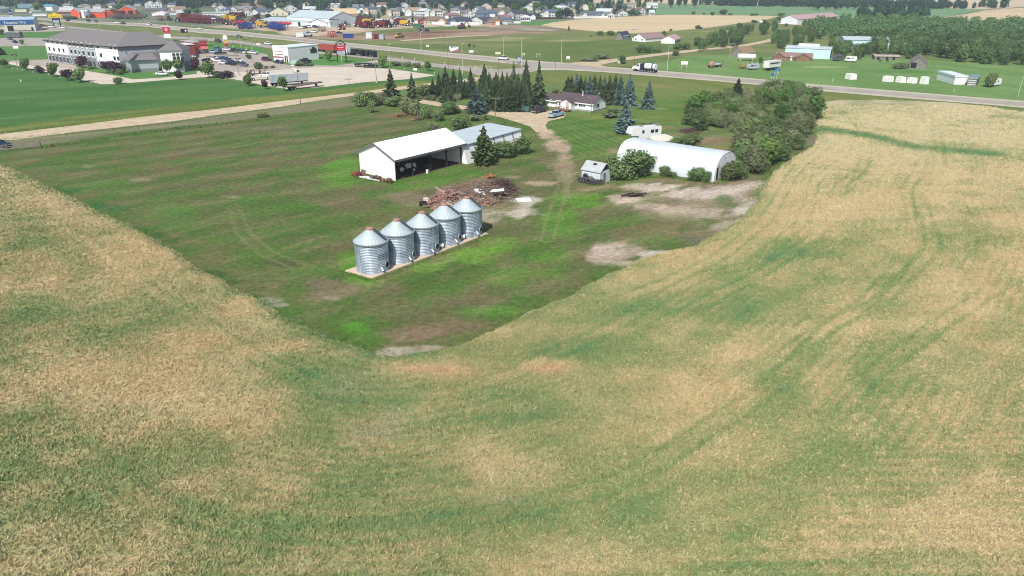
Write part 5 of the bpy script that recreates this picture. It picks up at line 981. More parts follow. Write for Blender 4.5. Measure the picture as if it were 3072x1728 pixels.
def hwin(P, Q, f, z, w=1.3, h=1.5, m=GLASS, ac=True):
    d = (Q - P).normalized(); n = Vector((d.y, -d.x, 0)); c = P.lerp(Q, f); M = Matrix.Rotation(math.atan2(d.y, d.x), 3, 'Z')
    o = MB().obox(c + n * .12 + Vector((0, 0, z)), M, w, .14, h).build("window", m, root)
    MB().obox(c + n * .1 + Vector((0, 0, z + h / 2 + .1)), M, w + .3, .2, .16).obox(c + n * .1 + Vector((0, 0, z - h / 2 - (.35 if ac else .08))), M, w + .1, .22, .55 if ac else .16).build("frame", TRIM, o)
for i, f in enumerate((.06, .16, .27, .36, .52, .60, .68, .76, .86, .94)):
    for z in (5.4, 8.7): hwin(HP[0], HP[1], f, z)
for i in range(13): hwin(HP[0], HP[1], .03 + i * .075, 1.4, 1.5, 2.2, ac=False)
for f in (.15, .72, .92): hwin(HP[1], HP[2], f, 8.7)
for f in (.22, .80, .95): hwin(HP[1], HP[2], f, 4.4 if f > .5 else 5.2)
for f in (.12, .66): facing(HP[2], HP[3], 6.4, 7.3, HB_, "wall_light", .3, f, f + .012)
b = MB()
for f in (.0, .49, .70, .99): c = HP[0].lerp(HP[1], f); n = Vector((d1.y, -d1.x, 0)) * .22; b.cyl(c + n, c + n + Vector((0, 0, h_e)), .09, n=6)
b.build("downpipe", TRIM, root)
# low wing
q = GP([(376, 205), (398, 219.5), (415, 216), (478, 213), (497, 206)]); q = [lc(p) for p in q]; hw_ = HT(398, 219, 183); bk = [p + Vector((2.0, 11, 0)) for p in (q[4], q[0])]
MB().slab(q + bk, -.1, hw_).build("low_wing", HG, root)
cen = sum((p for p in q + bk), Vector((0, 0, 0))) / 7; P2 = [cen + (p - cen) * 1.12 for p in q + bk]; T2 = [cen + (p - cen) * .62 for p in q + bk]; n = 7
MB().add([(p.x, p.y, hw_) for p in P2] + [(p.x, p.y, hw_ + 2.0) for p in T2], [tuple(range(n - 1, -1, -1)), tuple(range(n, 2 * n))] + [(i, (i + 1) % n, (i + 1) % n + n, i + n) for i in range(n)]).build("low_wing_roof", HR, root)
for i in range(4): MB().slab([q[i] * 1, q[i + 1] * 1, q[i + 1] + Vector((.0, -.1, 0)), q[i] + Vector((0, -.1, 0))], 0, 1.2).build("plinth", HB_, root)
# tower
t0, t1 = lc(G(489, 216)), lc(G(556, 215)); dt = (t1 - t0).normalized(); nt_ = Vector((-dt.y, dt.x, 0)); wt = (t1 - t0).length; ht_ = HT(556, 215, 151)
T = [t0, t1, t1 + nt_ * 10, t0 + nt_ * 10]; MB().slab(T, -.1, ht_).build("tower", HW, root)
tn = Vector((dt.y, -dt.x, 0)); MB().slab([t1 + dt * .1, t1 + dt * .1 + nt_ * 10, t1 - dt * .02 + nt_ * 10, t1 - dt * .02], 0, ht_ * .45).build("cladding", HB_, root); MB().slab([t1 + dt * .06, t1 + dt * .06 + nt_ * 10, t1 - dt * .02 + nt_ * 10, t1 - dt * .02], ht_ * .45, ht_ - .1).build("cladding", HG, root)
c = sum(T, Vector((0, 0, 0))) / 4; E4 = [c + (p - c) * 1.15 for p in T]; U4 = [c + (p - c) * .12 for p in T]
MB().add([(p.x, p.y, ht_) for p in E4] + [(p.x, p.y, ht_ + 3.2) for p in U4], [(3, 2, 1, 0), (4, 5, 6, 7)] + [(i, (i + 1) % 4, (i + 1) % 4 + 4, i + 4) for i in range(4)]).build("tower_roof", HR, root)
b = MB()
for k in range(3): b.obox(t0 + dt * (wt * .62 + k * 1.5) + tn * .06 + Vector((0, 0, 4.6)), math.atan2(dt.y, dt.x), 1.1, .14, 2.6); b.obox(t0 + dt * (wt * .62 + k * 1.5) + tn * .06 + Vector((0, 0, 6.6)), math.atan2(dt.y, dt.x), 1.1, .14, .9)
b.build("tower_window", GLASS, root)
# ------------------------------------------------------------------ generic sheds and shops
def shed(name, a, b_, depth, ty, rise, wall, roof, label, cat="shed", kind='x', oe=.35, doors=(), group=None, h=None):
    """a, b_: front corners as surveyed; ty: where the left eave shows"""
    B = Bld(name, G(*a), G(*b_), label, cat, group); h = h or HT(a[0], a[1], ty); hr = h + rise
    if kind == 'x': w = gable_x(MB(), 0, B.L, depth, h, hr); r = roof_x(0, B.L, depth, h, hr, oe, .25)
    elif kind == 'y': w = gable_y(MB(), 0, depth, B.L, h, hr); r = roof_y(0, depth, B.L, h, hr, oe, .25)
    else: w = MB().box(0, B.L, 0, depth, -.1, h); r = MB().box(-.15, B.L + .15, -.15, depth + .15, h + .02, h + .02 + max(.15, rise))
    B.part("wall", w, wall); B.part("roof", r, roof); B.h, B.hr, B.D = h, hr, depth
    for x, z, w_, hh, fc, m in doors: B.win(x if fc != 'f' else x, z, w_, hh, fc, "door" if z - hh / 2 < .3 else "window", m, frame=False)
    return B
ORANGE = mat("orange_barn_steel", L(222, 92, 52), .6, var=.06); BGREY = mat("barn_roof", L(190, 190, 186), .5, .2, var=.05)
RED = mat("red_paint", L(186, 48, 52), .5, var=.08); BLUE = mat("blue_paint", L(40, 92, 150), .5, var=.06); BEIGE = mat("beige_wall", L(206, 202, 186), .8, var=.05); PALE = mat("pale_wall", L(214, 222, 224), .7, var=.05)
def lettering(txt, parent, x, y, z, size, m, rz=0.0, name="lettering"):
    cu = bpy.data.curves.new("lettering", 'FONT'); cu.body = txt; cu.size = size; cu.extrude = .02; cu.align_x = 'CENTER'; cu.align_y = 'CENTER'
    t = bpy.data.objects.new("lettering", cu); COL.objects.link(t); dg = bpy.context.evaluated_depsgraph_get(); me = bpy.data.meshes.new_from_object(t.evaluated_get(dg)); bpy.data.objects.remove(t)
    me.materials.clear(); me.materials.append(m); o = bpy.data.objects.new(name, me); COL.objects.link(o); o.parent = parent; o.location = (x, y, z); o.rotation_euler = (math.pi / 2, 0, rz); return o
WTXT = mat("white_letters", (.85, .85, .85), .5, var=.01)
# tyre shop
B = shed("tyre_shop", (-60, 97), (108, 92.5), 22, 62, 1.2, BEIGE, mat("pale_blue_roof", L(176, 200, 220), .5, var=.05), "beige tyre shop with a broad blue sign band at the left edge", "shop", doors=())
bl = B.box("sign_band", 0, B.L, -.25, 0, B.h - 3.0, B.h - .3, BLUE); lettering("Fountain Tire", bl, B.L - 11.0, -.30, B.h - 1.65, 2.3, WTXT)
for k in (-16.0, -27): B.box("bay_door", B.L + k, B.L + k + 3.4, -.06, 0, 0, 3.6, BLACK)
B.box("door", B.L - 2.4, B.L - 1.2, -.06, 0, 0, 2.4, BLACK); B.box("side_trim", B.L - .6, B.L + .02, -.08, 0, 0, B.h - 3, PALE); sl = MB()
for k in range(14): sl.box(B.L - 29 + k * .8, B.L - 28.45 + k * .8, -.06, 0, B.h - 4.4, B.h - 3.7)
B.part("faded_lettering", sl, mat("olive_letters", L(120, 130, 90), .6))
# orange barns
B = shed("red_barn", (216, 53), (240, 53.5), 16, 36, 3.0, ORANGE, BGREY, "orange red gabled barn beside the silver silo, by the highway", "barn", 'y'); B.box("trim", B.L - .2, B.L + .1, -.1, 0, 0, B.h, TRIM)
B = shed("red_barn", (240, 52), (316, 53), 20, 36, 2.4, ORANGE, BGREY, "low orange red barn wing behind the silver silo", "barn", 'x')
B = shed("red_barn", (306, 53), (342, 52), 26, 38, 2.6, ORANGE, BGREY, "low orange red barn with a grey gable roof, right of the silver silo", "barn", 'y')
B = shed("red_barn", (355, 45), (408, 44), 40, 31.5, 3.6, ORANGE, BGREY, "largest orange barn with two dark doorways, farthest right of the orange barns", "barn", 'y')
for x in (.28, .72): B.box("doorway", B.L * x - 2.0, B.L * x + 2.0, -.08, 0, 0, 3.6, BLACK)
o = empty("silo", G(265, 53.5), 0, "tall silver silo standing between the orange barns", "silo"); hs = HT(265, 53, 27); MB().lathe([(2.8, 2), (2.8, hs - 1.5), (2.2, hs - .5), (.4, hs)], 24).build("tank", GALV, o, smooth=False)
for k in range(4): a = k * 1.57 + .78; MB().cyl((2.5 * math.cos(a), 2.5 * math.sin(a), 0), (2.5 * math.cos(a), 2.5 * math.sin(a), 2.4), .2).build("leg", GALV, o)
MB().lathe([(.3, .9), (2.7, 2.05)], 16).build("hopper", DKT, o)
o = empty("silo", G(255, 53.5), 0, "white storage tower touching the silver silo", "silo"); MB().box(-1.7, 1.7, -1.5, 1.5, 0, hs * .93).build("tower", WHITE_P, o); MB().box(-1.9, 1.9, -1.7, 1.7, hs * .93, hs * .96).build("cap", BGREY, o)
# red fronted restaurant
RB = mat("red_brick", L(150, 74, 66), .85, var=.12, scale=4); B = shed("restaurant", (584, 163), (625, 160), 15, 128, .2, RB, BGREY, "brick restaurant with red sign and striped red awnings", "restaurant", 'f')
B.box("parapet", B.L * .38, B.L + .4, -.5, 6, B.h - .2, B.h + 1.1, mat("stone_grey", L(150, 140, 132), .9, var=.1)); sg = B.box("sign", B.L * .45, B.L * .92, -.62, -.5, B.h - 1.5, B.h + .4, RED); lettering("Tim Hortons", sg, B.L * .685, -.66, B.h - .55, 1.05, mat("pink_letters", L(232, 150, 150), .6))
aw = MB(); pk = MB()
for i in range(12):
    x = B.L * .42 + B.L * .54 * i / 12; (aw if i % 2 == 0 else pk).add([(x, -.55, B.h - 1.9), (x + B.L * .045, -.55, B.h - 1.9), (x + B.L * .045, -1.6, B.h - 3.2), (x, -1.6, B.h - 3.2)], [(0, 1, 2, 3)])
a_ = B.part("awning", aw, RED); B.part("awning_stripe", pk, mat("awning_pale", L(214, 150, 150), .7), a_)
for i in range(4): B.win(B.L * (.47 + .14 * i), 1.5, B.L * .1, 2.2)
B.box("wing", -9, -.02, -2, 9, -.1, B.h - .8, RB); B.box("wing_roof", -9.2, .1, -2.2, 9.2, B.h - .78, B.h - .5, PALE)
# white car wash building
B = shed("car_wash", (822, 183), (868, 187.5), 17, 139.5, .15, WHITE_P, PALE, "white flat roofed car wash with two glazed bay doors and red trim", "building", 'f')
PKT = mat("rose_trim", L(176, 90, 104), .6); B.box("sign_frame", B.L * .13, B.L * .62, -.14, 0, B.h - 3.2, B.h - 1.7, PKT); B.box("sign", B.L * .16, B.L * .6, -.18, -.14, B.h - 2.95, B.h - 1.95, WHITE_P); B.box("red_band", .1, B.L * .66, -.16, 0, B.h - 4.5, B.h - 4.0, PKT)
for x in (.2, .48):
    d_ = B.box("bay_door", B.L * x, B.L * x + B.L * .16, -.1, 0, 0, B.h - 5.2, GLASS)
    sl = MB()
    for k in range(5): sl.box(B.L * x, B.L * x + B.L * .16, -.14, -.1, .9 * k, .9 * k + .25)
    B.part("door_rail", sl, TRIM, d_)
B.box("pillar", B.L * .64, B.L * .67, -.18, 0, 0, B.h - 4.5, PKT)
for x in (.74, .86): B.box("door", B.L * x, B.L * x + B.L * .07, -.08, 0, 0, 2.8, GLASS)
B.box("wall_sign", B.L, B.L + .12, 12.4, 16.0, B.h - 3.2, B.h - 1.4, DKT); B.box("sign_top", B.L, B.L + .14, 13.5, 15, B.h - 1.4, B.h - .7, DKT)
B.box("parapet", -.1, B.L + .1, -.1, .3, B.h, B.h + .6, WHITE_P)
o = shed("utility_hut", (873, 198), (886, 198.5), 3.5, 190, 1.0, mat("mint_wall", L(200, 226, 200), .7), mat("mint_roof", L(150, 176, 160), .7), "tiny mint green hut in front of the white car wash", "hut", 'x')
# machinery dealer
B = shed("dealership", (772, 76), (992, 82), 34, 62, 1.6, PALE, GREY_ROOF, "long white machinery dealership with a red fascia band", "building", 'x'); B.box("red_band", B.L * .20, B.L * .48, -.3, 0, B.h - 1.9, B.h - .5, RED)
for i in range(4): B.win(B.L * (.30 + .045 * i), 1.6, 1.8, 2.2)
B.box("door", B.L * .57, B.L * .60, -.1, 0, 0, 3, BLACK); B.part("annex", gable_y(MB(), -.5, 10, B.L * .24, B.h, B.h + 2.2, B.L * .72), PALE); B.part("annex_roof", roof_y(-.8, 10, B.L * .24, B.h, B.h + 2.2, .5, .3, .15, B.L * .72), GREY_ROOF)
B = shed("big_workshop", (990, 82), (1070, 76), 46, 56, 4.2, PALE, GREY_ROOF, "big pale workshop hall with sliding doors behind the dealership", "building", 'y'); B.box("sliding_door", B.L * .02, B.L * .3, -.2, 0, 0, B.h * .86, mat("grey_door", L(190, 206, 206), .6)); B.box("door_track", 0, B.L * .34, -.26, 0, B.h * .88, B.h * .92, DKT)
B = shed("tan_hall", (1006, 57), (1074, 56), 40, 42, 3.4, mat("tan_wall", L(180, 140, 110), .7), mat("tan_roof", L(214, 188, 148), .8, var=.06), "hall with a tan straw coloured roof behind the big workshop", "building", 'x')
B = shed("wooden_fence", (1076, 58), (1180, 64), .3, 53, .05, mat("pale_fence", L(206, 196, 190), .8), mat("pale_fence2", L(206, 196, 190), .8), "pale board fence behind the machinery yard", "fence", 'f')
B = shed("long_shelter", (608, 48), (742, 46), 12, 40, .8, PALE, mat("greenish_roof", L(176, 184, 170), .6), "long low shelter behind the farm machinery yard", "building", 'x')
for a, b_, dp, ty, rs, wl_, rf_, lb, kd in (((1, 37), (34, 33), 14, 28, 2.2, PALE, mat("grey_green_roof", L(150, 168, 160), .7), "pale low building at the top left corner", 'x'), ((46, 36), (80, 35.5), 16, 27, .4, mat("cream_wall", L(224, 220, 186), .7), mat("dark_teal_roof", L(70, 104, 108), .6), "cream office with a dark teal roof at the top left", 'x'), ((58, 30), (102, 29), 18, 24, 3.6, PALE, mat("slate_teal_roof", L(110, 140, 146), .6), "building with a tall slate teal gable roof at the top left", 'x'),
                                             ((96, 40), (127, 39), 9, 35.5, 1.0, BEIGE, mat("grey_teal_roof", L(140, 164, 160), .6), "low shop beside the tall lime green tree at the top left", 'x'), ((158, 32), (178, 31), 14, 19, 1.6, WHITE_P, mat("bright_blue_roof", L(90, 150, 186), .5), "white two storey building with a bright blue roof", 'y'), ((178, 30), (228, 30), 16, 22, .3, PALE, PALE, "wide pale flat roofed building behind the red barns", 'f'), ((98, 48), (140, 47.5), 7, 43, .3, WHITE_P, GREY_ROOF, "row of white kiosks along the far highway", 'f'),
                                             ((176, 42), (222, 41), 12, 36, 1.4, RB, mat("pink_grey_roof", L(190, 170, 166), .6), "low brick building left of the red barns", 'x'), ((520, 40), (560, 39), 12, 27, 2.0, WHITE_P, mat("lodge_roof", L(150, 132, 112), .8), "white two storey lodge with a long brown roof in the town", 'x'), ((430, 37), (500, 36), 14, 30, 1.4, GREYW, mat("slate_roof", L(112, 112, 116), .8), "wide building with a dark slate roof behind the machinery yard", 'x'), ((480, 46), (530, 45), 12, 37, 1.0, PALE, mat("rose_roof", L(150, 118, 124), .7), "low pale building with a rose roof behind the machinery yard", 'x'), ((456, 47), (494, 47), 10, 40.5, 1.4, WHITE_P, WHITE_P, "white open sided shelter in the machinery yard", 'y')):
    shed("shop_building", a, b_, dp, ty, rs, wl_, rf_, lb, "building", kd)
# across the highway, right hand side
DKR = mat("dark_shed_roof", L(66, 68, 78), .7, var=.1); PURP = mat("mauve_roof", L(150, 126, 124), .8, var=.1)
B = shed("shed", (1846, 119), (1868, 120), 12, 110, 2.6, GREYW, DKR, "weathered grey shed with a dark roof at the wheat field edge", "shed", 'y'); B.box("lean_wall", B.L, B.L + .1, 1, 10, 0, 2.4, PALE)
B = shed("shed", (1896, 123), (1936, 126.5), 18, 113, 2.4, WHITE_P, PURP, "long white shed with mauve roof and two small gable windows", "shed", 'y')
for x in (.28, .76): B.win(B.L * x, B.h * .62, .9, .7, frame=False)
B = shed("shed", (1983, 130), (2024, 131.5), 16, 118, 1.9, WHITE_P, PINK, "white gabled shed with pinkish metal roof beside the dark bushes", "shed", 'y'); B.box("open_bay", B.L, B.L + .08, 1, 14, .4, B.h * .55, mat("bay_grey", L(90, 100, 108), .7))
B = shed("barn", (2391, 74), (2515, 64), 14, 58, 2.6, PALE, PINK, "wide pink roofed barn half hidden behind the trees", "barn", 'x')
B = shed("barn", (2192, 171), (2226, 174), 11, 158, 2.6, GREYW, mat("brown_shingle", L(150, 124, 96), .9, var=.2), "weathered grey barn with patchy brown roof behind the white tank", "barn", 'y')
B = shed("barn", (2327, 180), (2436, 183.5), 7, 170, 1.6, BROWNW, mat("old_brown_roof", L(140, 116, 108), .9, var=.2), "long low weathered brown farm building with two gabled wings", "barn", 'x')
for x0, w in ((-1.5, 5.2), (B.L - 7.0, 6.2)): B.part("wing", gable_y(MB(), -2.2, 3.0, w, B.h * 1.02, B.h + 1.6, x0), BROWNW); B.part("wing_roof", roof_y(-2.2, 3.4, w, B.h * 1.02, B.h + 1.6, .3, .3, .12, x0), MATS["old_brown_roof"])
B.box("door", B.L * .40, B.L * .45, -.06, 0, 0, 2.0, WHITE_P); B.box("opening", B.L * .55, B.L * .63, -.06, 0, .7, 1.9, BLACK); B.box("board_patch", B.L * .2, B.L * .3, -.06, 0, 0, 1.8, mat("ochre_boards", L(170, 128, 84), .9))
p0, p1 = G(2352, 172), G(2488, 178); B = Bld("steel_hall", p0, p1, "turquoise slant walled steel hall with a flat grey roof and dark end door", "hall"); hh_ = HT(2488, 178, 150); Dt = 13
B.part("wall", px_prism(MB(), [(0, -.1), (Dt, -.1), (Dt - 1.6, hh_), (1.6, hh_)], 0, B.L), TEAL); B.part("roof", px_prism(MB(), [(1.3, hh_ + .02), (Dt - 1.3, hh_ + .02), (Dt / 2, hh_ + .9)], -.2, B.L + .2), GREY_ROOF); B.box("end_door", B.L, B.L + .08, 3, Dt - 3, 0, hh_ * .82, BLACK); B.box("clerestory", B.L * .25, B.L * .72, Dt * .5, Dt * .8, hh_ + .7, hh_ + 1.6, WHITE_P)
B = shed("steel_hall", (2528, 153), (2664, 156), 16, 119, 1.0, mat("ice_blue_steel", L(196, 226, 228), .6, var=.06), GREY_ROOF, "ice blue hall mostly hidden among the trees of the wood", "hall", 'x')
B = shed("barn", (2623, 179), (2698, 180.5), 5, 169, .5, GREYW, mat("sagging_roof", L(170, 160, 150), .9, var=.15), "low grey broken shed left of the big grey barn", "shed", 'x')
for x in (.1, .45, .72): B.box("doorway", B.L * x, B.L * x + 1, -.06, 0, 0, 1.6, BLACK)
bq = along((2777, 208), -27, 2726); kk = (bq.y * sp + (0 - H) * cp) / (bq.y * cp + H * sp)
B = shed("barn", (2726, CY - F * kk), (2777, 208), 15, 190, 2.6, GREYW, mat("grey_shingle", L(126, 120, 112), .95, var=.2, scale=2), "weathered grey gable barn with an open dark doorway by the wood", "barn", 'y'); B.box("doorway", B.L * .08, B.L * .42, -.08, 0, .3, 2.4, BLACK)
B = shed("shed", (2861, 253.5), (2898, 254), 14, 232, .6, WHITE_P, PALE, "white box shed, left of the grey lattice shed by the highway", "shed", 'f')
B = shed("shed", (2899, 258), (2926, 260), 10, 236, .5, GREYW, GALV, "grey lattice fronted shed beside the white box shed", "shed", 'f')
for k in range(4): B.box("slat", .1, B.L - .1, -.06, 0, .5 + k * .7, .7 + k * .7, PALE)
B = shed("little_shed", (2280, 71), (2288, 71), 3, 64, 1.0, WHITE_P, PALE, "little white shed at the wheat field corner", "shed", 'y')
# hay wraps and farm odds
for px, py, w, ty, lb in ((2560, 240, 27, 220, "lone white wrapped bale box, left of the row of four"), (2673, 247, 25, 227, "first white wrapped box from the left in the row of four"), (2709, 249.5, 23, 229, "second white wrapped box from the left in the row of four"), (2744, 251.5, 23, 232, "third white wrapped box from the left in the row of four"), (2779, 254, 20, 228, "last white wrapped box on the right of the row of four")):
    p = G(px, py); m_ = MPP(px, py); w *= m_; h = HT(px, py, ty + (py - ty) * .12); o = empty("wrapped_box", p, rng.uniform(.25, .5), lb, "wrapped box", None if "lone" in lb else "white boxes in a row by the highway")
    g_ = random.Random(px); b = MB(); b.box(-w * .42, w * .42, 0, w * .95, .12, h, .12); b.build("wrap", mat("white_wrap", (.80, .79, .75), .6, var=.06, scale=2, bump=.3, bscale=3), o); MB().box(-w * .40, w * .40, .02, w * .9, -.02, .12).build("skid", GREYW, o)
# ------------------------------------------------------------------ vehicles
PAINT = {k: mat("paint_" + k, L(*c), .32, .0, var=.03, spec=.5) for k, c in dict(white=(226, 226, 224), silver=(176, 184, 190), black=(28, 28, 32), grey=(92, 96, 102), navy=(30, 38, 64), blue=(70, 96, 138), pale_blue=(158, 178, 196), maroon=(98, 34, 48), purple=(66, 54, 66), teal=(72, 112, 112), orange=(160, 76, 64), beige=(198, 186, 164), red=(168, 44, 44), yellow=(206, 164, 42), green=(60, 116, 70), dark_red=(112, 36, 44), dealer_blue=(36, 66, 142), cream=(222, 218, 204), brown=(110, 80, 62)).items()}
TIRE = mat("tyre_rubber", L(40, 40, 42), .9, var=.1); STEEL = mat("chassis_steel", L(60, 60, 62), .6, .4, var=.1); CHROME = mat("bright_steel", L(200, 204, 206), .3, .7, var=.05)
def wheels(o, xs, y, r, w=.24):
    for x in xs:
        for s_ in (-1, 1):
            wh = MB().cyl((x, s_ * y - w / 2 * s_, r), (x, s_ * y + w / 2 * s_, r), r, n=12).build("wheel", TIRE, o)
            MB().cyl((x, s_ * (y + w / 2), r), (x, s_ * (y + w / 2 + .02), r), r * .55, n=10).build("rim", CHROME, wh)
def tub(b, prof, w, t):
    """side profile pushed across, upper edge drawn in by t"""
    n = len(prof); zm = max(z for _, z in prof); v = []
    for s_ in (-1, 1):
        for x, z in prof: v.append((x, s_ * (w / 2 - t * max(0, (z - .5)) / max(.1, zm - .5)), z))
    return b.add(v, [tuple(range(n)), tuple(range(2 * n - 1, n - 1, -1))] + [(j, i, i + n, j + n) for i, j in ((i, (i + 1) % n) for i in range(n))])
def car(kind, c, parts=True):
    o = empty({"pickup": "pickup_truck", "suv": "parked_suv", "sedan": "car", "van": "minivan"}[kind], (0, 0, 0)); P = PAINT[c]
    if kind == "pickup":
        tub(MB(), [(-2.85, .45), (2.8, .42), (2.9, .62), (2.82, 1.02), (1.35, 1.18), (-2.85, 1.12)], 1.95, .08).build("body", P, o)
        tub(MB(), [(1.25, 1.16), (.75, 1.72), (-.75, 1.76), (-1.0, 1.14)], 1.78, .22).build("cabin", GLASS, o); tub(MB(), [(.72, 1.73), (.6, 1.80), (-.7, 1.82), (-.8, 1.75)], 1.5, .06).build("roof", P, o)
        MB().box(.05, .15, -.84, .84, 1.16, 1.72, .14).build("pillar", P, o)
        MB().box(-2.72, -1.1, -.78, .78, 1.10, 1.135).build("bed", STEEL, o); MB().box(-2.98, -2.86, -.9, .9, .42, .62).build("bumper", CHROME, o); MB().box(2.84, 2.94, -.8, .8, .5, .8).build("grille", STEEL, o); wheels(o, (-1.85, 1.9), .86, .40)
    elif kind == "suv":
        tub(MB(), [(-2.35, .4), (2.3, .38), (2.36, .7), (2.2, .98), (1.1, 1.1), (-2.35, 1.1)], 1.9, .06).build("body", P, o)
        tub(MB(), [(1.05, 1.08), (.45, 1.66), (-2.0, 1.70), (-2.3, 1.08)], 1.74, .2).build("cabin", GLASS, o); tub(MB(), [(.42, 1.66), (.3, 1.74), (-1.95, 1.77), (-2.02, 1.68)], 1.48, .06).build("roof", P, o); wheels(o, (-1.4, 1.4), .84, .37)
    elif kind == "van":
        tub(MB(), [(-2.5, .35), (2.4, .35), (2.45, .7), (1.9, 1.05), (-2.5, 1.1)], 1.92, .06).build("body", P, o); tub(MB(), [(1.85, 1.03), (.95, 1.72), (-2.3, 1.78), (-2.48, 1.08)], 1.78, .2).build("cabin", GLASS, o); tub(MB(), [(.9, 1.7), (.8, 1.8), (-2.2, 1.84), (-2.32, 1.74)], 1.5, .06).build("roof", P, o); wheels(o, (-1.5, 1.5), .85, .35)
    else:
        tub(MB(), [(-2.3, .35), (2.25, .33), (2.32, .62), (2.1, .84), (1.0, .95), (-1.5, 1.0), (-2.25, .96), (-2.34, .7)], 1.8, .08).build("body", P, o)
        tub(MB(), [(.95, .94), (.2, 1.40), (-1.05, 1.42), (-1.75, .98)], 1.6, .22).build("cabin", GLASS, o); tub(MB(), [(.18, 1.39), (.05, 1.46), (-.95, 1.47), (-1.08, 1.40)], 1.28, .05).build("roof", P, o); wheels(o, (-1.4, 1.4), .80, .33)
    return o
def put(o, px, py, dx, dy, label, cat, group=None, z=0.06, s=1.0):
    a, b = G(px - dx / 2, py - dy / 2), G(px + dx / 2, py + dy / 2); d = b - a; m = (a + b) / 2
    o.location = (m.x, m.y, z); o.rotation_euler[2] = math.atan2(d.y, d.x); o.scale = (s, s, s); tag(o, label, cat, group); return o
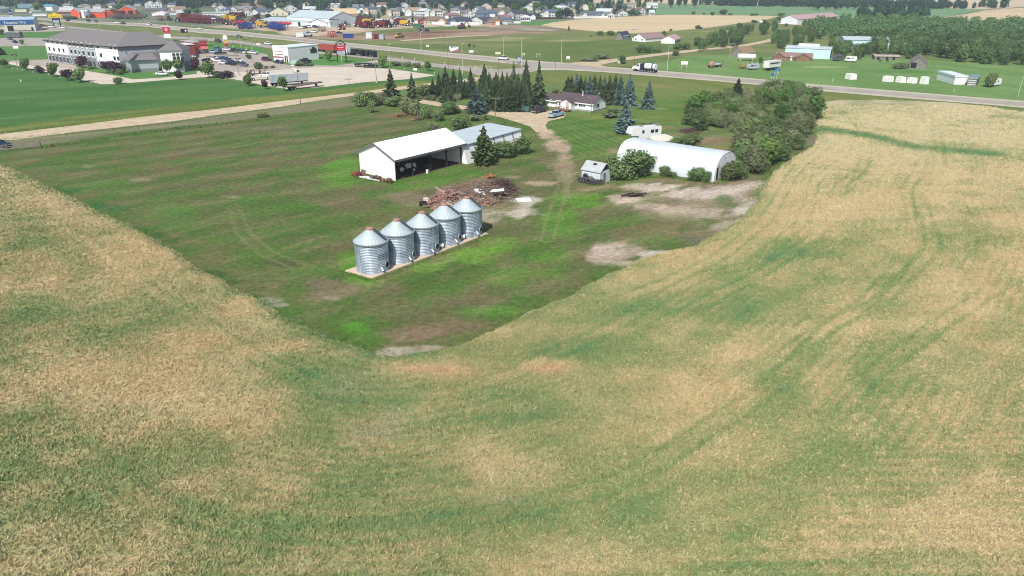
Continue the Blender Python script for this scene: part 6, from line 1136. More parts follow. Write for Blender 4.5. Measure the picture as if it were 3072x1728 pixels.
for k, c, px, py, dx, dy, lb in (
    ("pickup", "purple", 1619, 337, 30, -7, "dark purple pickup truck parked by the garage of the white house"), ("pickup", "pale_blue", 1668, 351, 32, -8, "pale blue pickup truck parked in front of the house deck"), ("sedan", "navy", 8, 441, 42, 7, "dark navy car at the left picture edge beside the rail gate"),
    ("pickup", "white", 1510, 180, 30, 3, "white pickup truck with a dark grille alone on the highway before the junction"), ("sedan", "black", 926, 158, 20, 2, "dark car on the service road beside the white car wash"), ("pickup", "white", 806, 135, 22, 2.4, "white pickup driving on the service road behind the car wash"), ("van", "purple", 655, 127, 18, 2, "purple minivan on the service road beside the red restaurant"), ("pickup", "teal", 717, 114, 20, 2, "teal pickup on the highway above the yellow pole sign"),
    ("sedan", "white", 352, 70.5, 14, 1, "white car on the far highway followed by a dark one, behind the hotel roof"), ("suv", "black", 370, 73, 14, 1, "black car following the white car on the far highway"), ("pickup", "white", 447, 76, 16, 1, "pale pickup towing a trailer on the far highway behind the hotel"), ("suv", "black", 266, 65, 12, 1, "dark car on the far highway left of the grey one"), ("suv", "grey", 289, 67.5, 12, 1, "grey car on the far highway right of the silver silo"), ("sedan", "black", 204, 63.5, 8, .6, "dark car on the far highway just before the dark bush"), ("sedan", "white", 600, 89.5, 14, 1.2, "white car on the far highway right of the black flag"),
    ("pickup", "white", 157, 83.5, 20, 1, "white pickup parked at the left post of the yellow sign"), ("pickup", "white", 191, 85.5, 24, 1, "white pickup parked at the right post of the yellow sign"), ("sedan", "orange", 128, 79, 18, -1, "orange car parked in the lot beside the tyre shop"), ("sedan", "navy", 113, 79.5, 14, -1, "dark car behind the orange one beside the tyre shop"), ("sedan", "black", 114, 84, 12, -1, "black car next to the end wall of the tyre shop"),
    ("suv", "grey", 31, 120, 14, 3, "grey car parked in front of the motorhome on the grey lot"), ("sedan", "navy", 46, 129, 16, 3, "navy car on the grey lot left of the hotel"), ("sedan", "white", 487, 226, 28, 1, "white car parked on the drive below the low hotel wing"),
    ("pickup", "pale_blue", 636, 160, -24, -1, "pale blue pickup closest to the restaurant wall"), ("pickup", "black", 662, 164, -26, 1, "black pickup in the row before the restaurant"), ("suv", "blue", 655, 151, 16, 2, "blue suv in the back row beside the yellow pole sign"), ("suv", "white", 682, 152.5, 24, 1, "white estate car under the yellow pole sign"), ("suv", "black", 699, 156, -16, 3, "black suv left of the grey one in the upper lot row"), ("suv", "grey", 714, 158, -16, 3, "dark grey suv in the middle of the upper lot row"), ("suv", "teal", 726, 159.5, -16, 3, "dark green suv right of the grey one in the upper lot row"), ("suv", "beige", 738, 161, -14, 3, "beige suv beside the last white pickup of the upper lot row"), ("pickup", "white", 760, 162.5, 26, 2, "white pickup at the right end of the upper lot row"),
    ("pickup", "white", 640, 181, -26, -2, "white pickup at the left end of the lower lot row"), ("pickup", "white", 652, 187, -26, -2, "long white pickup in front of the left end of the lower lot row"), ("suv", "blue", 664, 182, -16, 3, "blue suv between white pickups in the lower lot row"), ("pickup", "blue", 678, 184, -18, 3, "blue pickup in the middle of the lower lot row"), ("pickup", "white", 715, 187, 28, 2, "white pickup with a dark bed at the right end of the lower lot row"), ("sedan", "white", 671, 192.5, -26, 1, "low white hatchback in front of the lower lot row"), ("suv", "navy", 691, 193.5, -18, 3, "navy suv in the front of the lower lot row"), ("suv", "black", 706, 196, -18, 3, "black suv in the front of the lower lot row"), ("suv", "grey", 731, 199, 26, 2, "dark grey car at the right front corner of the lower lot row"), ("suv", "black", 588, 173, -12, 4, "black car beside the hotel's square tower"),
    ("suv", "maroon", 800, 183, 24, 2, "maroon car at the bay doors of the white car wash"), ("sedan", "navy", 837, 190.5, 24, 2, "dark navy car in front of the car wash door"), ("pickup", "black", 917, 187, 26, 2, "dark truck parked at the end wall of the car wash"), ("pickup", "black", 1112, 203, 28, -1, "black pickup at the truck lot entrance, in front of a dark trailer"), ("pickup", "white", 800, 231, 24, -1, "white flatbed tow truck cab parked left of the grain trailer"),
    ("pickup", "white", 905, 85.5, 16, 1, "white pickup at the dealership door, leftmost of the row"), ("suv", "black", 916, 85, 12, 1, "dark suv at the dealership, second in the row"), ("suv", "white", 928, 83.5, 14, 1, "white suv at the dealership, middle of the row"), ("suv", "black", 946, 83.5, 14, 1, "black suv at the dealership, fourth in the row"), ("sedan", "white", 957, 83, 10, 1, "white car at the dealership, last in the row"), ("sedan", "white", 1062, 76.5, 16, 1, "white car at the corner of the big workshop"), ("pickup", "white", 942, 98, 20, 1, "white pickup standing alone on the gravel before the dealership"), ("sedan", "silver", 1001, 100, 20, 1, "silver car left of the navy one at the soil yard edge"), ("sedan", "navy", 1018, 101.5, 18, 1, "navy car right of the silver one at the soil yard edge")):
    put(car(k, c), px, py, dx, dy, lb, "pickup truck" if k == "pickup" else "car")
def semi(c, sleeper=True):
    o = empty("semi_truck", (0, 0, 0)); P = PAINT[c]
    MB().box(-3.2, 3.0, -.45, .45, .7, 1.0).build("chassis", STEEL, o); tub(MB(), [(1.2, 1.0), (3.2, .9), (3.25, 1.5), (3.0, 1.95), (1.2, 2.15)], 1.9, .15).build("hood", P, o); tub(MB(), [(-.9 if sleeper else -.2, 1.0), (1.35, 1.0), (1.35, 2.2), (.8, 3.0), (-.9 if sleeper else -.2, 3.6 if sleeper else 3.0)], 2.3, .08).build("cab", P, o)
    MB().add([(1.37, -.95, 2.2), (1.37, .95, 2.2), (.86, .9, 2.95), (.86, -.9, 2.95)], [(0, 1, 2, 3)]).build("windscreen", GLASS, o)
    for s_ in (-1, 1): MB().box(.2, 1.1, s_ * 1.13 - .03, s_ * 1.13 + .03, 2.0, 2.7).build("window", GLASS, o); MB().cyl((-.95, s_ * .95, 1.0), (-.95, s_ * .95, 3.7), .09).build("exhaust", CHROME, o)
    MB().cyl((-.6, -1.0, .8), (.9, -1.0, .8), .32, n=10).cyl((-.6, 1.0, .8), (.9, 1.0, .8), .32, n=10).build("fuel_tank", CHROME, o); wheels(o, (2.3, -1.5, -2.7), .92, .5, .4); return o
def trailer(kind, c, Lg, h=2.7):
    o = empty("semi_trailer", (0, 0, 0)); P = PAINT[c]
    if kind == "box": MB().box(-Lg / 2, Lg / 2, -1.28, 1.28, 1.15, 1.15 + h).build("box", P, o)
    elif kind == "hopper":
        tub(MB(), [(-Lg / 2, 1.3), (Lg / 2, 1.3), (Lg / 2, 1.2 + h), (-Lg / 2, 1.2 + h)], 2.5, -.05).build("box", P, o); r = MB()
        for i in range(16): x = -Lg / 2 + Lg * (i + .5) / 16; r.box(x - .05, x + .05, -1.36, -1.24, 1.3, 1.2 + h).box(x - .05, x + .05, 1.24, 1.36, 1.3, 1.2 + h)
        r.build("rib", P, o); MB().box(-Lg / 2 - .05, Lg / 2 + .05, -1.3, 1.3, 1.2 + h, 1.3 + h).build("tarp", PAINT["cream"], o)
    elif kind == "bins":
        for x in (-Lg * .25, Lg * .25): tub(MB(), [(x - Lg * .22, 1.2), (x + Lg * .22, 1.2), (x + Lg * .2, 1.2 + h), (x - Lg * .2, 1.2 + h)], 2.4, .3).build("hopper", P, o)
    elif kind == "flat": MB().box(-Lg / 2, Lg / 2, -1.25, 1.25, 1.05, 1.25).build("deck", P, o)
    MB().box(-Lg / 2, Lg / 2, -.4, .4, .85, 1.08).build("frame", STEEL, o); wheels(o, (-Lg / 2 + 1.0, -Lg / 2 + 2.3), .95, .5, .4); MB().box(Lg / 2 - 2.2, Lg / 2 - 2.0, -.8, .8, .05, .9).build("landing_gear", STEEL, o); return o
put(semi("white"), 947, 153.5, -30, -3, "white semi tractor pulling the red container on the service road", "semi truck"); put(trailer("box", "orange", 12.0, 2.7), 986, 157.5, -40, -4.3, "rusty red container trailer behind the white semi tractor", "trailer"); mat("paint_orange", (0, 0, 0))
put(semi("white"), 1044, 164, -24, -2.8, "white semi tractor pulling two black hopper trailers", "semi truck"); put(trailer("bins", "black", 9.5, 1.7), 1075, 167.5, -40, -4.4, "front black hopper trailer behind the white semi tractor", "trailer"); put(trailer("bins", "black", 8.0, 1.7), 1112, 171, -40, -4.4, "rear black hopper trailer at the end of the two trailer rig", "trailer")
put(trailer("hopper", "silver", 13.2, 2.7), 868, 255.5, 110, -9, "long silver ribbed grain trailer parked at the truck lot edge", "trailer"); put(semi("white"), 889, 232, 24, -1.5, "white semi tractor parked behind the silver grain trailer", "semi truck")
put(trailer("flat", "brown", 12.5), 915, 264, 90, -9, "dark flatbed trailer tilted on its stands before the grain trailer", "trailer").rotation_euler[1] = -.05
put(trailer("flat", "cream", 9.5), 781, 240.5, 50, -2.6, "pale low flatbed trailer left of the grain trailer", "trailer"); put(trailer("flat", "black", 6.5), 1086, 199, 28, -1, "dark equipment trailer behind the black pickup at the lot entrance", "trailer")
o = put(trailer("flat", "brown", 7.0), 770, 230.5, 40, -2, "flatbed loaded with dark scrap frames, behind the white tow truck cab", "trailer"); b = MB(); g_ = random.Random(3)
for i in range(16): x = g_.uniform(-3, 3); b.bar((x, g_.uniform(-1, 1), 1.3), (x + g_.uniform(-.8, .8), g_.uniform(-1, 1), g_.uniform(1.8, 2.9)), .16)
b.build("scrap_load", STEEL, o)
# vacuum truck
o = semi("white", False); o.name = "vacuum_truck"; MB().box(-7.2, -.4, -.5, .5, .75, 1.05).build("rear_frame", STEEL, o); MB().box(-2.2, -.5, -1.15, 1.15, 1.0, 3.2).build("pump_housing", PAINT["navy"], o)
MB().cyl((-6.9, 0, 2.25), (-2.3, 0, 2.25), 1.2, n=20).build("tank", PAINT["white"], o); MB().cyl((-6.0, 0, 2.25), (-5.4, 0, 2.25), 1.23, n=20).build("tank_band", PAINT["teal"], o); MB().bar((-6.6, .2, 3.6), (-1.0, .2, 3.75), .35).cyl((-2.2, .2, 3.0), (-2.2, .2, 3.7), .2).build("boom", PAINT["green"], o); MB().box(-4.6, -3.2, -1.23, -1.15, 2.45, 2.6).box(-4.4, -3.4, -1.23, -1.15, 2.1, 2.22).box(-4.6, -3.2, 1.15, 1.23, 2.45, 2.6).build("tank_marking", PAINT["grey"], o); wheels(o, (-4.2, -5.4, -6.6), .92, .5, .4)
put(o, 1921, 214.5, -60, -5.5, "white vacuum tanker truck driving on the highway", "tanker truck")
# motorhomes, campers, caravans
def camper(kind, Lg, h, w=2.4, c="white"):
    o = empty("camper", (0, 0, 0)); P = PAINT[c]
    if kind == "fifth": prof = [(-Lg / 2, .55), (Lg * .22, .55), (Lg * .25, 1.4), (Lg / 2 - .2, 1.5), (Lg / 2, 1.9), (Lg / 2 - .5, h), (-Lg / 2, h - .1)]
    elif kind == "coach": prof = [(-Lg / 2, .5), (Lg / 2, .5), (Lg / 2 + .1, 1.6), (Lg / 2 - .3, h), (-Lg / 2, h)]
    else: prof = [(-Lg / 2, .5), (Lg / 2 - .5, .5), (Lg / 2, 1.2), (Lg / 2 - .3, h), (-Lg / 2 + .2, h), (-Lg / 2 - .1, 1.3)]
    tub(MB(), prof, w, .05).build("body", P, o)
    for s_ in (-1, 1):
        for x, ww in ((-.34, .8), (-.2, .9), (.1, .6)): MB().box(Lg * x - ww / 2, Lg * x + ww / 2, s_ * (w / 2 - .06) - .04, s_ * (w / 2 - .06) + .04, h * .55, h * .78).build("window", GLASS, o)
    MB().box(-Lg / 2 + .1, -Lg / 2 + .9, -.5, .5, h - .02, h + .22).box(Lg * .05, Lg * .05 + .7, -.4, .4, h - .05, h + .16).build("roof_vent", GREYW, o)
    MB().box(-Lg / 2 + .3, Lg / 2 - 2.0 if kind == "fifth" else Lg / 2 - .6, -w / 2 + .02, -w / 2 + .1, .9, 1.05).build("stripe", PAINT["grey"], o); wheels(o, (-Lg * .2, -Lg * .2 + .9) if kind != "coach" else (-Lg * .25, Lg * .32), w / 2 - .2, .36); return o
o = camper("fifth", 8.2, 3.3); o.name = "fifth_wheel_camper"; put(o, 1929, 421, -70, 6.5, "white fifth wheel camper with dark windows parked behind the arched shed", "camper")
o = camper("coach", 9.5, 3.3, 2.5, "grey"); o.name = "motorhome"; put(o, 46, 113, -62, -1, "grey motorhome coach on the lot left of the hotel", "motorhome"); MB().box(-4.8, 4.7, -1.26, 1.26, 3.2, 3.34).build("roof_panel", PAINT["white"], o)
o = camper("box", 4.6, 2.4); put(o, 2553, 186, 20, 1, "small white truck camper by the wood edge", "camper"); o = camper("box", 6.0, 2.4, 2.3); put(o, 2978, 258, 40, -5, "white camper trailer with a small window by the dark highway bush", "camper")
o = camper("box", 5.0, 2.4, 2.3, "grey"); put(o, 2513, 182, 24, -1.5, "grey blue camper trailer beside the turquoise hall", "camper"); o = camper("box", 4.6, 2.3, 2.3, "silver"); put(o, 2258, 208.5, 22, -1, "grey old camper trailer left of the white box trailer", "camper"); 
o = trailer("box", "white", 8.5, 2.5); put(o, 2314, 210, -44, 6, "white box trailer with a dark stripe on the grass across the highway", "trailer"); MB().box(-3.2, 3.4, -1.34, -1.28, 2.5, 3.0).box(-3.2, 3.4, 1.28, 1.34, 2.5, 3.0).build("stripe", DKT, o)
o = empty("covered_boat", (0, 0, 0)); tub(MB(), [(-2.6, .7), (2.2, .7), (3.2, 1.3), (1.0, 2.1), (-2.2, 1.9), (-2.7, 1.3)], 2.2, .5).build("cover", PAINT["cream"], o); MB().box(-2.4, 3.8, -.5, .5, .45, .6).build("trailer_frame", STEEL, o); wheels(o, (-.8,), 1.0, .33); put(o, 1984, 432, 40, -3, "white covered boat on a trailer right of the fifth wheel camper", "boat")
o = empty("propane_tank", (0, 0, 0)); MB().cyl((-3.6, 0, 1.7), (3.6, 0, 1.7), 1.25, n=20).build("tank", PAINT["white"], o); MB().cyl((-4.0, 0, 1.7), (-3.6, 0, 1.7), .7, 1.25, 20).cyl((3.6, 0, 1.7), (4.0, 0, 1.7), 1.25, .7, 20).build("end_cap", PAINT["white"], o)
for x in (-2.6, 2.6): MB().box(x - .25, x + .25, -.9, .9, 0, .7).build("saddle", CONC, o)
put(o, 2239, 182, 60, 1.2, "big white horizontal tank in front of the weathered barn", "tank")
o = empty("old_flatbed", (0, 0, 0)); MB().box(-3.4, 3.4, -1.1, 1.1, .8, 1.05).build("deck", PAINT["brown"], o); MB().box(-2.6, -.8, -1, 1, 1.05, 2.4, .2).build("cab", mat("faded_red", L(188, 140, 128), .8), o); MB().box(.2, 3.0, -.9, .9, 1.05, 1.5, .2).build("load", PAINT["silver"], o); wheels(o, (-2.4, 2.0, 2.9), .95, .42); put(o, 2143, 202, 46, -5, "old flatbed truck with a faded red cab on the grass across the highway", "old truck")
o = empty("old_implement", (0, 0, 0)); b = MB()
for i in range(10): b.bar((-2 + i * .4, -1, .5), (-2 + i * .4 + g_.uniform(-.3, .3), 1, .9), .12)
b.box(-2, 2, -.1, .1, .5, .7).build("frame", RUST_M, o); MB().box(-.5, .4, -.4, .4, .7, 1.9).build("hopper", mat("ochre_steel", L(180, 140, 96), .8), o); wheels(o, (0,), 1.1, .4); put(o, 2228, 206, 26, -1, "rusty old farm implement with an ochre box left of the grey camper", "farm implement")
# ------------------------------------------------------------------ farm machinery yard
def tractor(c, old=False):
    o = empty("tractor", (0, 0, 0)); P = PAINT[c]
    tub(MB(), [(.2, .8), (2.2, .8), (2.3, 1.2), (2.1, 1.7), (.2, 1.75)], .95, .1).build("hood", P, o); MB().box(-1.3, .3, -.5, .5, .7, 1.5).build("body", P, o)
    if old: MB().bar((-1.0, .5, 1.5), (-1.0, .5, 2.6), .07).bar((-1.0, -.5, 1.5), (-1.0, -.5, 2.6), .07).bar((-1.05, -.55, 2.6), (-1.05, .55, 2.6), .12).build("roll_bar", CHROME, o)
    else: MB().box(-1.3, .3, -.75, .75, 1.5, 2.75, .12).build("cab", GLASS, o); MB().box(-1.4, .4, -.8, .8, 2.75, 2.95).build("cab_roof", P, o)
    for x, r, y in ((-.8, .9, .95), (1.6, .58, .85)):
        for s_ in (-1, 1): wh = MB().cyl((x, s_ * y - .25, r), (x, s_ * y + .25, r), r, n=16).build("wheel", TIRE, o); MB().cyl((x, s_ * (y + .25), r), (x, s_ * (y + .28), r), r * .5, n=12).build("rim", PAINT["cream"], wh)
    return o
def implement(c, seed):
    g = random.Random(seed); o = empty("tillage_implement", (0, 0, 0)); P = PAINT[c]; b = MB()
    for s_ in (-1, 1): b.bar((-3, s_ * .9, .9), (3, s_ * .9, .9), .18)
    for i in range(5): b.bar((-2.8 + i * 1.4, -1.3, .9), (-2.8 + i * 1.4, 1.3, .9), .16)
    b.build("frame", P, o)
    for s_ in (-1, 1):
        w = MB(); t = g.uniform(.1, .5)
        for k in range(6): x = -2.8 + k * 1.1; w.bar((x, s_ * 1.3, 1.0), (x + g.uniform(-.1, .1), s_ * (1.3 + t), g.uniform(3.0, 3.9)), .14)
        for z in (1.5, 2.3, 3.1): w.bar((-2.9, s_ * (1.3 + t * (z - 1) / 2.6), z), (2.9, s_ * (1.3 + t * (z - 1) / 2.6), z), .14)
        w.build("folded_wing", P, o)
    t = MB().bar((-3, 0, .9), (3, 0, .9), .12)
    for i in range(14): x = -2.8 + i * .43; t.bar((x, 0, .9), (x - .2, g.uniform(-1.2, 1.2), .12), .08)
    t.build("tine", STEEL, o); MB().bar((3, 0, .8), (5, 0, .5), .16).build("hitch", P, o); wheels(o, (-1, .2), 1.0, .45); return o
def combine(c):
    o = empty("combine_harvester", (0, 0, 0)); P = PAINT[c]; tub(MB(), [(-3.2, 1.2), (1.8, 1.0), (1.8, 3.2), (-1.0, 3.6), (-3.2, 3.0)], 2.4, .15).build("body", P, o); MB().box(1.8, 3.0, -.9, .9, 1.8, 3.5, .1).build("cab", GLASS, o); MB().box(1.7, 3.1, -1, 1, 3.5, 3.65).build("cab_roof", P, o)
    MB().box(-1.5, 1.2, -1.2, 1.2, 3.6, 4.0, .15).build("grain_tank", STEEL, o); MB().box(3.0, 4.6, -.6, .6, .7, 1.6).build("feeder", STEEL, o)
    for x, r in ((1.4, .95), (-2.3, .6)):
        for s_ in (-1, 1): wh = MB().cyl((x, s_ * 1.3 - .3, r), (x, s_ * 1.3 + .3, r), r, n=14).build("wheel", TIRE, o); MB().cyl((x, s_ * 1.6, r), (x, s_ * 1.63, r), r * .5, n=12).build("rim", PAINT["cream"], wh)
    return o
def loader(c):
    o = empty("wheel_loader", (0, 0, 0)); P = PAINT[c]; tub(MB(), [(-3, .9), (1.2, .9), (1.2, 1.6), (-.6, 2.0), (-3, 1.9)], 1.8, .1).build("body", P, o); MB().box(-.9, .7, -.8, .8, 1.8, 3.1, .1).build("cab", GLASS, o); MB().box(-1, .8, -.85, .85, 3.1, 3.25).build("cab_roof", P, o)
    MB().bar((.6, .5, 1.7), (3.0, .5, .9), .25).bar((.6, -.5, 1.7), (3.0, -.5, .9), .25).build("boom", P, o); MB().prism([(2.8, .2), (4.0, .15), (3.2, .5), (3.0, 1.4), (2.8, 1.4)], -1.3, 1.3).build("bucket", STEEL, o)
    wheels(o, (-1.8, 1.4), 1.0, .75, .5); return o
def excavator(c):
    o = empty("excavator", (0, 0, 0)); P = PAINT[c]
    for s_ in (-1, 1): MB().box(-1.9, 1.9, s_ * 1.05 - .28, s_ * 1.05 + .28, 0, .85, .1).build("track", STEEL, o)
    MB().box(-2.0, 1.5, -1.3, 1.3, .95, 2.1).build("body", P, o); MB().box(.2, 1.6, .2, 1.2, 2.1, 3.0).build("cab", GLASS, o); MB().bar((1.4, -.2, 1.8), (3.6, -.2, 4.0), .4).bar((3.6, -.2, 4.0), (5.4, -.2, 1.6), .3).build("boom", P, o); MB().box(5.0, 5.9, -.7, .3, .8, 1.6).build("bucket", STEEL, o); return o
KN = {"t": tractor, "c": combine, "l": loader, "x": excavator}
mach = []
def row(x0, x1, y0, y1, n, c, kinds, lb, gr):
    for i in range(n):
        t = (i + .5) / n; k = kinds[i % len(kinds)]
        mach.append((k, c, x0 + (x1 - x0) * t + rng.uniform(-3, 3), y0 + (y1 - y0) * t + rng.uniform(-1.5, 1.5), lb, gr))
row(548, 645, 67, 73, 9, "dark_red", "ii", "dark red folded tillage implement in the front row of the yard along the highway", "red implements in the front row"); row(550, 640, 58, 62, 9, "dark_red", "ii", "dark red folded implement in the back row of the machinery yard", "red implements in the back row"); row(650, 690, 66, 75, 5, "dark_red", "tt", "dark red tractor between the red implements and the yellow machines", "red tractors in the middle of the yard")
row(752, 770, 66, 71, 3, "dark_red", "tt", "dark red tractor beside the dealership's left end", "red tractors at the dealership end"); row(672, 708, 60, 63, 4, "yellow", "ic", "yellow machine in the cluster behind the red tractors", "yellow machines in the cluster"); row(690, 730, 54, 56, 5, "dark_red", "ci", "dark red machine at the very back of the yard, before the houses", "red machines at the back of the yard"); row(712, 732, 74, 79, 2, "red", "cc", "bright red combine beside the blue implements", "bright red combines")
row(722, 754, 86, 88, 4, "dealer_blue", "ii", "blue folded implement in the short row near the power pole", "blue implements near the power pole"); row(812, 846, 84, 92, 7, "dealer_blue", "ii", "blue folded implement in the tight cluster beside the yellow post", "blue implements in the tight cluster"); row(784, 800, 83, 84, 2, "yellow", "cl", "yellow machine beside the yellow post sign", "yellow machines beside the post sign")
row(1072, 1120, 79, 86, 6, "dark_red", "cti", "dark red machine in the cluster right of the big workshop", "red machines right of the workshop"); row(1080, 1116, 66, 70, 4, "dark_red", "cc", "dark red combine behind the cluster right of the workshop", "red combines right of the workshop"); row(1094, 1112, 72, 74, 2, "yellow", "cc", "yellow combine in the cluster right of the workshop", "yellow combines right of the workshop"); row(1138, 1170, 80, 84, 5, "dark_red", "tc", "dark red tractor in the second cluster right of the workshop", "red machines in the second cluster"); row(1186, 1198, 72, 75, 2, "dark_red", "tc", "dark red machine at the right edge of the machinery yard", "red machines at the right edge")
mach += [("t", "dealer_blue", 1181, 81, "blue tractor right of the second red cluster", None), ("t", "red", 1024, 89.5, "small red tractor alone on the yard gravel", None), ("i", "brown", 967, 95, "brown disc implement lying on the yard gravel", None), ("t", "dark_red", 1022, 79, "dark red tractor at the big workshop wall", None), ("t", "grey", 1040, 79.5, "grey machine at the big workshop wall", None), ("c", "yellow", 1216, 78, "yellow machine at the far right of the machinery yard", None), ("l", "yellow", 1198, 114, "yellow wheel loader on the bare soil", None), ("l", "yellow", 1224, 78, "yellow loader on a low trailer near the red house", None), ("l", "grey", 1268, 94, "dark loader on the soil mound", None), ("x", "brown", 1385, 86, "brown excavator with a raised arm on the building site", None), ("i", "red", 998, 112, "red and white implement at the highway side of the yard", None), ("t", "black", 438, 57, "black machine left of the machinery yard trees", None), ("t", "navy", 508, 62, "dark blue machine at the left end of the red rows", None), ("t", "navy", 534, 66, "navy machine beside the green tree at the red rows", None), ("c", "orange", 548, 58, "orange machine at the left end of the red rows", None), ("i", "dark_red", 484, 62, "reddish implement on the grass left of the red rows", None)]
for i in range(9): mach.append(("i", "grey" if i % 2 else "brown", 340 + i * 10, 57 + rng.uniform(-1, 1), "dull grey implement in the row before the largest orange barn", "grey implements before the orange barn"))
shared = {}
for k, c, px, py, lb, gr in mach:
    key = (k, c, 0 if k != "i" else rng.randrange(2))
    if key in shared and gr is not None: o = copy_thing(shared[key])
    else:
        o = implement(c, key[2]) if k == "i" else KN[k](c)
        shared[key] = o
    p = G(px, py); o.location = (p.x, p.y, .02); o.scale = (1.25,) * 3 if py < 95 else (1,) * 3; o.rotation_euler[2] = rng.uniform(-.5, .5) + rng.choice((0, 3.14, 1.2))
    for kk in ("group",):
        if kk in o: del o[kk]
    tag(o, lb, {"t": "tractor", "c": "combine", "l": "loader", "x": "excavator", "i": "farm implement"}[k], gr)
o = tractor("cream", True); B = SHED[0]; q = B.o.matrix_basis @ Vector((Ls * .30, 3.6, .03)); o.location = q; o.rotation_euler[2] = B.rz - .5; tag(o, "old pale tractor parked in the dark open shed", "tractor")
o = empty("pallet_stack", B.o.matrix_basis @ Vector((Ls * .60, 2.6, .03)), B.rz + .2, "small stack of wooden pallets inside the open shed", "pallets"); b = MB()
for k in range(4): b.box(-.6, .6, -.5, .5, .16 * k + .03, .16 * k + .1).box(-.6, .6, -.5, -.4, .16 * k - .02, .16 * k + .03).box(-.6, .6, .4, .5, .16 * k - .02, .16 * k + .03)
b.build("pallet", BROWNW, o)
o = empty("pail", B.o.matrix_basis @ Vector((Ls * .42, -.5, 0)), 0, "white pail standing at the open front of the pole shed", "pail"); MB().cyl((0, 0, 0), (0, 0, .75), .22, .26, 12).build("bucket", WHITE_P, o)
# containers and site huts beside the soil
for px, py, w, h, d, c, lb, cat in ((1044, 115, 30, 2.4, 3, "dealer_blue", "blue steel bin by the highway, left of the white site hut", "container"), (1107, 116, 17, 3.2, 4, "white", "white site hut on the soil by the highway", "hut"), (1128, 117, 14, 2.8, 3.5, "dark_red", "small red roofed site hut between the white and grey ones", "hut"), (1144, 119, 14, 2.6, 3, "silver", "grey ribbed site hut right of the red roofed one", "hut"), (1251, 83, 24, 2.2, 4, "green", "green waste container below the red house", "container"), (1343, 79.5, 30, 1.0, 3, "white", "white long trailer box lying at the building site", "container"), (900, 111, 22, 2.4, 2.5, "white", "white box trailer behind the pale blue truck", "trailer"), (1576, 334, 23, 1.5, 2.2, "teal", "teal green skip beside the dark pickup at the house", "skip")):
    m_ = MPP(px, py); o = empty("site_hut" if cat == "hut" else "waste_skip" if cat == "skip" else "container", G(px, py), rng.uniform(-.15, .1), lb, cat); w *= m_
    if cat == "skip": tub(MB(), [(-w / 2 + .3, .1), (w / 2 - .3, .1), (w / 2, h), (-w / 2, h)], d, -.1).build("tub", PAINT[c], o); MB().box(-w / 2 + .1, w / 2 - .1, -d / 2 + .1, d / 2 - .1, h - .25, h - .15).build("lid", PAINT["green"], o)
    else:
        MB().box(-w / 2, w / 2, 0, d, .12, h).build("body", PAINT[c], o); r = MB()
        for i in range(9): x = -w / 2 + w * (i + .5) / 9; r.box(x - .06, x + .06, -.06, 0, .12, h)
        r.build("rib", PAINT[c], o); MB().box(-w / 2 - .1, w / 2 + .1, -.15, d + .1, h, h + .15).build("roof", PAINT["red" if c == "dark_red" else c], o); MB().box(-w / 2 + .1, w / 2 - .1, .1, d - .1, -.02, .12).build("skid", STEEL, o)
put(semi("pale_blue", False), 923, 110, 24, 1, "pale blue truck at the dealership entrance", "truck")
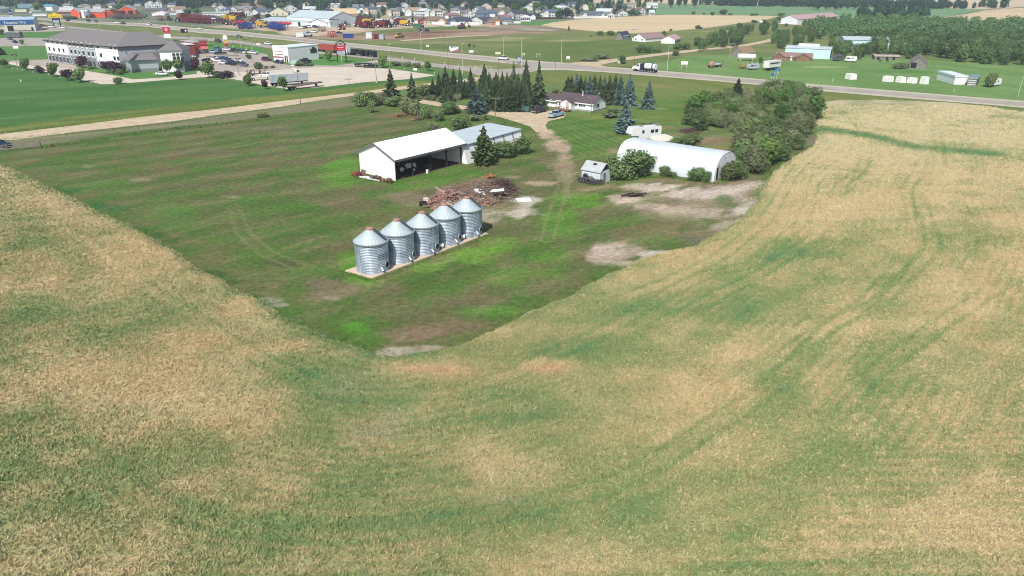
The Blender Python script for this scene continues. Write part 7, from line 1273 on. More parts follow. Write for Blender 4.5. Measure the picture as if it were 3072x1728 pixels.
# ------------------------------------------------------------------ the town
ROOFS = {k: mat("roof_" + k, L(*c), .85, var=.12, scale=2) for k, c in dict(charcoal=(66, 72, 84), grey=(128, 130, 132), brown=(128, 108, 98), slate=(92, 102, 116), rose=(146, 104, 102), pale=(196, 204, 204), tan=(164, 146, 124), blue=(84, 104, 130)).items()}
WALLS = {k: mat("wall_" + k, L(*c), .75, var=.04) for k, c in dict(white=(206, 208, 206), cream=(222, 212, 190), grey=(158, 162, 166), beige=(196, 180, 160), blue=(98, 118, 150), red=(140, 62, 66), wood=(190, 134, 96), pale=(206, 214, 214)).items()}
def house(px, py, w, roof, wall, kind, ry, label, group=None, front=True, depth=None, two=False):
    m_ = MPP(px, py); W_ = w * m_; p = G(px, py); d = depth or max(7.5, W_ * .6); h = 4.7 if two else 2.8
    o = empty("town_house", p, ry, label, "house", group); x0, x1 = -W_ / 2, W_ / 2; rise = min(3.4, d * .26)
    if kind == "hip": MB().box(x0, x1, 0, d, -.1, h).build("wall", WALLS[wall], o); r = hip_roof(x0, x1, 0, d, h, h + rise).build("roof", ROOFS[roof], o)
    elif kind == "side": gable_x(MB(), x0, x1, d, h, h + rise).build("wall", WALLS[wall], o); r = roof_x(x0, x1, d, h, h + rise, .5, .4).build("roof", ROOFS[roof], o)
    else: gable_y(MB(), 0, d, W_, h, h + W_ * .26, x0).build("wall", WALLS[wall], o); r = roof_y(0, d, W_, h, h + W_ * .26, .5, .4, .15, x0).build("roof", ROOFS[roof], o)
    if front:
        if kind in ("hip", "side") and W_ > 10:      # a projecting gabled wing
            gw = W_ * rng.uniform(.28, .38); gx = x0 + (.06 if rng.random() < .5 else .6) * W_
            b = MB(); gable_y(b, -1.8, d * .5, gw, h, h + gw * .34, gx); b.build("wing", WALLS[wall], o); roof_y(-1.9, d * .5, gw, h, h + gw * .34, .35, .2, .14, gx).build("wing_roof", ROOFS[roof], o)
            MB().box(gx + gw * .15, gx + gw * .85, -1.87, -1.78, .05, 2.2).build("garage_door", TRIM, o); xs = [x for x in (x0 + W_ * .12, x0 + W_ * .3, x0 + W_ * .5, x0 + W_ * .68, x0 + W_ * .88) if not gx - .8 < x < gx + gw + .8]
        else: xs = [x0 + W_ * .25, x0 + W_ * .72]
        for x in xs:
            for z in ((1.6, 4.2) if two else (1.6,)): f = MB().box(x - .75, x + .75, -.10, .02, z - .65, z + .65).build("window", TRIM, o); MB().box(x - .6, x + .6, -.14, -.10, z - .5, z + .5).build("pane", GLASS, f)
        MB().box(x0 + W_ * .40, x0 + W_ * .40 + .95, -.06, .02, .05, 2.1).build("door", BLACK, o)
        cx = x0 + W_ * .7; MB().box(cx - .3, cx + .3, d * .55, d * .55 + .6, h + rise * .4, h + rise + .7).build("chimney", WALLS["beige"], r)
    return o
FRONT = [  # px, py, width, roof, wall, kind, turn, two storeys, label
    (1160, 64, 34, "tan", "white", "hip", .1, 0, "tan roofed white house at the board fence behind the machinery yard"), (1192, 66, 26, "slate", "white", "gable", .3, 0, "small slate roofed white house right of the tan roofed one"), (1180, 48, 40, "grey", "beige", "hip", 0, 1, "two storey house with grey roof behind the tan roofed house"), (1240, 66, 42, "brown", "grey", "hip", .1, 0, "brown roofed grey house left of the red gabled house"), (1272, 72, 30, "brown", "red", "gable", .25, 0, "red house with two white trimmed gables above the yellow loader"),
    (1306, 73, 70, "brown", "beige", "hip", .05, 0, "wide brown roofed beige bungalow right of the red house"), (1380, 74, 70, "charcoal", "blue", "hip", .0, 0, "dark blue bungalow with a charcoal hip roof and white windows"), (1427, 73, 42, "charcoal", "white", "gable", .1, 0, "charcoal roofed house with a white double garage door in the front gable"), (1452, 72, 44, "charcoal", "blue", "side", .1, 0, "blue house with a charcoal roof right of the white garage door house"), (1482, 74, 40, "brown", "wood", "hip", 0, 0, "orange wood fronted house at the right end of the front row"),
    (1512, 71, 50, "slate", "grey", "hip", -.1, 0, "slate roofed grey house behind the white fence"), (1516, 62, 40, "rose", "beige", "hip", 0, 0, "rose brown roofed house behind the slate roofed one"), (1548, 58, 60, "charcoal", "grey", "hip", -.1, 1, "large dark charcoal roofed house, biggest roof at the town's right part"), (1588, 58, 40, "charcoal", "white", "side", -.1, 0, "charcoal roofed white house beside the white summerhouse"), (1626, 53, 20, "brown", "white", "gable", .1, 0, "narrow white house with a dark gable by the fence at the mown grass"), (1650, 53, 44, "slate", "white", "side", .1, 1, "two storey white house with a verandah beside the tall dark trees"),
    (1240, 48, 50, "tan", "white", "side", .0, 1, "two storey white house with a tan gable roof, left part of town"), (1272, 49, 40, "pale", "white", "hip", .0, 1, "two storey white house with a pale roof right of the tan gabled one"), (1310, 50, 38, "tan", "white", "hip", .1, 1, "tall white house with a tan roof in the second row"), (1354, 56, 44, "rose", "grey", "hip", 0, 0, "rose brown roofed house in the second row behind the wide bungalow"), (1366, 46, 28, "grey", "white", "hip", 0, 1, "grey roofed white house behind the rose brown roof"), (1400, 46, 34, "rose", "beige", "hip", .1, 0, "dull red roofed house in the middle of the second row"), (1410, 57, 30, "grey", "white", "gable", .3, 1, "white timbered gable house behind the dark blue bungalow"),
    (1428, 44, 22, "grey", "white", "gable", -.2, 1, "white gable fronted house left of the long slate roofs"), (1460, 50, 60, "slate", "blue", "side", 0, 0, "long slate blue roofed house in the second row"), (1492, 44, 54, "brown", "beige", "hip", 0, 0, "long brown roofed house in the third row, right of centre"), (1200, 36, 40, "slate", "white", "hip", 0, 0, "slate roofed white house before the town trees, behind the tan hall"), (1110, 42, 40, "slate", "beige", "hip", .1, 1, "slate roofed house left of the dark conifers behind the tan hall"), (1088, 40, 36, "pale", "white", "hip", 0, 0, "pale roofed house behind the tan hall"), (1060, 38, 44, "slate", "white", "side", -.1, 0, "slate roofed white house behind the tan hall, left one"),
    (664, 38, 30, "brown", "white", "gable", .3, 1, "white house with a brown roof above the long low shelter, left one"), (672, 38, 30, "blue", "white", "side", .1, 0, "blue roofed house above the long low shelter"), (700, 36, 26, "grey", "white", "gable", -.4, 0, "small white house left of the long grey roof above the shelter"), (730, 36, 50, "grey", "brown" if 0 else "beige", "side", 0, 0, "house with a long grey roof above the farm machinery"), (742, 47, 30, "brown", "white", "gable", .3, 0, "white gable house with red framed windows above the machinery"), (782, 44, 60, "slate", "white", "hip", .1, 0, "wide slate roofed white house with plum trees in front"), (836, 47, 56, "slate", "cream", "gable", .25, 0, "slate roofed cream house left of the dark conifers"), (872, 40, 40, "grey", "white", "gable", .3, 1, "grey roofed white house touching the dark conifers"),
    (928, 35, 36, "pale", "white", "side", .2, 0, "white house with a bright pale roof behind the dealership"), (984, 42, 32, "charcoal", "grey", "hip", 0, 0, "charcoal roofed house behind the big workshop"), (1008, 34, 30, "brown", "white", "gable", .2, 1, "brown roofed house with a white chimney behind the workshop"), (452, 23, 30, "slate", "white", "gable", .3, 1, "white house with two steep slate gables, left"), (474, 23, 24, "slate", "white", "gable", .3, 1, "white house with a steep slate gable, right"),
    (1832, 54, 24, "grey", "white", "gable", .2, 0, "white house at the town's field edge, left of the round dark tree"), (1868, 49, 30, "brown", "white", "gable", .2, 0, "white gabled house at the town's field edge by the big dark tree"), (1895, 25, 30, "tan", "beige", "hip", .1, 1, "beige house with a tall pale gable at the end of town"), (1926, 45, 24, "brown", "white", "gable", .5, 1, "white house with a dark gable at the corner of the wheat field"), (1956, 47, 14, "pale", "white", "side", 0, 0, "white caravan like cabin at the corner of the wheat field"), (1955, 24, 36, "pale", "white", "side", 0, 0, "pale turquoise roofed house beyond the town's end trees"), (1765, 53, 44, "slate", "white", "side", .1, 0, "slate roofed white house behind the white field fence, left"), (1800, 52, 44, "slate", "white", "hip", .1, 0, "slate roofed white house behind the white field fence, right"), (1718, 53, 18, "pale", "white", "gable", .2, 0, "small white house right of the tall dark trees at the wheat field")]
for px, py, w, rf_, wl_, kd, ry, two, lb in FRONT: house(px, py, w, rf_, wl_, kd, ry, lb, None, True, None, two)
taken = [(f[0], f[1], f[2]) for f in FRONT]
g_ = random.Random(12); RK = ['charcoal', 'grey', 'slate', 'brown', 'slate', 'grey', 'pale']; WK = ['white', 'cream', 'grey', 'beige']
back = []
tries = 0
while len(back) < 62 and tries < 4000:
    tries += 1; px = g_.uniform(20, 1900); py = g_.uniform(9, 40) if px < 1500 else g_.uniform(8, 44)
    if px > 1700 and py < 16: continue
    if px < 640 and py > 26: continue
    if 640 <= px < 1060 and py > 33: continue
    w = g_.uniform(20, 32) * (1.5 - .012 * (44 - py) * 1.0); w *= .62 + py / 100
    if any(abs(px - a) < (w + c) * .62 and abs(py - b_) < 6 for a, b_, c in taken): continue
    taken.append((px, py, w)); back.append((px, py, w))
for px, py, w in back:
    house(px, py, w, g_.choice(RK), g_.choice(WK), g_.choice(("hip", "side", "gable")), g_.uniform(-.4, .5), "distant house half hidden among the town trees", "houses among the town trees", False)
o = empty("summerhouse", G(1577, 64), 0, "white glazed summerhouse at the edge of the mown grass", "summerhouse"); MB().box(-4, 4, 0, 5, 0, 3).build("wall", WHITE_P, o); hip_roof(-4, 4, 0, 5, 3, 4.4).build("roof", WHITE_P, o)
for k in range(5): MB().box(-3.7 + k * 1.5, -2.5 + k * 1.5, -.06, 0, .8, 2.4).build("window", GLASS, o)
for a, b_, h, lb in (((1500, 72), (1522, 74.5), 2.0, "short white board fence at the front row of houses"), ((1524, 71), (1562, 70.5), 1.8, "long pale board fence behind the rough ground"), ((1722, 56), (1824, 54.5), 1.8, "long white board fence between the houses and the wheat field"), ((1592, 57.5), (1690, 57.5), 1.6, "dark board fence along the mown grass"), ((1246, 70), (1330, 75), 1.8, "pale board fence below the red house"), ((1366, 77), (1438, 76), 2.4, "beige retaining wall below the dark blue bungalow")):
    B = Bld("board_fence" if "fence" in lb else "retaining_wall", G(*a), G(*b_), lb, "fence" if "fence" in lb else "wall"); m_ = DARKW if "dark" in lb and "fence" in lb else mat("white_fence", (.74, .73, .71), .7, var=.05); B.box("board", 0, B.L, 0, .1, .05, h, m_)
    for k in range(int(B.L / 8) + 1): B.box("post", k * 8 - .08, k * 8 + .08, -.06, .16, 0, h + .1, m_)
# trees of the town
def free(px, py, w=6): return not any(abs(px - a) < c * .5 + w * .3 and -1.5 < py - b_ < 5 for a, b_, c in taken)
for k, px, py, ty, w, lb in (("town_light", 112, 32, 8, 36, "tall lime green tree beside the low shop at the top left"), ("town_light", 716, 30, 12, 34, "lime green round tree above the machinery yard, left"), ("town_light", 846, 29, 8, 34, "lime green round tree above the slate roofed house"), ("town_light", 360, 30, 14, 34, "lime green tree behind the largest orange barn"), ("town_light", 562, 46, 28, 36, "lime green tree in front of the long brown lodge"), ("town_light", 590, 40, 24, 34, "green tree right of the long brown lodge"), ("plum", 774, 56, 40, 20, "dark plum tree before the wide slate roofed house, left"), ("plum", 806, 55, 42, 20, "dark plum tree before the wide slate roofed house, right"), ("plum", 922, 46, 32, 34, "dark purple tree mass behind the dealership roof"),
                             ("town_conifer", 890, 46, 26, 26, "dark conifer left of the purple trees behind the dealership"), ("town_conifer", 906, 46, 24, 26, "dark conifer beside the purple trees behind the dealership"), ("town_conifer", 940, 46, 28, 26, "dark conifer right of the purple trees behind the dealership"), ("town_conifer", 957, 45, 28, 24, "dark conifer before the charcoal roofed house"), ("town_conifer", 1080, 54, 38, 24, "dark conifer at the right corner of the tan hall, left"), ("town_conifer", 1096, 56, 38, 24, "dark conifer at the right corner of the tan hall, right"), ("town_conifer", 1112, 55, 37, 22, "dark conifer before the slate roofed house"), ("town_conifer", 1137, 55, 34, 18, "slim conifer left of the tan roofed white house"), ("town_conifer", 1152, 58, 30, 18, "tall conifer behind the tan roofed white house"), ("town_conifer", 1238, 66, 40, 12, "slim dark conifer before the brown roofed grey house"),
                             ("town", 1700, 55, 22, 46, "very large dark tree at the wheat field, right of the verandah house"), ("town", 1682, 57, 30, 36, "large dark tree beside the verandah house"), ("town_conifer", 1604, 56, 26, 20, "conifer left of the narrow white house"), ("town_conifer", 1616, 56, 26, 16, "reddish conifer left of the narrow white house"), ("town", 1894, 48, 28, 38, "round dark tree at the town's field edge"), ("town", 1850, 47, 26, 34, "dark tree behind the white house at the field edge"), ("town", 1954, 42, 24, 34, "dark round tree at the corner of the green field"), ("town_conifer", 1914, 46, 26, 22, "dark conifer left of the corner house"), ("town_conifer", 1776, 24, 3, 18, "tall dark conifer above the white field fence"), ("town", 1824, 40, 14, 30, "dark tree near the end of town")):
    plant(k, px, py, ty, w, lb)
tt = 0; g_ = random.Random(77); tp = []
while len(tp) < 205:
    px = g_.uniform(0, 1990); py = g_.uniform(14, 47)
    if px < 640 and py > 30: continue
    if 640 <= px < 1060 and py > 38: continue
    if px > 1900 and py < 20: continue
    if free(px, py) and all(abs(px - a) > 5 or abs(py - b_) > 2.2 for a, b_ in tp): tp.append((px, py))
for px, py in tp: plant(("town", "town", "town_conifer", "town", "town_conifer", "town_light")[g_.randrange(6)], px, py, h=g_.uniform(6.5, 11), label="tree among the houses of the town", group="trees among the town houses")
fp = []
for i in range(2300):
    px = g_.uniform(-160, 1760); py = g_.uniform(-16, 24) if px < 1500 else g_.uniform(-6, 22)
    if free(px, py, 4) or py < 8: p = G(px, py); fp.append((p.x, p.y))
mass("town_tree_canopy", fp, (7, 12), 90, LEAF['far'], 5)
# ------------------------------------------------------------------ poles, signs, fences
WOODP = mat("pole_wood", L(126, 106, 92), .9, var=.2); PALEP = mat("pole_pale", L(196, 192, 178), .7, var=.06)
def pole(px, py, ty, kind, label, group=None, rot=0.0, m=None):
    h = HT(px, py, ty); p = G(px, py); o = empty({"lamp": "street_lamp", "power": "utility_pole", "post": "marker_post"}.get(kind, "pole"), p, rot, label, {"lamp": "street lamp", "power": "utility pole", "post": "post"}.get(kind, "pole"), group)
    m = m or (PALEP if kind == "lamp" else WOODP); r = max(.09, h * .012)
    MB().cyl((0, 0, -.1), (0, 0, h), r, r * .6, 8).build("mast", m, o)
    if kind == "power": MB().box(-1.2, 1.2, -.07, .07, h - .5, h - .35).build("crossarm", m, o); MB().cyl((-.9, 0, h - .35), (-.9, 0, h - .1), .06, n=6).cyl((.9, 0, h - .35), (.9, 0, h - .1), .06, n=6).build("insulator", PALEP, o)
    if kind == "lamp": MB().bar((0, 0, h - .1), (1.6, 0, h + .15), .10).build("arm", m, o); MB().box(1.3, 2.2, -.18, .18, h + .08, h + .24).build("lamp_head", GREYW, o)
    if kind == "flood": MB().box(-1.0, 1.0, -.1, .1, h - .1, h + .02).box(-1.0, -.6, -.25, .1, h - .4, h - .1).box(.6, 1.0, -.25, .1, h - .4, h - .1).build("lamp_head", DKT, o); MB().cyl((0, 0, 0), (0, 0, .8), .35, n=10).build("footing", CONC, o)
    return o, h
for px, py, ty, k, lb in ((64, 245, 163, "flood", "dark lamp post on the lawn left of the hotel lot"), (1130, 248, 176, "flood", "dark lamp post at the right part of the truck lot"), (717, 228, 152, "flood", "dark lamp post at the lower parking lot"), (902, 312, 212, "power", "wooden utility pole beside the gravel road, left one"), (1052, 308, 233, "power", "wooden utility pole beside the gravel road, right one"), (1487, 373, 291, "power", "utility pole with a white box beside the driveway bend"), (1773, 345, 288, "power", "utility pole standing right in front of the white house"),
                      (723, 143, 93, "lamp", "pale street lamp on the service road behind the upper lot"), (642, 124, 93, "lamp", "pale street lamp behind the restaurant"), (1264, 152, 94, "lamp", "pale lamp with a white double head by the highway"), (1332, 153, 103, "power", "utility pole left of the colourful billboard"), (1388, 222, 130, "lamp", "tall street lamp right of the billboard"), (1345, 205, 135, "power", "thin grey pole at the service road below the billboard"), (1510, 172, 110, "lamp", "curved arm street lamp above the white highway pickup"), (1565, 200, 114, "lamp", "street lamp beside the blue information board"), (1684, 188, 120, "lamp", "bare pale pole by the highway junction"), (1665, 216, 134, "power", "tall utility pole with transformers by the highway junction"), (1496, 232, 165, "post", "thin pole between the spruce block and the highway"), (1828, 182, 125, "power", "utility pole at the side road mouth"), (1902, 195, 136, "power", "utility pole with a transformer behind the vacuum truck"), (2001, 216, 139, "lamp", "street lamp right of the vacuum truck"), (2329, 240, 178, "lamp", "street lamp beside the white box trailer"), (3053, 291, 229, "lamp", "street lamp at the right picture edge"), (2189, 172, 131, "lamp", "lamp pole at the corner of the weathered barn"), (1900, 127, 86, "power", "thin utility pole in front of the long white shed"), (1169, 188, 130, "lamp", "street lamp at the truck lot entrance"),
                      (99, 78, 38, "lamp", "street lamp at the end of the tyre shop roof"), (194, 80, 42, "lamp", "street lamp right of the yellow sign"), (300, 84, 57, "lamp", "street lamp behind the hotel ridge, left"), (362, 92, 68, "lamp", "street lamp behind the hotel ridge, right"), (439, 73, 45, "lamp", "street lamp on the far highway left of the red sign"), (503, 77, 40, "lamp", "tall street lamp above the red sign"), (583, 124, 77, "lamp", "lamp behind the brick restaurant, left"), (627, 88, 60, "power", "pole at the machinery yard fence, left"), (638, 84, 46, "power", "pole carrying a dark blue sign at the machinery yard"), (771, 102, 62, "power", "thick wooden pole right of the blue implements"), (782, 104, 75, "lamp", "thin lamp beside the thick wooden pole"), (759, 141, 107, "lamp", "thin lamp left of the car wash roof"), (934, 108, 66, "power", "pole in front of the dealership annex"), (740, 146, 117, "flood", "black parking lamp in the upper lot, left"), (756, 146, 114, "flood", "black parking lamp in the upper lot, right"), (700, 142, 108, "flood", "black parking lamp beside the yellow pole sign"), (919, 165, 118, "power", "wooden pole at the car wash corner"), (2615, 72, 55, "power", "thin pale pole in the wood, right"), (2557, 72, 55, "power", "thin pale pole in the wood, middle")):
    pole(px, py, ty, k, lb)
# marker posts
for i, (px, py) in enumerate([(1208, 177), (1244, 182), (1333, 194), (1375, 200), (1427, 206), (1474, 211)]):
    pole(px, py, py - 9, "post", "white marker post along the grass strip of the service road", "white marker posts along the service road", m=TRIM)
for px, py, lb in ((38, 206, 1), (53, 209, 1), (69, 212, 1), (100, 219, 1), (147, 226, 1), (181, 234, 1), (235, 244, 1), (273, 250, 1), (676, 238, 1), (460, 222, 1)): pole(px, py, py - 6, "post", "white bollard along the hotel lot edge", "white bollards of the hotel lot", m=TRIM)
for px, py in ((1213, 210), (1257, 217), (1304, 222), (1168, 206)): pole(px, py, py - 6, "post", "white bollard along the top edge of the truck lot", "white bollards of the truck lot", m=TRIM)
def sign(px, py, w, ty, by, face, label, posts=2, name="road_sign", rz=None, cat="sign", text=None, tm=None, ts=.5, pm=None):
    m_ = MPP(px, py); W_ = w * m_; p = G(px, py); h1 = HT(px, py, ty); h0 = HT(px, py, by) if by else .5; o = empty(name, p, rz if rz is not None else -.05, label, cat)
    pn = MB().box(-W_ / 2, W_ / 2, -.08, .02, h0, h1).build("panel", face, o); pm = pm or PALEP
    for k in ((-.35, .35) if posts == 2 else (0,)): MB().box(W_ * k - .09, W_ * k + .09, .02, .2, -.1, h1 - .1).build("post", pm, o)
    if text:
        for i, (t, zf, sc, mt) in enumerate(text): lettering(t, pn, 0, -.11, h0 + (h1 - h0) * zf, (h1 - h0) * sc, mt)
    return o, W_, h0, h1
REDS = mat("sign_red", L(176, 28, 56), .5, var=.03); YELS = mat("sign_yellow", L(212, 186, 40), .5, var=.04); OLV = mat("sign_olive", L(110, 98, 14), .6); BLUS = mat("sign_blue", L(44, 104, 168), .5); NAVY = mat("sign_navy", L(52, 66, 120), .5); SKYB = mat("sign_grey_blue", L(150, 164, 186), .5); WS = mat("sign_white", (.80, .80, .80), .5, var=.02); TEALS = mat("sign_teal", L(96, 132, 136), .6); ROSE = mat("sign_rose", L(168, 84, 116), .6)
# red hotel signboard with black gable
o, W_, h0, h1 = sign(1026, 188, 26, 136.5, 152.5, REDS, "red hotel signboard with a black gabled frame on two tall posts", 0, "hotel_sign", -.05, text=[("RAMADA", .64, .30, WS), ("by wyndham", .30, .13, WS)])
for s_ in (-1, 1): MB().box(s_ * W_ * .5 - .2, s_ * W_ * .5 + .2, .02, .4, -.1, h1 + .6).build("post", BLACK, o)
fr = MB().bar((-W_ * .62, .2, h1 + .5), (0, .2, h1 + 2.2), .3).bar((W_ * .62, .2, h1 + .5), (0, .2, h1 + 2.2), .3).bar((-W_ * .5, .2, h1 + .55), (W_ * .5, .2, h1 + .55), .2)
for a in (.5, 1.05, 1.57, 2.1, 2.64): fr.bar((0, .2, h1 + .6), (math.cos(a) * 1.3, .2, h1 + .6 + math.sin(a) * 1.1), .1)
fr.build("gable_frame", BLACK, o); MB().box(-W_ * .48, W_ * .48, -.08, .02, h0 - 1.3, h0 - .2).build("lower_panel", SKYB, o)
# red square sign with pale disc
o, W_, h0, h1 = sign(505, 124, 22, 81, 96, REDS, "red square sign with a pale pink disc behind the hotel roof", 2, "pole_sign", -.03); MB().cyl((0, -.1, (h0 + h1) / 2), (0, -.16, (h0 + h1) / 2), (h1 - h0) * .36, n=24).build("disc", mat("disc_pink", L(226, 140, 164), .5), o); MB().box(-W_ * .55, W_ * .55, -.1, 0, h1, h1 + .3).build("cap", mat("pale_rose", L(236, 196, 196), .5), o); MB().box(-W_ * .46, W_ * .46, -.08, .02, h0 - 3.2, h0 - 1.0).build("lower_panel", WS, o); MB().box(-W_ * .5, W_ * .5, -.1, .02, h0 - .8, h0 - .2).build("middle_panel", REDS, o)
# yellow sign
o, W_, h0, h1 = sign(172, 80, 40, 43, 53, YELS, "long yellow sign on two black posts beside the tyre shop", 0, "pole_sign", .0, text=[("Fountain Tire", .42, .55, OLV)]); MB().prism([(-W_ * .2, h1), (W_ * .2, h1), (W_ * .12, h1 + .9), (0, h1 + 1.3), (-W_ * .12, h1 + .9)], -.06, .02).build("crest", YELS, o)
for s_ in (-1, 1): MB().box(s_ * W_ * .25 - .25, s_ * W_ * .25 + .25, .02, .5, -.1, h0).build("post", BLACK, o)
MB().box(-W_ * .23, W_ * .23, -.04, .02, h0 - 3.4, h0 - 1.8).build("lower_panel", SKYB, o); MB().box(-W_ * .25, W_ * .25, -.05, .02, h0 - 1.7, h0 - .4).build("dark_panel", BLACK, o)
# blue oval
p = G(38, 62); h = HT(38, 62, 38); o = empty("pole_sign", p, 0, "blue oval sign with white script on a white pole at the top left", "sign"); MB().box(-.5, .5, -.3, .3, -.1, h - 1).build("post", WS, o); b = MB(); n = 24; rx = 8.5 * MPP(38, 62); rz_ = 1.7
b.add([(rx * math.cos(6.2832 * i / n), y, h + rz_ * math.sin(6.2832 * i / n)) for y in (-.5, -.3) for i in range(n)], [tuple(range(n)), tuple(range(2 * n - 1, n - 1, -1))] + [(i, i + n, (i + 1) % n + n, (i + 1) % n) for i in range(n)]); pn = b.build("panel", mat("oval_blue", L(34, 54, 104), .5), o); lettering("Ford", pn, 0, -.53, h, 2.0, WS)
# yellow and red pole sign of the restaurant
o, W_, h0, h1 = sign(680, 146, 13, 117, 125, YELS, "yellow and white pole sign on a red stand beside the restaurant", 0, "pole_sign", -.03); MB().cyl((0, -.02, h1 + .7), (0, -.12, h1 + .7), W_ * .55, n=20).build("top_disc", WS, o).scale = (1, 1, 1); MB().box(-W_ * .35, W_ * .35, -.06, .1, -.1, h0 - .8).build("stand", REDS, o); MB().box(-W_ * .45, W_ * .45, -.1, .05, h0 - .8, h0).build("lower_panel", mat("pale_tan_sign", L(206, 176, 160), .6), o)
MB().box(-W_ * .38, W_ * .38, -.12, -.08, h0 + (h1 - h0) * .55, h0 + (h1 - h0) * .8).box(-W_ * .3, W_ * .3, -.12, -.08, h0 + (h1 - h0) * .2, h0 + (h1 - h0) * .38).build("text_line", OLV, o)
# billboard by the highway
o, W_, h0, h1 = sign(1362, 157.5, 28, 140, 156, WS, "colourful billboard with a teal emblem and rose picture by the highway", 2, "billboard", -.12); H2 = h1 - h0
b = MB(); n = 14; b.add([(-W_ / 2 + W_ * (.12 + .88 * i / n), -.10, h0 + .05) for i in range(n + 1)] + [(-W_ / 2 + W_ * (.12 + .88 * i / n), -.10, h0 + H2 * (.10 + .5 * (i / n) ** 1.3)) for i in range(n + 1)], [(i, i + 1, i + n + 2, i + n + 1) for i in range(n)]); b.build("picture", ROSE, o); MB().cyl((-W_ * .22, -.08, h1 - .1), (-W_ * .22, -.14, h1 - .1), H2 * .26, n=18).build("emblem", TEALS, o); MB().box(-W_ * .06, W_ * .25, -.11, -.08, h0 + H2 * .80, h0 + H2 * .87).build("text_line", TEALS, o); MB().box(-W_ / 2, -W_ / 2 + W_ * .12, -.1, -.08, h0, h0 + H2 * .42).build("corner_picture", TEALS, o)
for a in ((1414, 159, 13, 151, 157.5, WS, "small white billboard with a blue lower edge right of the colourful one"), (1494, 164.5, 16, 155.5, 163, mat("sign_cream", L(214, 208, 180), .6), "pale cream billboard above the white highway pickup"), (1283, 142, 10, 134.5, 141, mat("sign_cream", L(214, 208, 180), .6), "small cream sign in the meadow left of the billboard"), (1704, 184, 10, 168.5, 176.5, WS, "white square sign on legs by the highway junction"), (1859, 191, 9, 181, 190, WS, "white sign beside the round bush at the side road"), (1571, 170, 8, 160, 163.5, mat("sign_cream", L(214, 208, 180), .6), "tiny cream sign beyond the highway near the street lamp"), (2052, 207, 20, 184, 193.5, WS, "white printed signboard on legs on the green lawn across the highway"), (2316, 240, 9, 219, 229, BLUS, "blue road sign on two legs by the highway"), (2330, 222, 16, 205, 214, BLUS, "wide blue sign behind the highway street lamp"), (1246, 212, 11, 204, 211.5, WS, "white notice board at the top edge of the truck lot"), (48, 146, 17, 138, 145.5, WS, "white notice board on the lawn left of the hotel"), (775, 134, 13, 130, 134, WS, "white low sign along the service road"), (1615, 174, 14, 160, 164, mat("sign_back", L(140, 150, 130), .7), "grey sign back on two posts beyond the highway")):
    sign(*a)
for px, py, w, ty, lb in ((2861, 276, 4, 266, "small pale post sign across the highway, right"), (2498, 246, 5, 234, "small green post sign across the highway")): sign(px, py, w, ty, None, mat("sign_green", L(120, 180, 120), .6), lb, 1)
o, W_, h0, h1 = sign(1557, 192, 12, 169, 188, NAVY, "tall blue information board with white lines at the junction", 2, "road_sign", -.08)
for k in range(5): MB().box(-W_ * .4, W_ * .4, -.1, -.08, h0 + (h1 - h0) * (.12 + .18 * k), h0 + (h1 - h0) * (.18 + .18 * k)).build("text_line", WS, o)
o, W_, h0, h1 = sign(643, 74, 16, 49, 60, mat("sign_dark_navy", L(44, 48, 84), .5), "dark navy sign with a white band at the machinery yard", 2, "pole_sign", 0); MB().box(-W_ * .42, W_ * .42, -.12, -.08, h0 + (h1 - h0) * .35, h0 + (h1 - h0) * .6).build("band", WS, o)
o, W_, h0, h1 = sign(793, 90, 11, 66, 70, OLV, "small olive sign on a yellow post at the dealership", 1, "pole_sign", 0, pm=YELS)
# black flag
p = G(568, 124); h = HT(568, 124, 86); o = empty("flagpole", p, .05, "flagpole flying a black flag with a pale crescent", "flag"); MB().cyl((0, 0, 0), (0, 0, h + 1), .1, .06).build("mast", DKT, o); b = MB(); n = 10; fw = 20 * MPP(568, 124)
b.add([(-fw * i / n, .25 * math.sin(i * 1.1), h - (.1 * i / n)) for i in range(n + 1)] + [(-fw * i / n, .25 * math.sin(i * 1.1 + .2), h - 2.1 - .2 * i / n) for i in range(n + 1)] + [(-fw * i / n, .25 * math.sin(i * 1.1) + .03, h - (.1 * i / n)) for i in range(n + 1)] + [(-fw * i / n, .25 * math.sin(i * 1.1 + .2) + .03, h - 2.1 - .2 * i / n) for i in range(n + 1)], [(i, i + 1, i + n + 2, i + n + 1) for i in range(n)] + [(2 * n + 2 + i + 1, 2 * n + 2 + i, 3 * n + 3 + i, 3 * n + 4 + i) for i in range(n)]); fl = b.build("flag_cloth", BLACK, o); MB().cyl((-fw * .25, -.3, h - 1.1), (-fw * .25, -.34, h - 1.1), .5, n=14).build("emblem", WS, fl)
# rail gate and wire fence at the left edge
B = Bld("rail_gate", G(-30, 456), G(122, 444), "weathered wooden rail gate at the left picture edge", "gate")
for z in (.45, .85, 1.25): B.part("rail", MB().box(0, B.L, -.04, .04, z - .07, z + .07), GREYW)
for k in range(4): B.part("post", MB().box(B.L * k / 3 - .1, B.L * k / 3 + .1, -.1, .1, -.1, 1.5), GREYW)
fpts = [(124, 443), (170, 437), (240, 426), (320, 414), (420, 400), (540, 384), (650, 371), (760, 360), (880, 346), (1000, 335), (1048, 322)]
P_ = GP(fpts); o = empty("wire_fence", P_[0], 0, "old wire fence with grey posts between the ditch and the farmyard", "fence")
for i, (a, b_) in enumerate(zip(P_, P_[1:])):
    n = max(1, int((b_ - a).length / 5))
    for k in range(n): q = a.lerp(b_, k / n) - P_[0]; MB().cyl((q.x, q.y, -.1), (q.x + rng.uniform(-.1, .1), q.y, 1.15), .06, n=5).build("post", GREYW, o)
w = MB()
for a, b_ in zip(P_, P_[1:]):
    for z in (.5, 1.0): w.bar(a - P_[0] + Vector((0, 0, z)), b_ - P_[0] + Vector((0, 0, z)), .015)
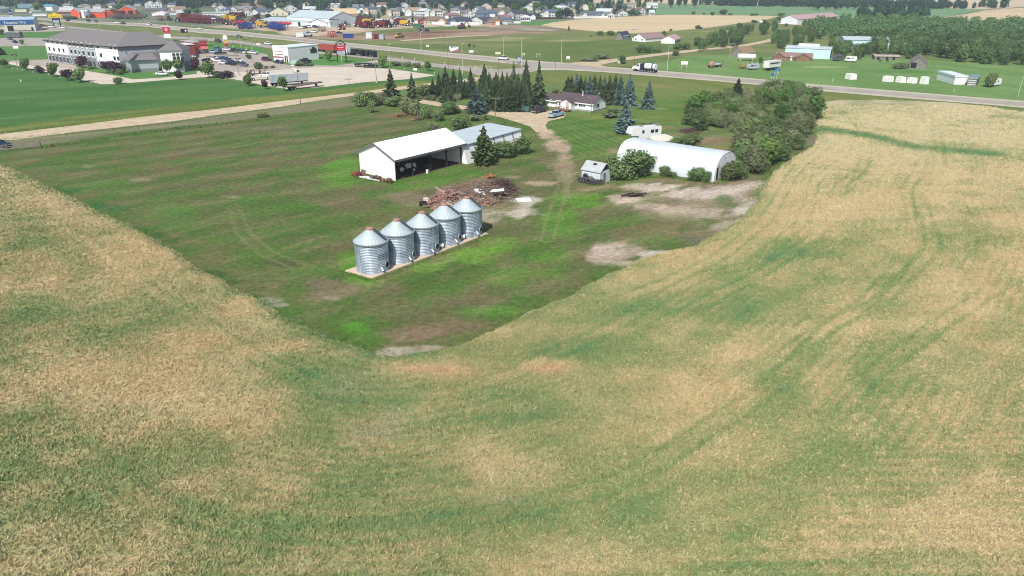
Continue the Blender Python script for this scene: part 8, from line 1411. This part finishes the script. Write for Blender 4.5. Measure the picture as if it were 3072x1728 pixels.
w.build("wire", GREYW, o)
# ------------------------------------------------------------------ junk, brush, lumber
def brush(name, px, py, rx, ry, h, n, m, label, cat, seed, ln=(1.0, 2.6), th=.05):
    g = random.Random(seed); c = G(px, py); ex = (G(px + rx, py) - c).length; ey = (G(px, py - ry) - c).length; b = MB()
    for i in range(n):
        u, v = g.gauss(0, .42), g.gauss(0, .42); r2 = u * u + v * v; hh = h * math.exp(-r2 * 1.6) * g.uniform(.1, 1.05); a = g.uniform(0, 6.28); l = g.uniform(*ln) / 2; t = g.uniform(-.35, .5); d = Vector((math.cos(a) * math.cos(t), math.sin(a) * math.cos(t), math.sin(t))) * l; q = Vector((u * ex, v * ey, hh)); p0, p1 = q - d, q + d; p0.z = max(.02, p0.z); p1.z = max(.05, p1.z); b.bar(p0, p1, th * g.uniform(.5, 1.6))
    o = empty(name, c, 0, label, cat); return o, b.build("branch" if "brush" in name else "board", m, o), ex, ey
BRUSH = mat("brushwood", L(142, 122, 106), .95, var=.3, scale=1.2); BRUSH2 = mat("dark_brushwood", L(96, 82, 78), .95, var=.3, scale=1.2)
for nm, px, py, rx, ry, h, n, m, lb, sd in (("brush_pile", 1440, 580, 84, 34, 2.0, 1500, BRUSH, "big grey brown pile of cut branches behind the grain bins", 1), ("brush_pile", 1505, 572, 44, 20, 2.1, 600, BRUSH2, "darker tangle of branches at the right end of the brush pile", 2), ("brush_pile", 1355, 580, 44, 16, 1.0, 420, BRUSH, "low left tail of the brush pile", 3)):
    o, br, ex, ey = brush(nm, px, py, rx, ry, h, n, m, lb, "brush pile", sd)
    b = MB(); n_ = 26; g = random.Random(sd); vs = [(0, 0, h * .62)]
    for k, (q, z) in enumerate(((.35, .55), (.7, .28), (1.0, -.05))):
        for i in range(n_): a = 6.2832 * i / n_; vs.append((ex * q * .92 * math.cos(a) * g.uniform(.85, 1.15), ey * q * .92 * math.sin(a) * g.uniform(.85, 1.15), h * z * (g.uniform(.8, 1.2) if k < 2 else 1)))
    b.add(vs, [(0, 1 + i, 1 + (i + 1) % n_) for i in range(n_)] + [(1 + k * n_ + i, 1 + (k + 1) * n_ + i, 1 + (k + 1) * n_ + (i + 1) % n_, 1 + k * n_ + (i + 1) % n_) for k in (0, 1) for i in range(n_)]); b.build("heap", m, o)
LUM = mat("old_red_boards", L(152, 118, 106), .9, var=.35, scale=1.5); LUM2 = mat("grey_boards", L(176, 160, 150), .9, var=.25, scale=1.5)
brush("lumber_pile", 1335, 608, 44, 20, 1.5, 330, LUM, "heap of broken reddish boards behind the fourth grain bin", "lumber pile", 11, (1.2, 3.4), .17); brush("lumber_pile", 1352, 622, 40, 16, .8, 160, LUM2, "spread of grey broken boards between the bins and the reddish heap", "lumber pile", 12, (1.2, 3.2), .13); brush("lumber_pile", 1452, 612, 16, 10, .8, 70, LUM, "small heap of splintered boards right of the farthest grain bin", "lumber pile", 13, (.6, 1.6), .12)
for i in range(5):
    a = i * .24 - .5; q = G(1330 + i * 14, 592 + (i % 3) * 7); o = empty("plank", q, a, ("long pale plank leaning across the reddish board heap", "grey plank on the left of the reddish board heap", "wide plank lying on the reddish board heap", "plank sticking out at the back of the board heap", "plank nearest the farthest grain bin")[i], "plank"); MB().obox((0, 0, 1.1), Matrix.Rotation(.3, 3, 'Y'), 3.2, .32, .06).build("board", LUM2, o)
q = G(1490, 598); o = empty("table", q, .3, "white topped table standing on thin legs at the brush pile", "table"); MB().add([(-1.3, -.4, 1.5), (1.2, -.6, 1.55), (1.5, .6, 1.6), (-.6, .7, 1.55), (-1.3, -.4, 1.58), (1.2, -.6, 1.63), (1.5, .6, 1.68), (-.6, .7, 1.63)], [(3, 2, 1, 0), (4, 5, 6, 7), (0, 1, 5, 4), (1, 2, 6, 5), (2, 3, 7, 6), (3, 0, 4, 7)]).build("top", WHITE_P, o)
for x, y in ((-.5, .2), (.6, -.3), (.7, .4)): MB().bar((x, y, 1.52), (x * 1.15, y, 0), .06).build("leg", GREYW, o)
q = G(1571, 602); o = empty("white_sheet", q, .2, "flat white panel lying on the ground right of the brush pile", "panel"); MB().box(-1.25, 1.25, -1.0, 1.0, .08, .22).build("panel", WHITE_P, o); MB().box(-1.1, 1.1, -.8, .8, 0, .08).build("batten", GREYW, o)
for px, py, lb, sx, sy, sz, tl in ((1434, 593, "white old appliance with a dark slot tipped on the brush pile", 1.2, .9, .9, .5), (1446, 597, "white crumpled panel beside the tipped appliance", 1.1, .8, .12, .6), (1442, 603, "low white lump below the tipped appliance", 1.2, .9, .4, .1)):
    o = empty("appliance" if "appliance" in lb else "scrap_panel", G(px, py), .3, lb, "scrap"); MB().obox((0, 0, 1.0 if tl > .3 else .3), Matrix.Rotation(tl, 3, 'X'), sx, sy, sz).build("case", WHITE_P, o)
    if "appliance" in lb: MB().obox((-.15, -.46, 1.0), Matrix.Rotation(tl, 3, 'X'), .2, .04, .6).build("slot", BLACK, o)
for px, py, lb, c in ((1269, 617, "black drum left of the board heap", "black"), (1278, 611, "pale box left of the board heap", "cream")):
    o = empty("drum" if c == "black" else "box", G(px, py), .2, lb, "drum" if c == "black" else "box"); (MB().cyl((-.6, 0, .4), (.6, 0, .4), .42, n=14) if c == "black" else MB().box(-.4, .4, -.3, .3, 0, .9)).build("shell", PAINT[c], o); MB().cyl((.6, 0, .4), (.66, 0, .4), .3, n=12).build("lid", STEEL, o) if c == "black" else MB().box(-.44, .44, -.34, .34, .9, 1.0).build("lid", PAINT[c], o)
brush("scrap_frame", 1466, 534, 12, 5, .9, 26, mat("orange_rust", L(176, 116, 88), .8, var=.2), "orange rusty scrap frame on the grass behind the brush pile", "scrap", 21, (1.0, 2.2), .12)
o = empty("log_pile", G(1905, 589), .1, "dark charred logs lying on the pale bare ground", "logs"); g = random.Random(5)
for i in range(6): x = g.uniform(-1.5, 1.0); MB().cyl((x - 1.0, g.uniform(-.5, .5), .2 + .12 * (i % 2)), (x + 1.3, g.uniform(-.5, .5), .25 + .14 * (i % 3)), .2, .15, 8).build("log", DARKW, o)
b = MB()
for i in range(14): a = g.uniform(0, 6.28); b.bar((-1.5, 0, .2), (-1.5 + 1.6 * math.cos(a), 1.0 * math.sin(a), g.uniform(.1, .6)), .06)
b.build("branch", BRUSH2, o)
o, br, ex, ey = brush("brush_pile", 2068, 396, 26, 6, .8, 160, BRUSH2, "low heap of dark rooted branches at the shelterbelt's left edge", "brush pile", 31)
# junk along the end of the pole shed
a_, b_ = G(1060, 528), G(1172, 552)
for i, (t, lb, kd, c) in enumerate(((.02, "orange rusty heap at the left end of the junk by the shed wall", "heap", "orange"), (.12, "dark wheel drum in the junk by the shed wall", "drum", "maroon"), (.19, "brown pallet leaning on the shed's end wall", "pallet", "brown"), (.30, "long white beam lying along the shed's end wall", "beam", "white"), (.52, "dark scrap machine part in the middle of the junk", "heap", "purple"), (.66, "brown weedy scrap heap in the junk", "heap", "brown"), (.76, "red plastic piece in the junk by the shed wall", "lump", "red"), (.80, "white sack beside the red piece in the junk", "lump", "white"), (.90, "rusty scrap heap at the right end of the junk", "heap", "brown"))):
    q = a_.lerp(b_, t); q = q + Vector((.25, .55, 0)); o = empty("junk_" + kd, q, math.atan2((b_ - a_).y, (b_ - a_).x), lb, "junk"); g = random.Random(40 + i)
    if kd == "heap":
        b = MB()
        for k in range(40): a = g.uniform(0, 6.28); z = g.uniform(.05, .7); x, y = g.gauss(0, .55), g.gauss(0, .3); b.bar((x, y, z), (x + .6 * math.cos(a), y + .5 * math.sin(a), max(.02, z + g.uniform(-.3, .3))), g.uniform(.05, .2))
        b.build("scrap", PAINT[c], o)
    elif kd == "drum": MB().cyl((-.1, -.1, .3), (.1, .1, .7), .6, n=14).build("rim", PAINT[c], o); MB().cyl((.1, .1, .7), (.12, .12, .73), .4, n=14).build("hub", STEEL, o)
    elif kd == "pallet":
        b = MB()
        for k in range(6): b.obox((-.5 + k * .22, .3, .7), Matrix.Rotation(-.3, 3, 'X'), .15, .05, 1.3)
        b.build("slats", PAINT[c], o); MB().obox((.05, .35, .9), Matrix.Rotation(-.3, 3, 'X'), 1.3, .05, .12).build("rail", PAINT[c], o)
    elif kd == "beam": MB().box(-1.2, 4.2, -.75, -.5, 0, .28).build("beam", WHITE_P, o); MB().box(-.8, 1.9, -.3, .4, .05, .2).build("sheet", WHITE_P, o)
    else: MB().box(-.5, .5, -.3, .3, 0, .45, .12).build("piece", PAINT[c], o)
    pass
# plank and pipe at the driveway pole
o = empty("leaning_pipe", G(1496, 380), 0, "dark pipe leaning near the foot of the driveway pole", "pipe"); MB().cyl((0, 0, .1), (2.0, 1.0, 1.1), .1).build("pipe", DKT, o)
# loose weed tufts at the shed feet and slab edge: one object
g = np.random.default_rng(9); V = []
def weeds(pts, n, h, w):
    P = GP(pts)
    for i in range(int(n * 1.6)):
        k = g.integers(len(P) - 1); q = P[k].lerp(P[k + 1], g.uniform()); q = q + Vector((g.normal(0, w), g.normal(0, w), 0)); a = g.uniform(0, 6.28); r = g.uniform(.02, .05); hh = h * g.uniform(.3, .8); lx, ly = g.normal(0, .12, 2); d = np.array([math.cos(a) * r, math.sin(a) * r, 0]); p = np.array([q.x, q.y, 0])
        V.append([p - d, p + d, p + d * .4 + [lx, ly, hh], p - d * .4 + [lx, ly, hh]])
weeds([(1036, 818), (1116, 841), (1300, 770), (1466, 706)], 900, .30, .35); weeds([(1064, 530), (1120, 544), (1190, 548)], 260, .5, .3); weeds([(1190, 545), (1290, 520), (1392, 494)], 240, .25, .25); weeds([(1744, 556), (1800, 558), (1836, 545)], 220, .35, .35); weeds([(1850, 545), (1990, 530), (2140, 552), (2226, 522)], 900, .55, .8)
weeds([(906, 968), (1014, 1012), (1100, 1046), (1140, 1050)], 500, .32, .8); weeds([(1371, 1032), (1550, 950), (1765, 850), (1860, 802)], 600, .32, .7); weeds([(2270, 596), (2300, 536), (2349, 486)], 600, .6, .7); weeds([(155, 556), (417, 682), (680, 843), (906, 968)], 1100, .32, 1.0); weeds([(0, 420), (248, 398), (497, 371), (640, 351), (848, 324)], 700, .5, .8); weeds([(0, 400), (248, 370), (497, 340), (640, 325), (717, 316), (898, 294)], 900, .7, 1.2); weeds([(124, 445), (320, 416), (540, 386), (760, 362), (1000, 337)], 1200, .8, .8); weeds([(1200, 348), (1300, 362), (1400, 380)], 700, .7, 1.6)
o = quads_obj("weeds", V, leaf_mat("leaf_weeds", L(96, 124, 52), .35, 0.0)); tag(o, kind="stuff")
# ------------------------------------------------------------------ summer haze
hz = MB().box(-3000, 3000, -60, 2600, -1.0, 45.0).build("haze", bpy.data.materials.new("haze_air")); tag(hz, kind="stuff")
hm = hz.data.materials[0]; hm.use_nodes = True; hn = hm.node_tree.nodes; hn.remove(hn["Principled BSDF"]); pv = hn.new("ShaderNodeVolumePrincipled"); pv.inputs["Color"].default_value = (.82, .90, 1.0, 1); pv.inputs["Density"].default_value = .00026; pv.inputs["Anisotropy"].default_value = .2
hm.node_tree.links.new(pv.outputs[0], hn["Material Output"].inputs["Volume"])
for lst in PROTO.values():          # prototypes nothing was planted from
    for o, used in lst:
        if not used:
            for c in list(o.children): bpy.data.objects.remove(c)
            bpy.data.objects.remove(o)
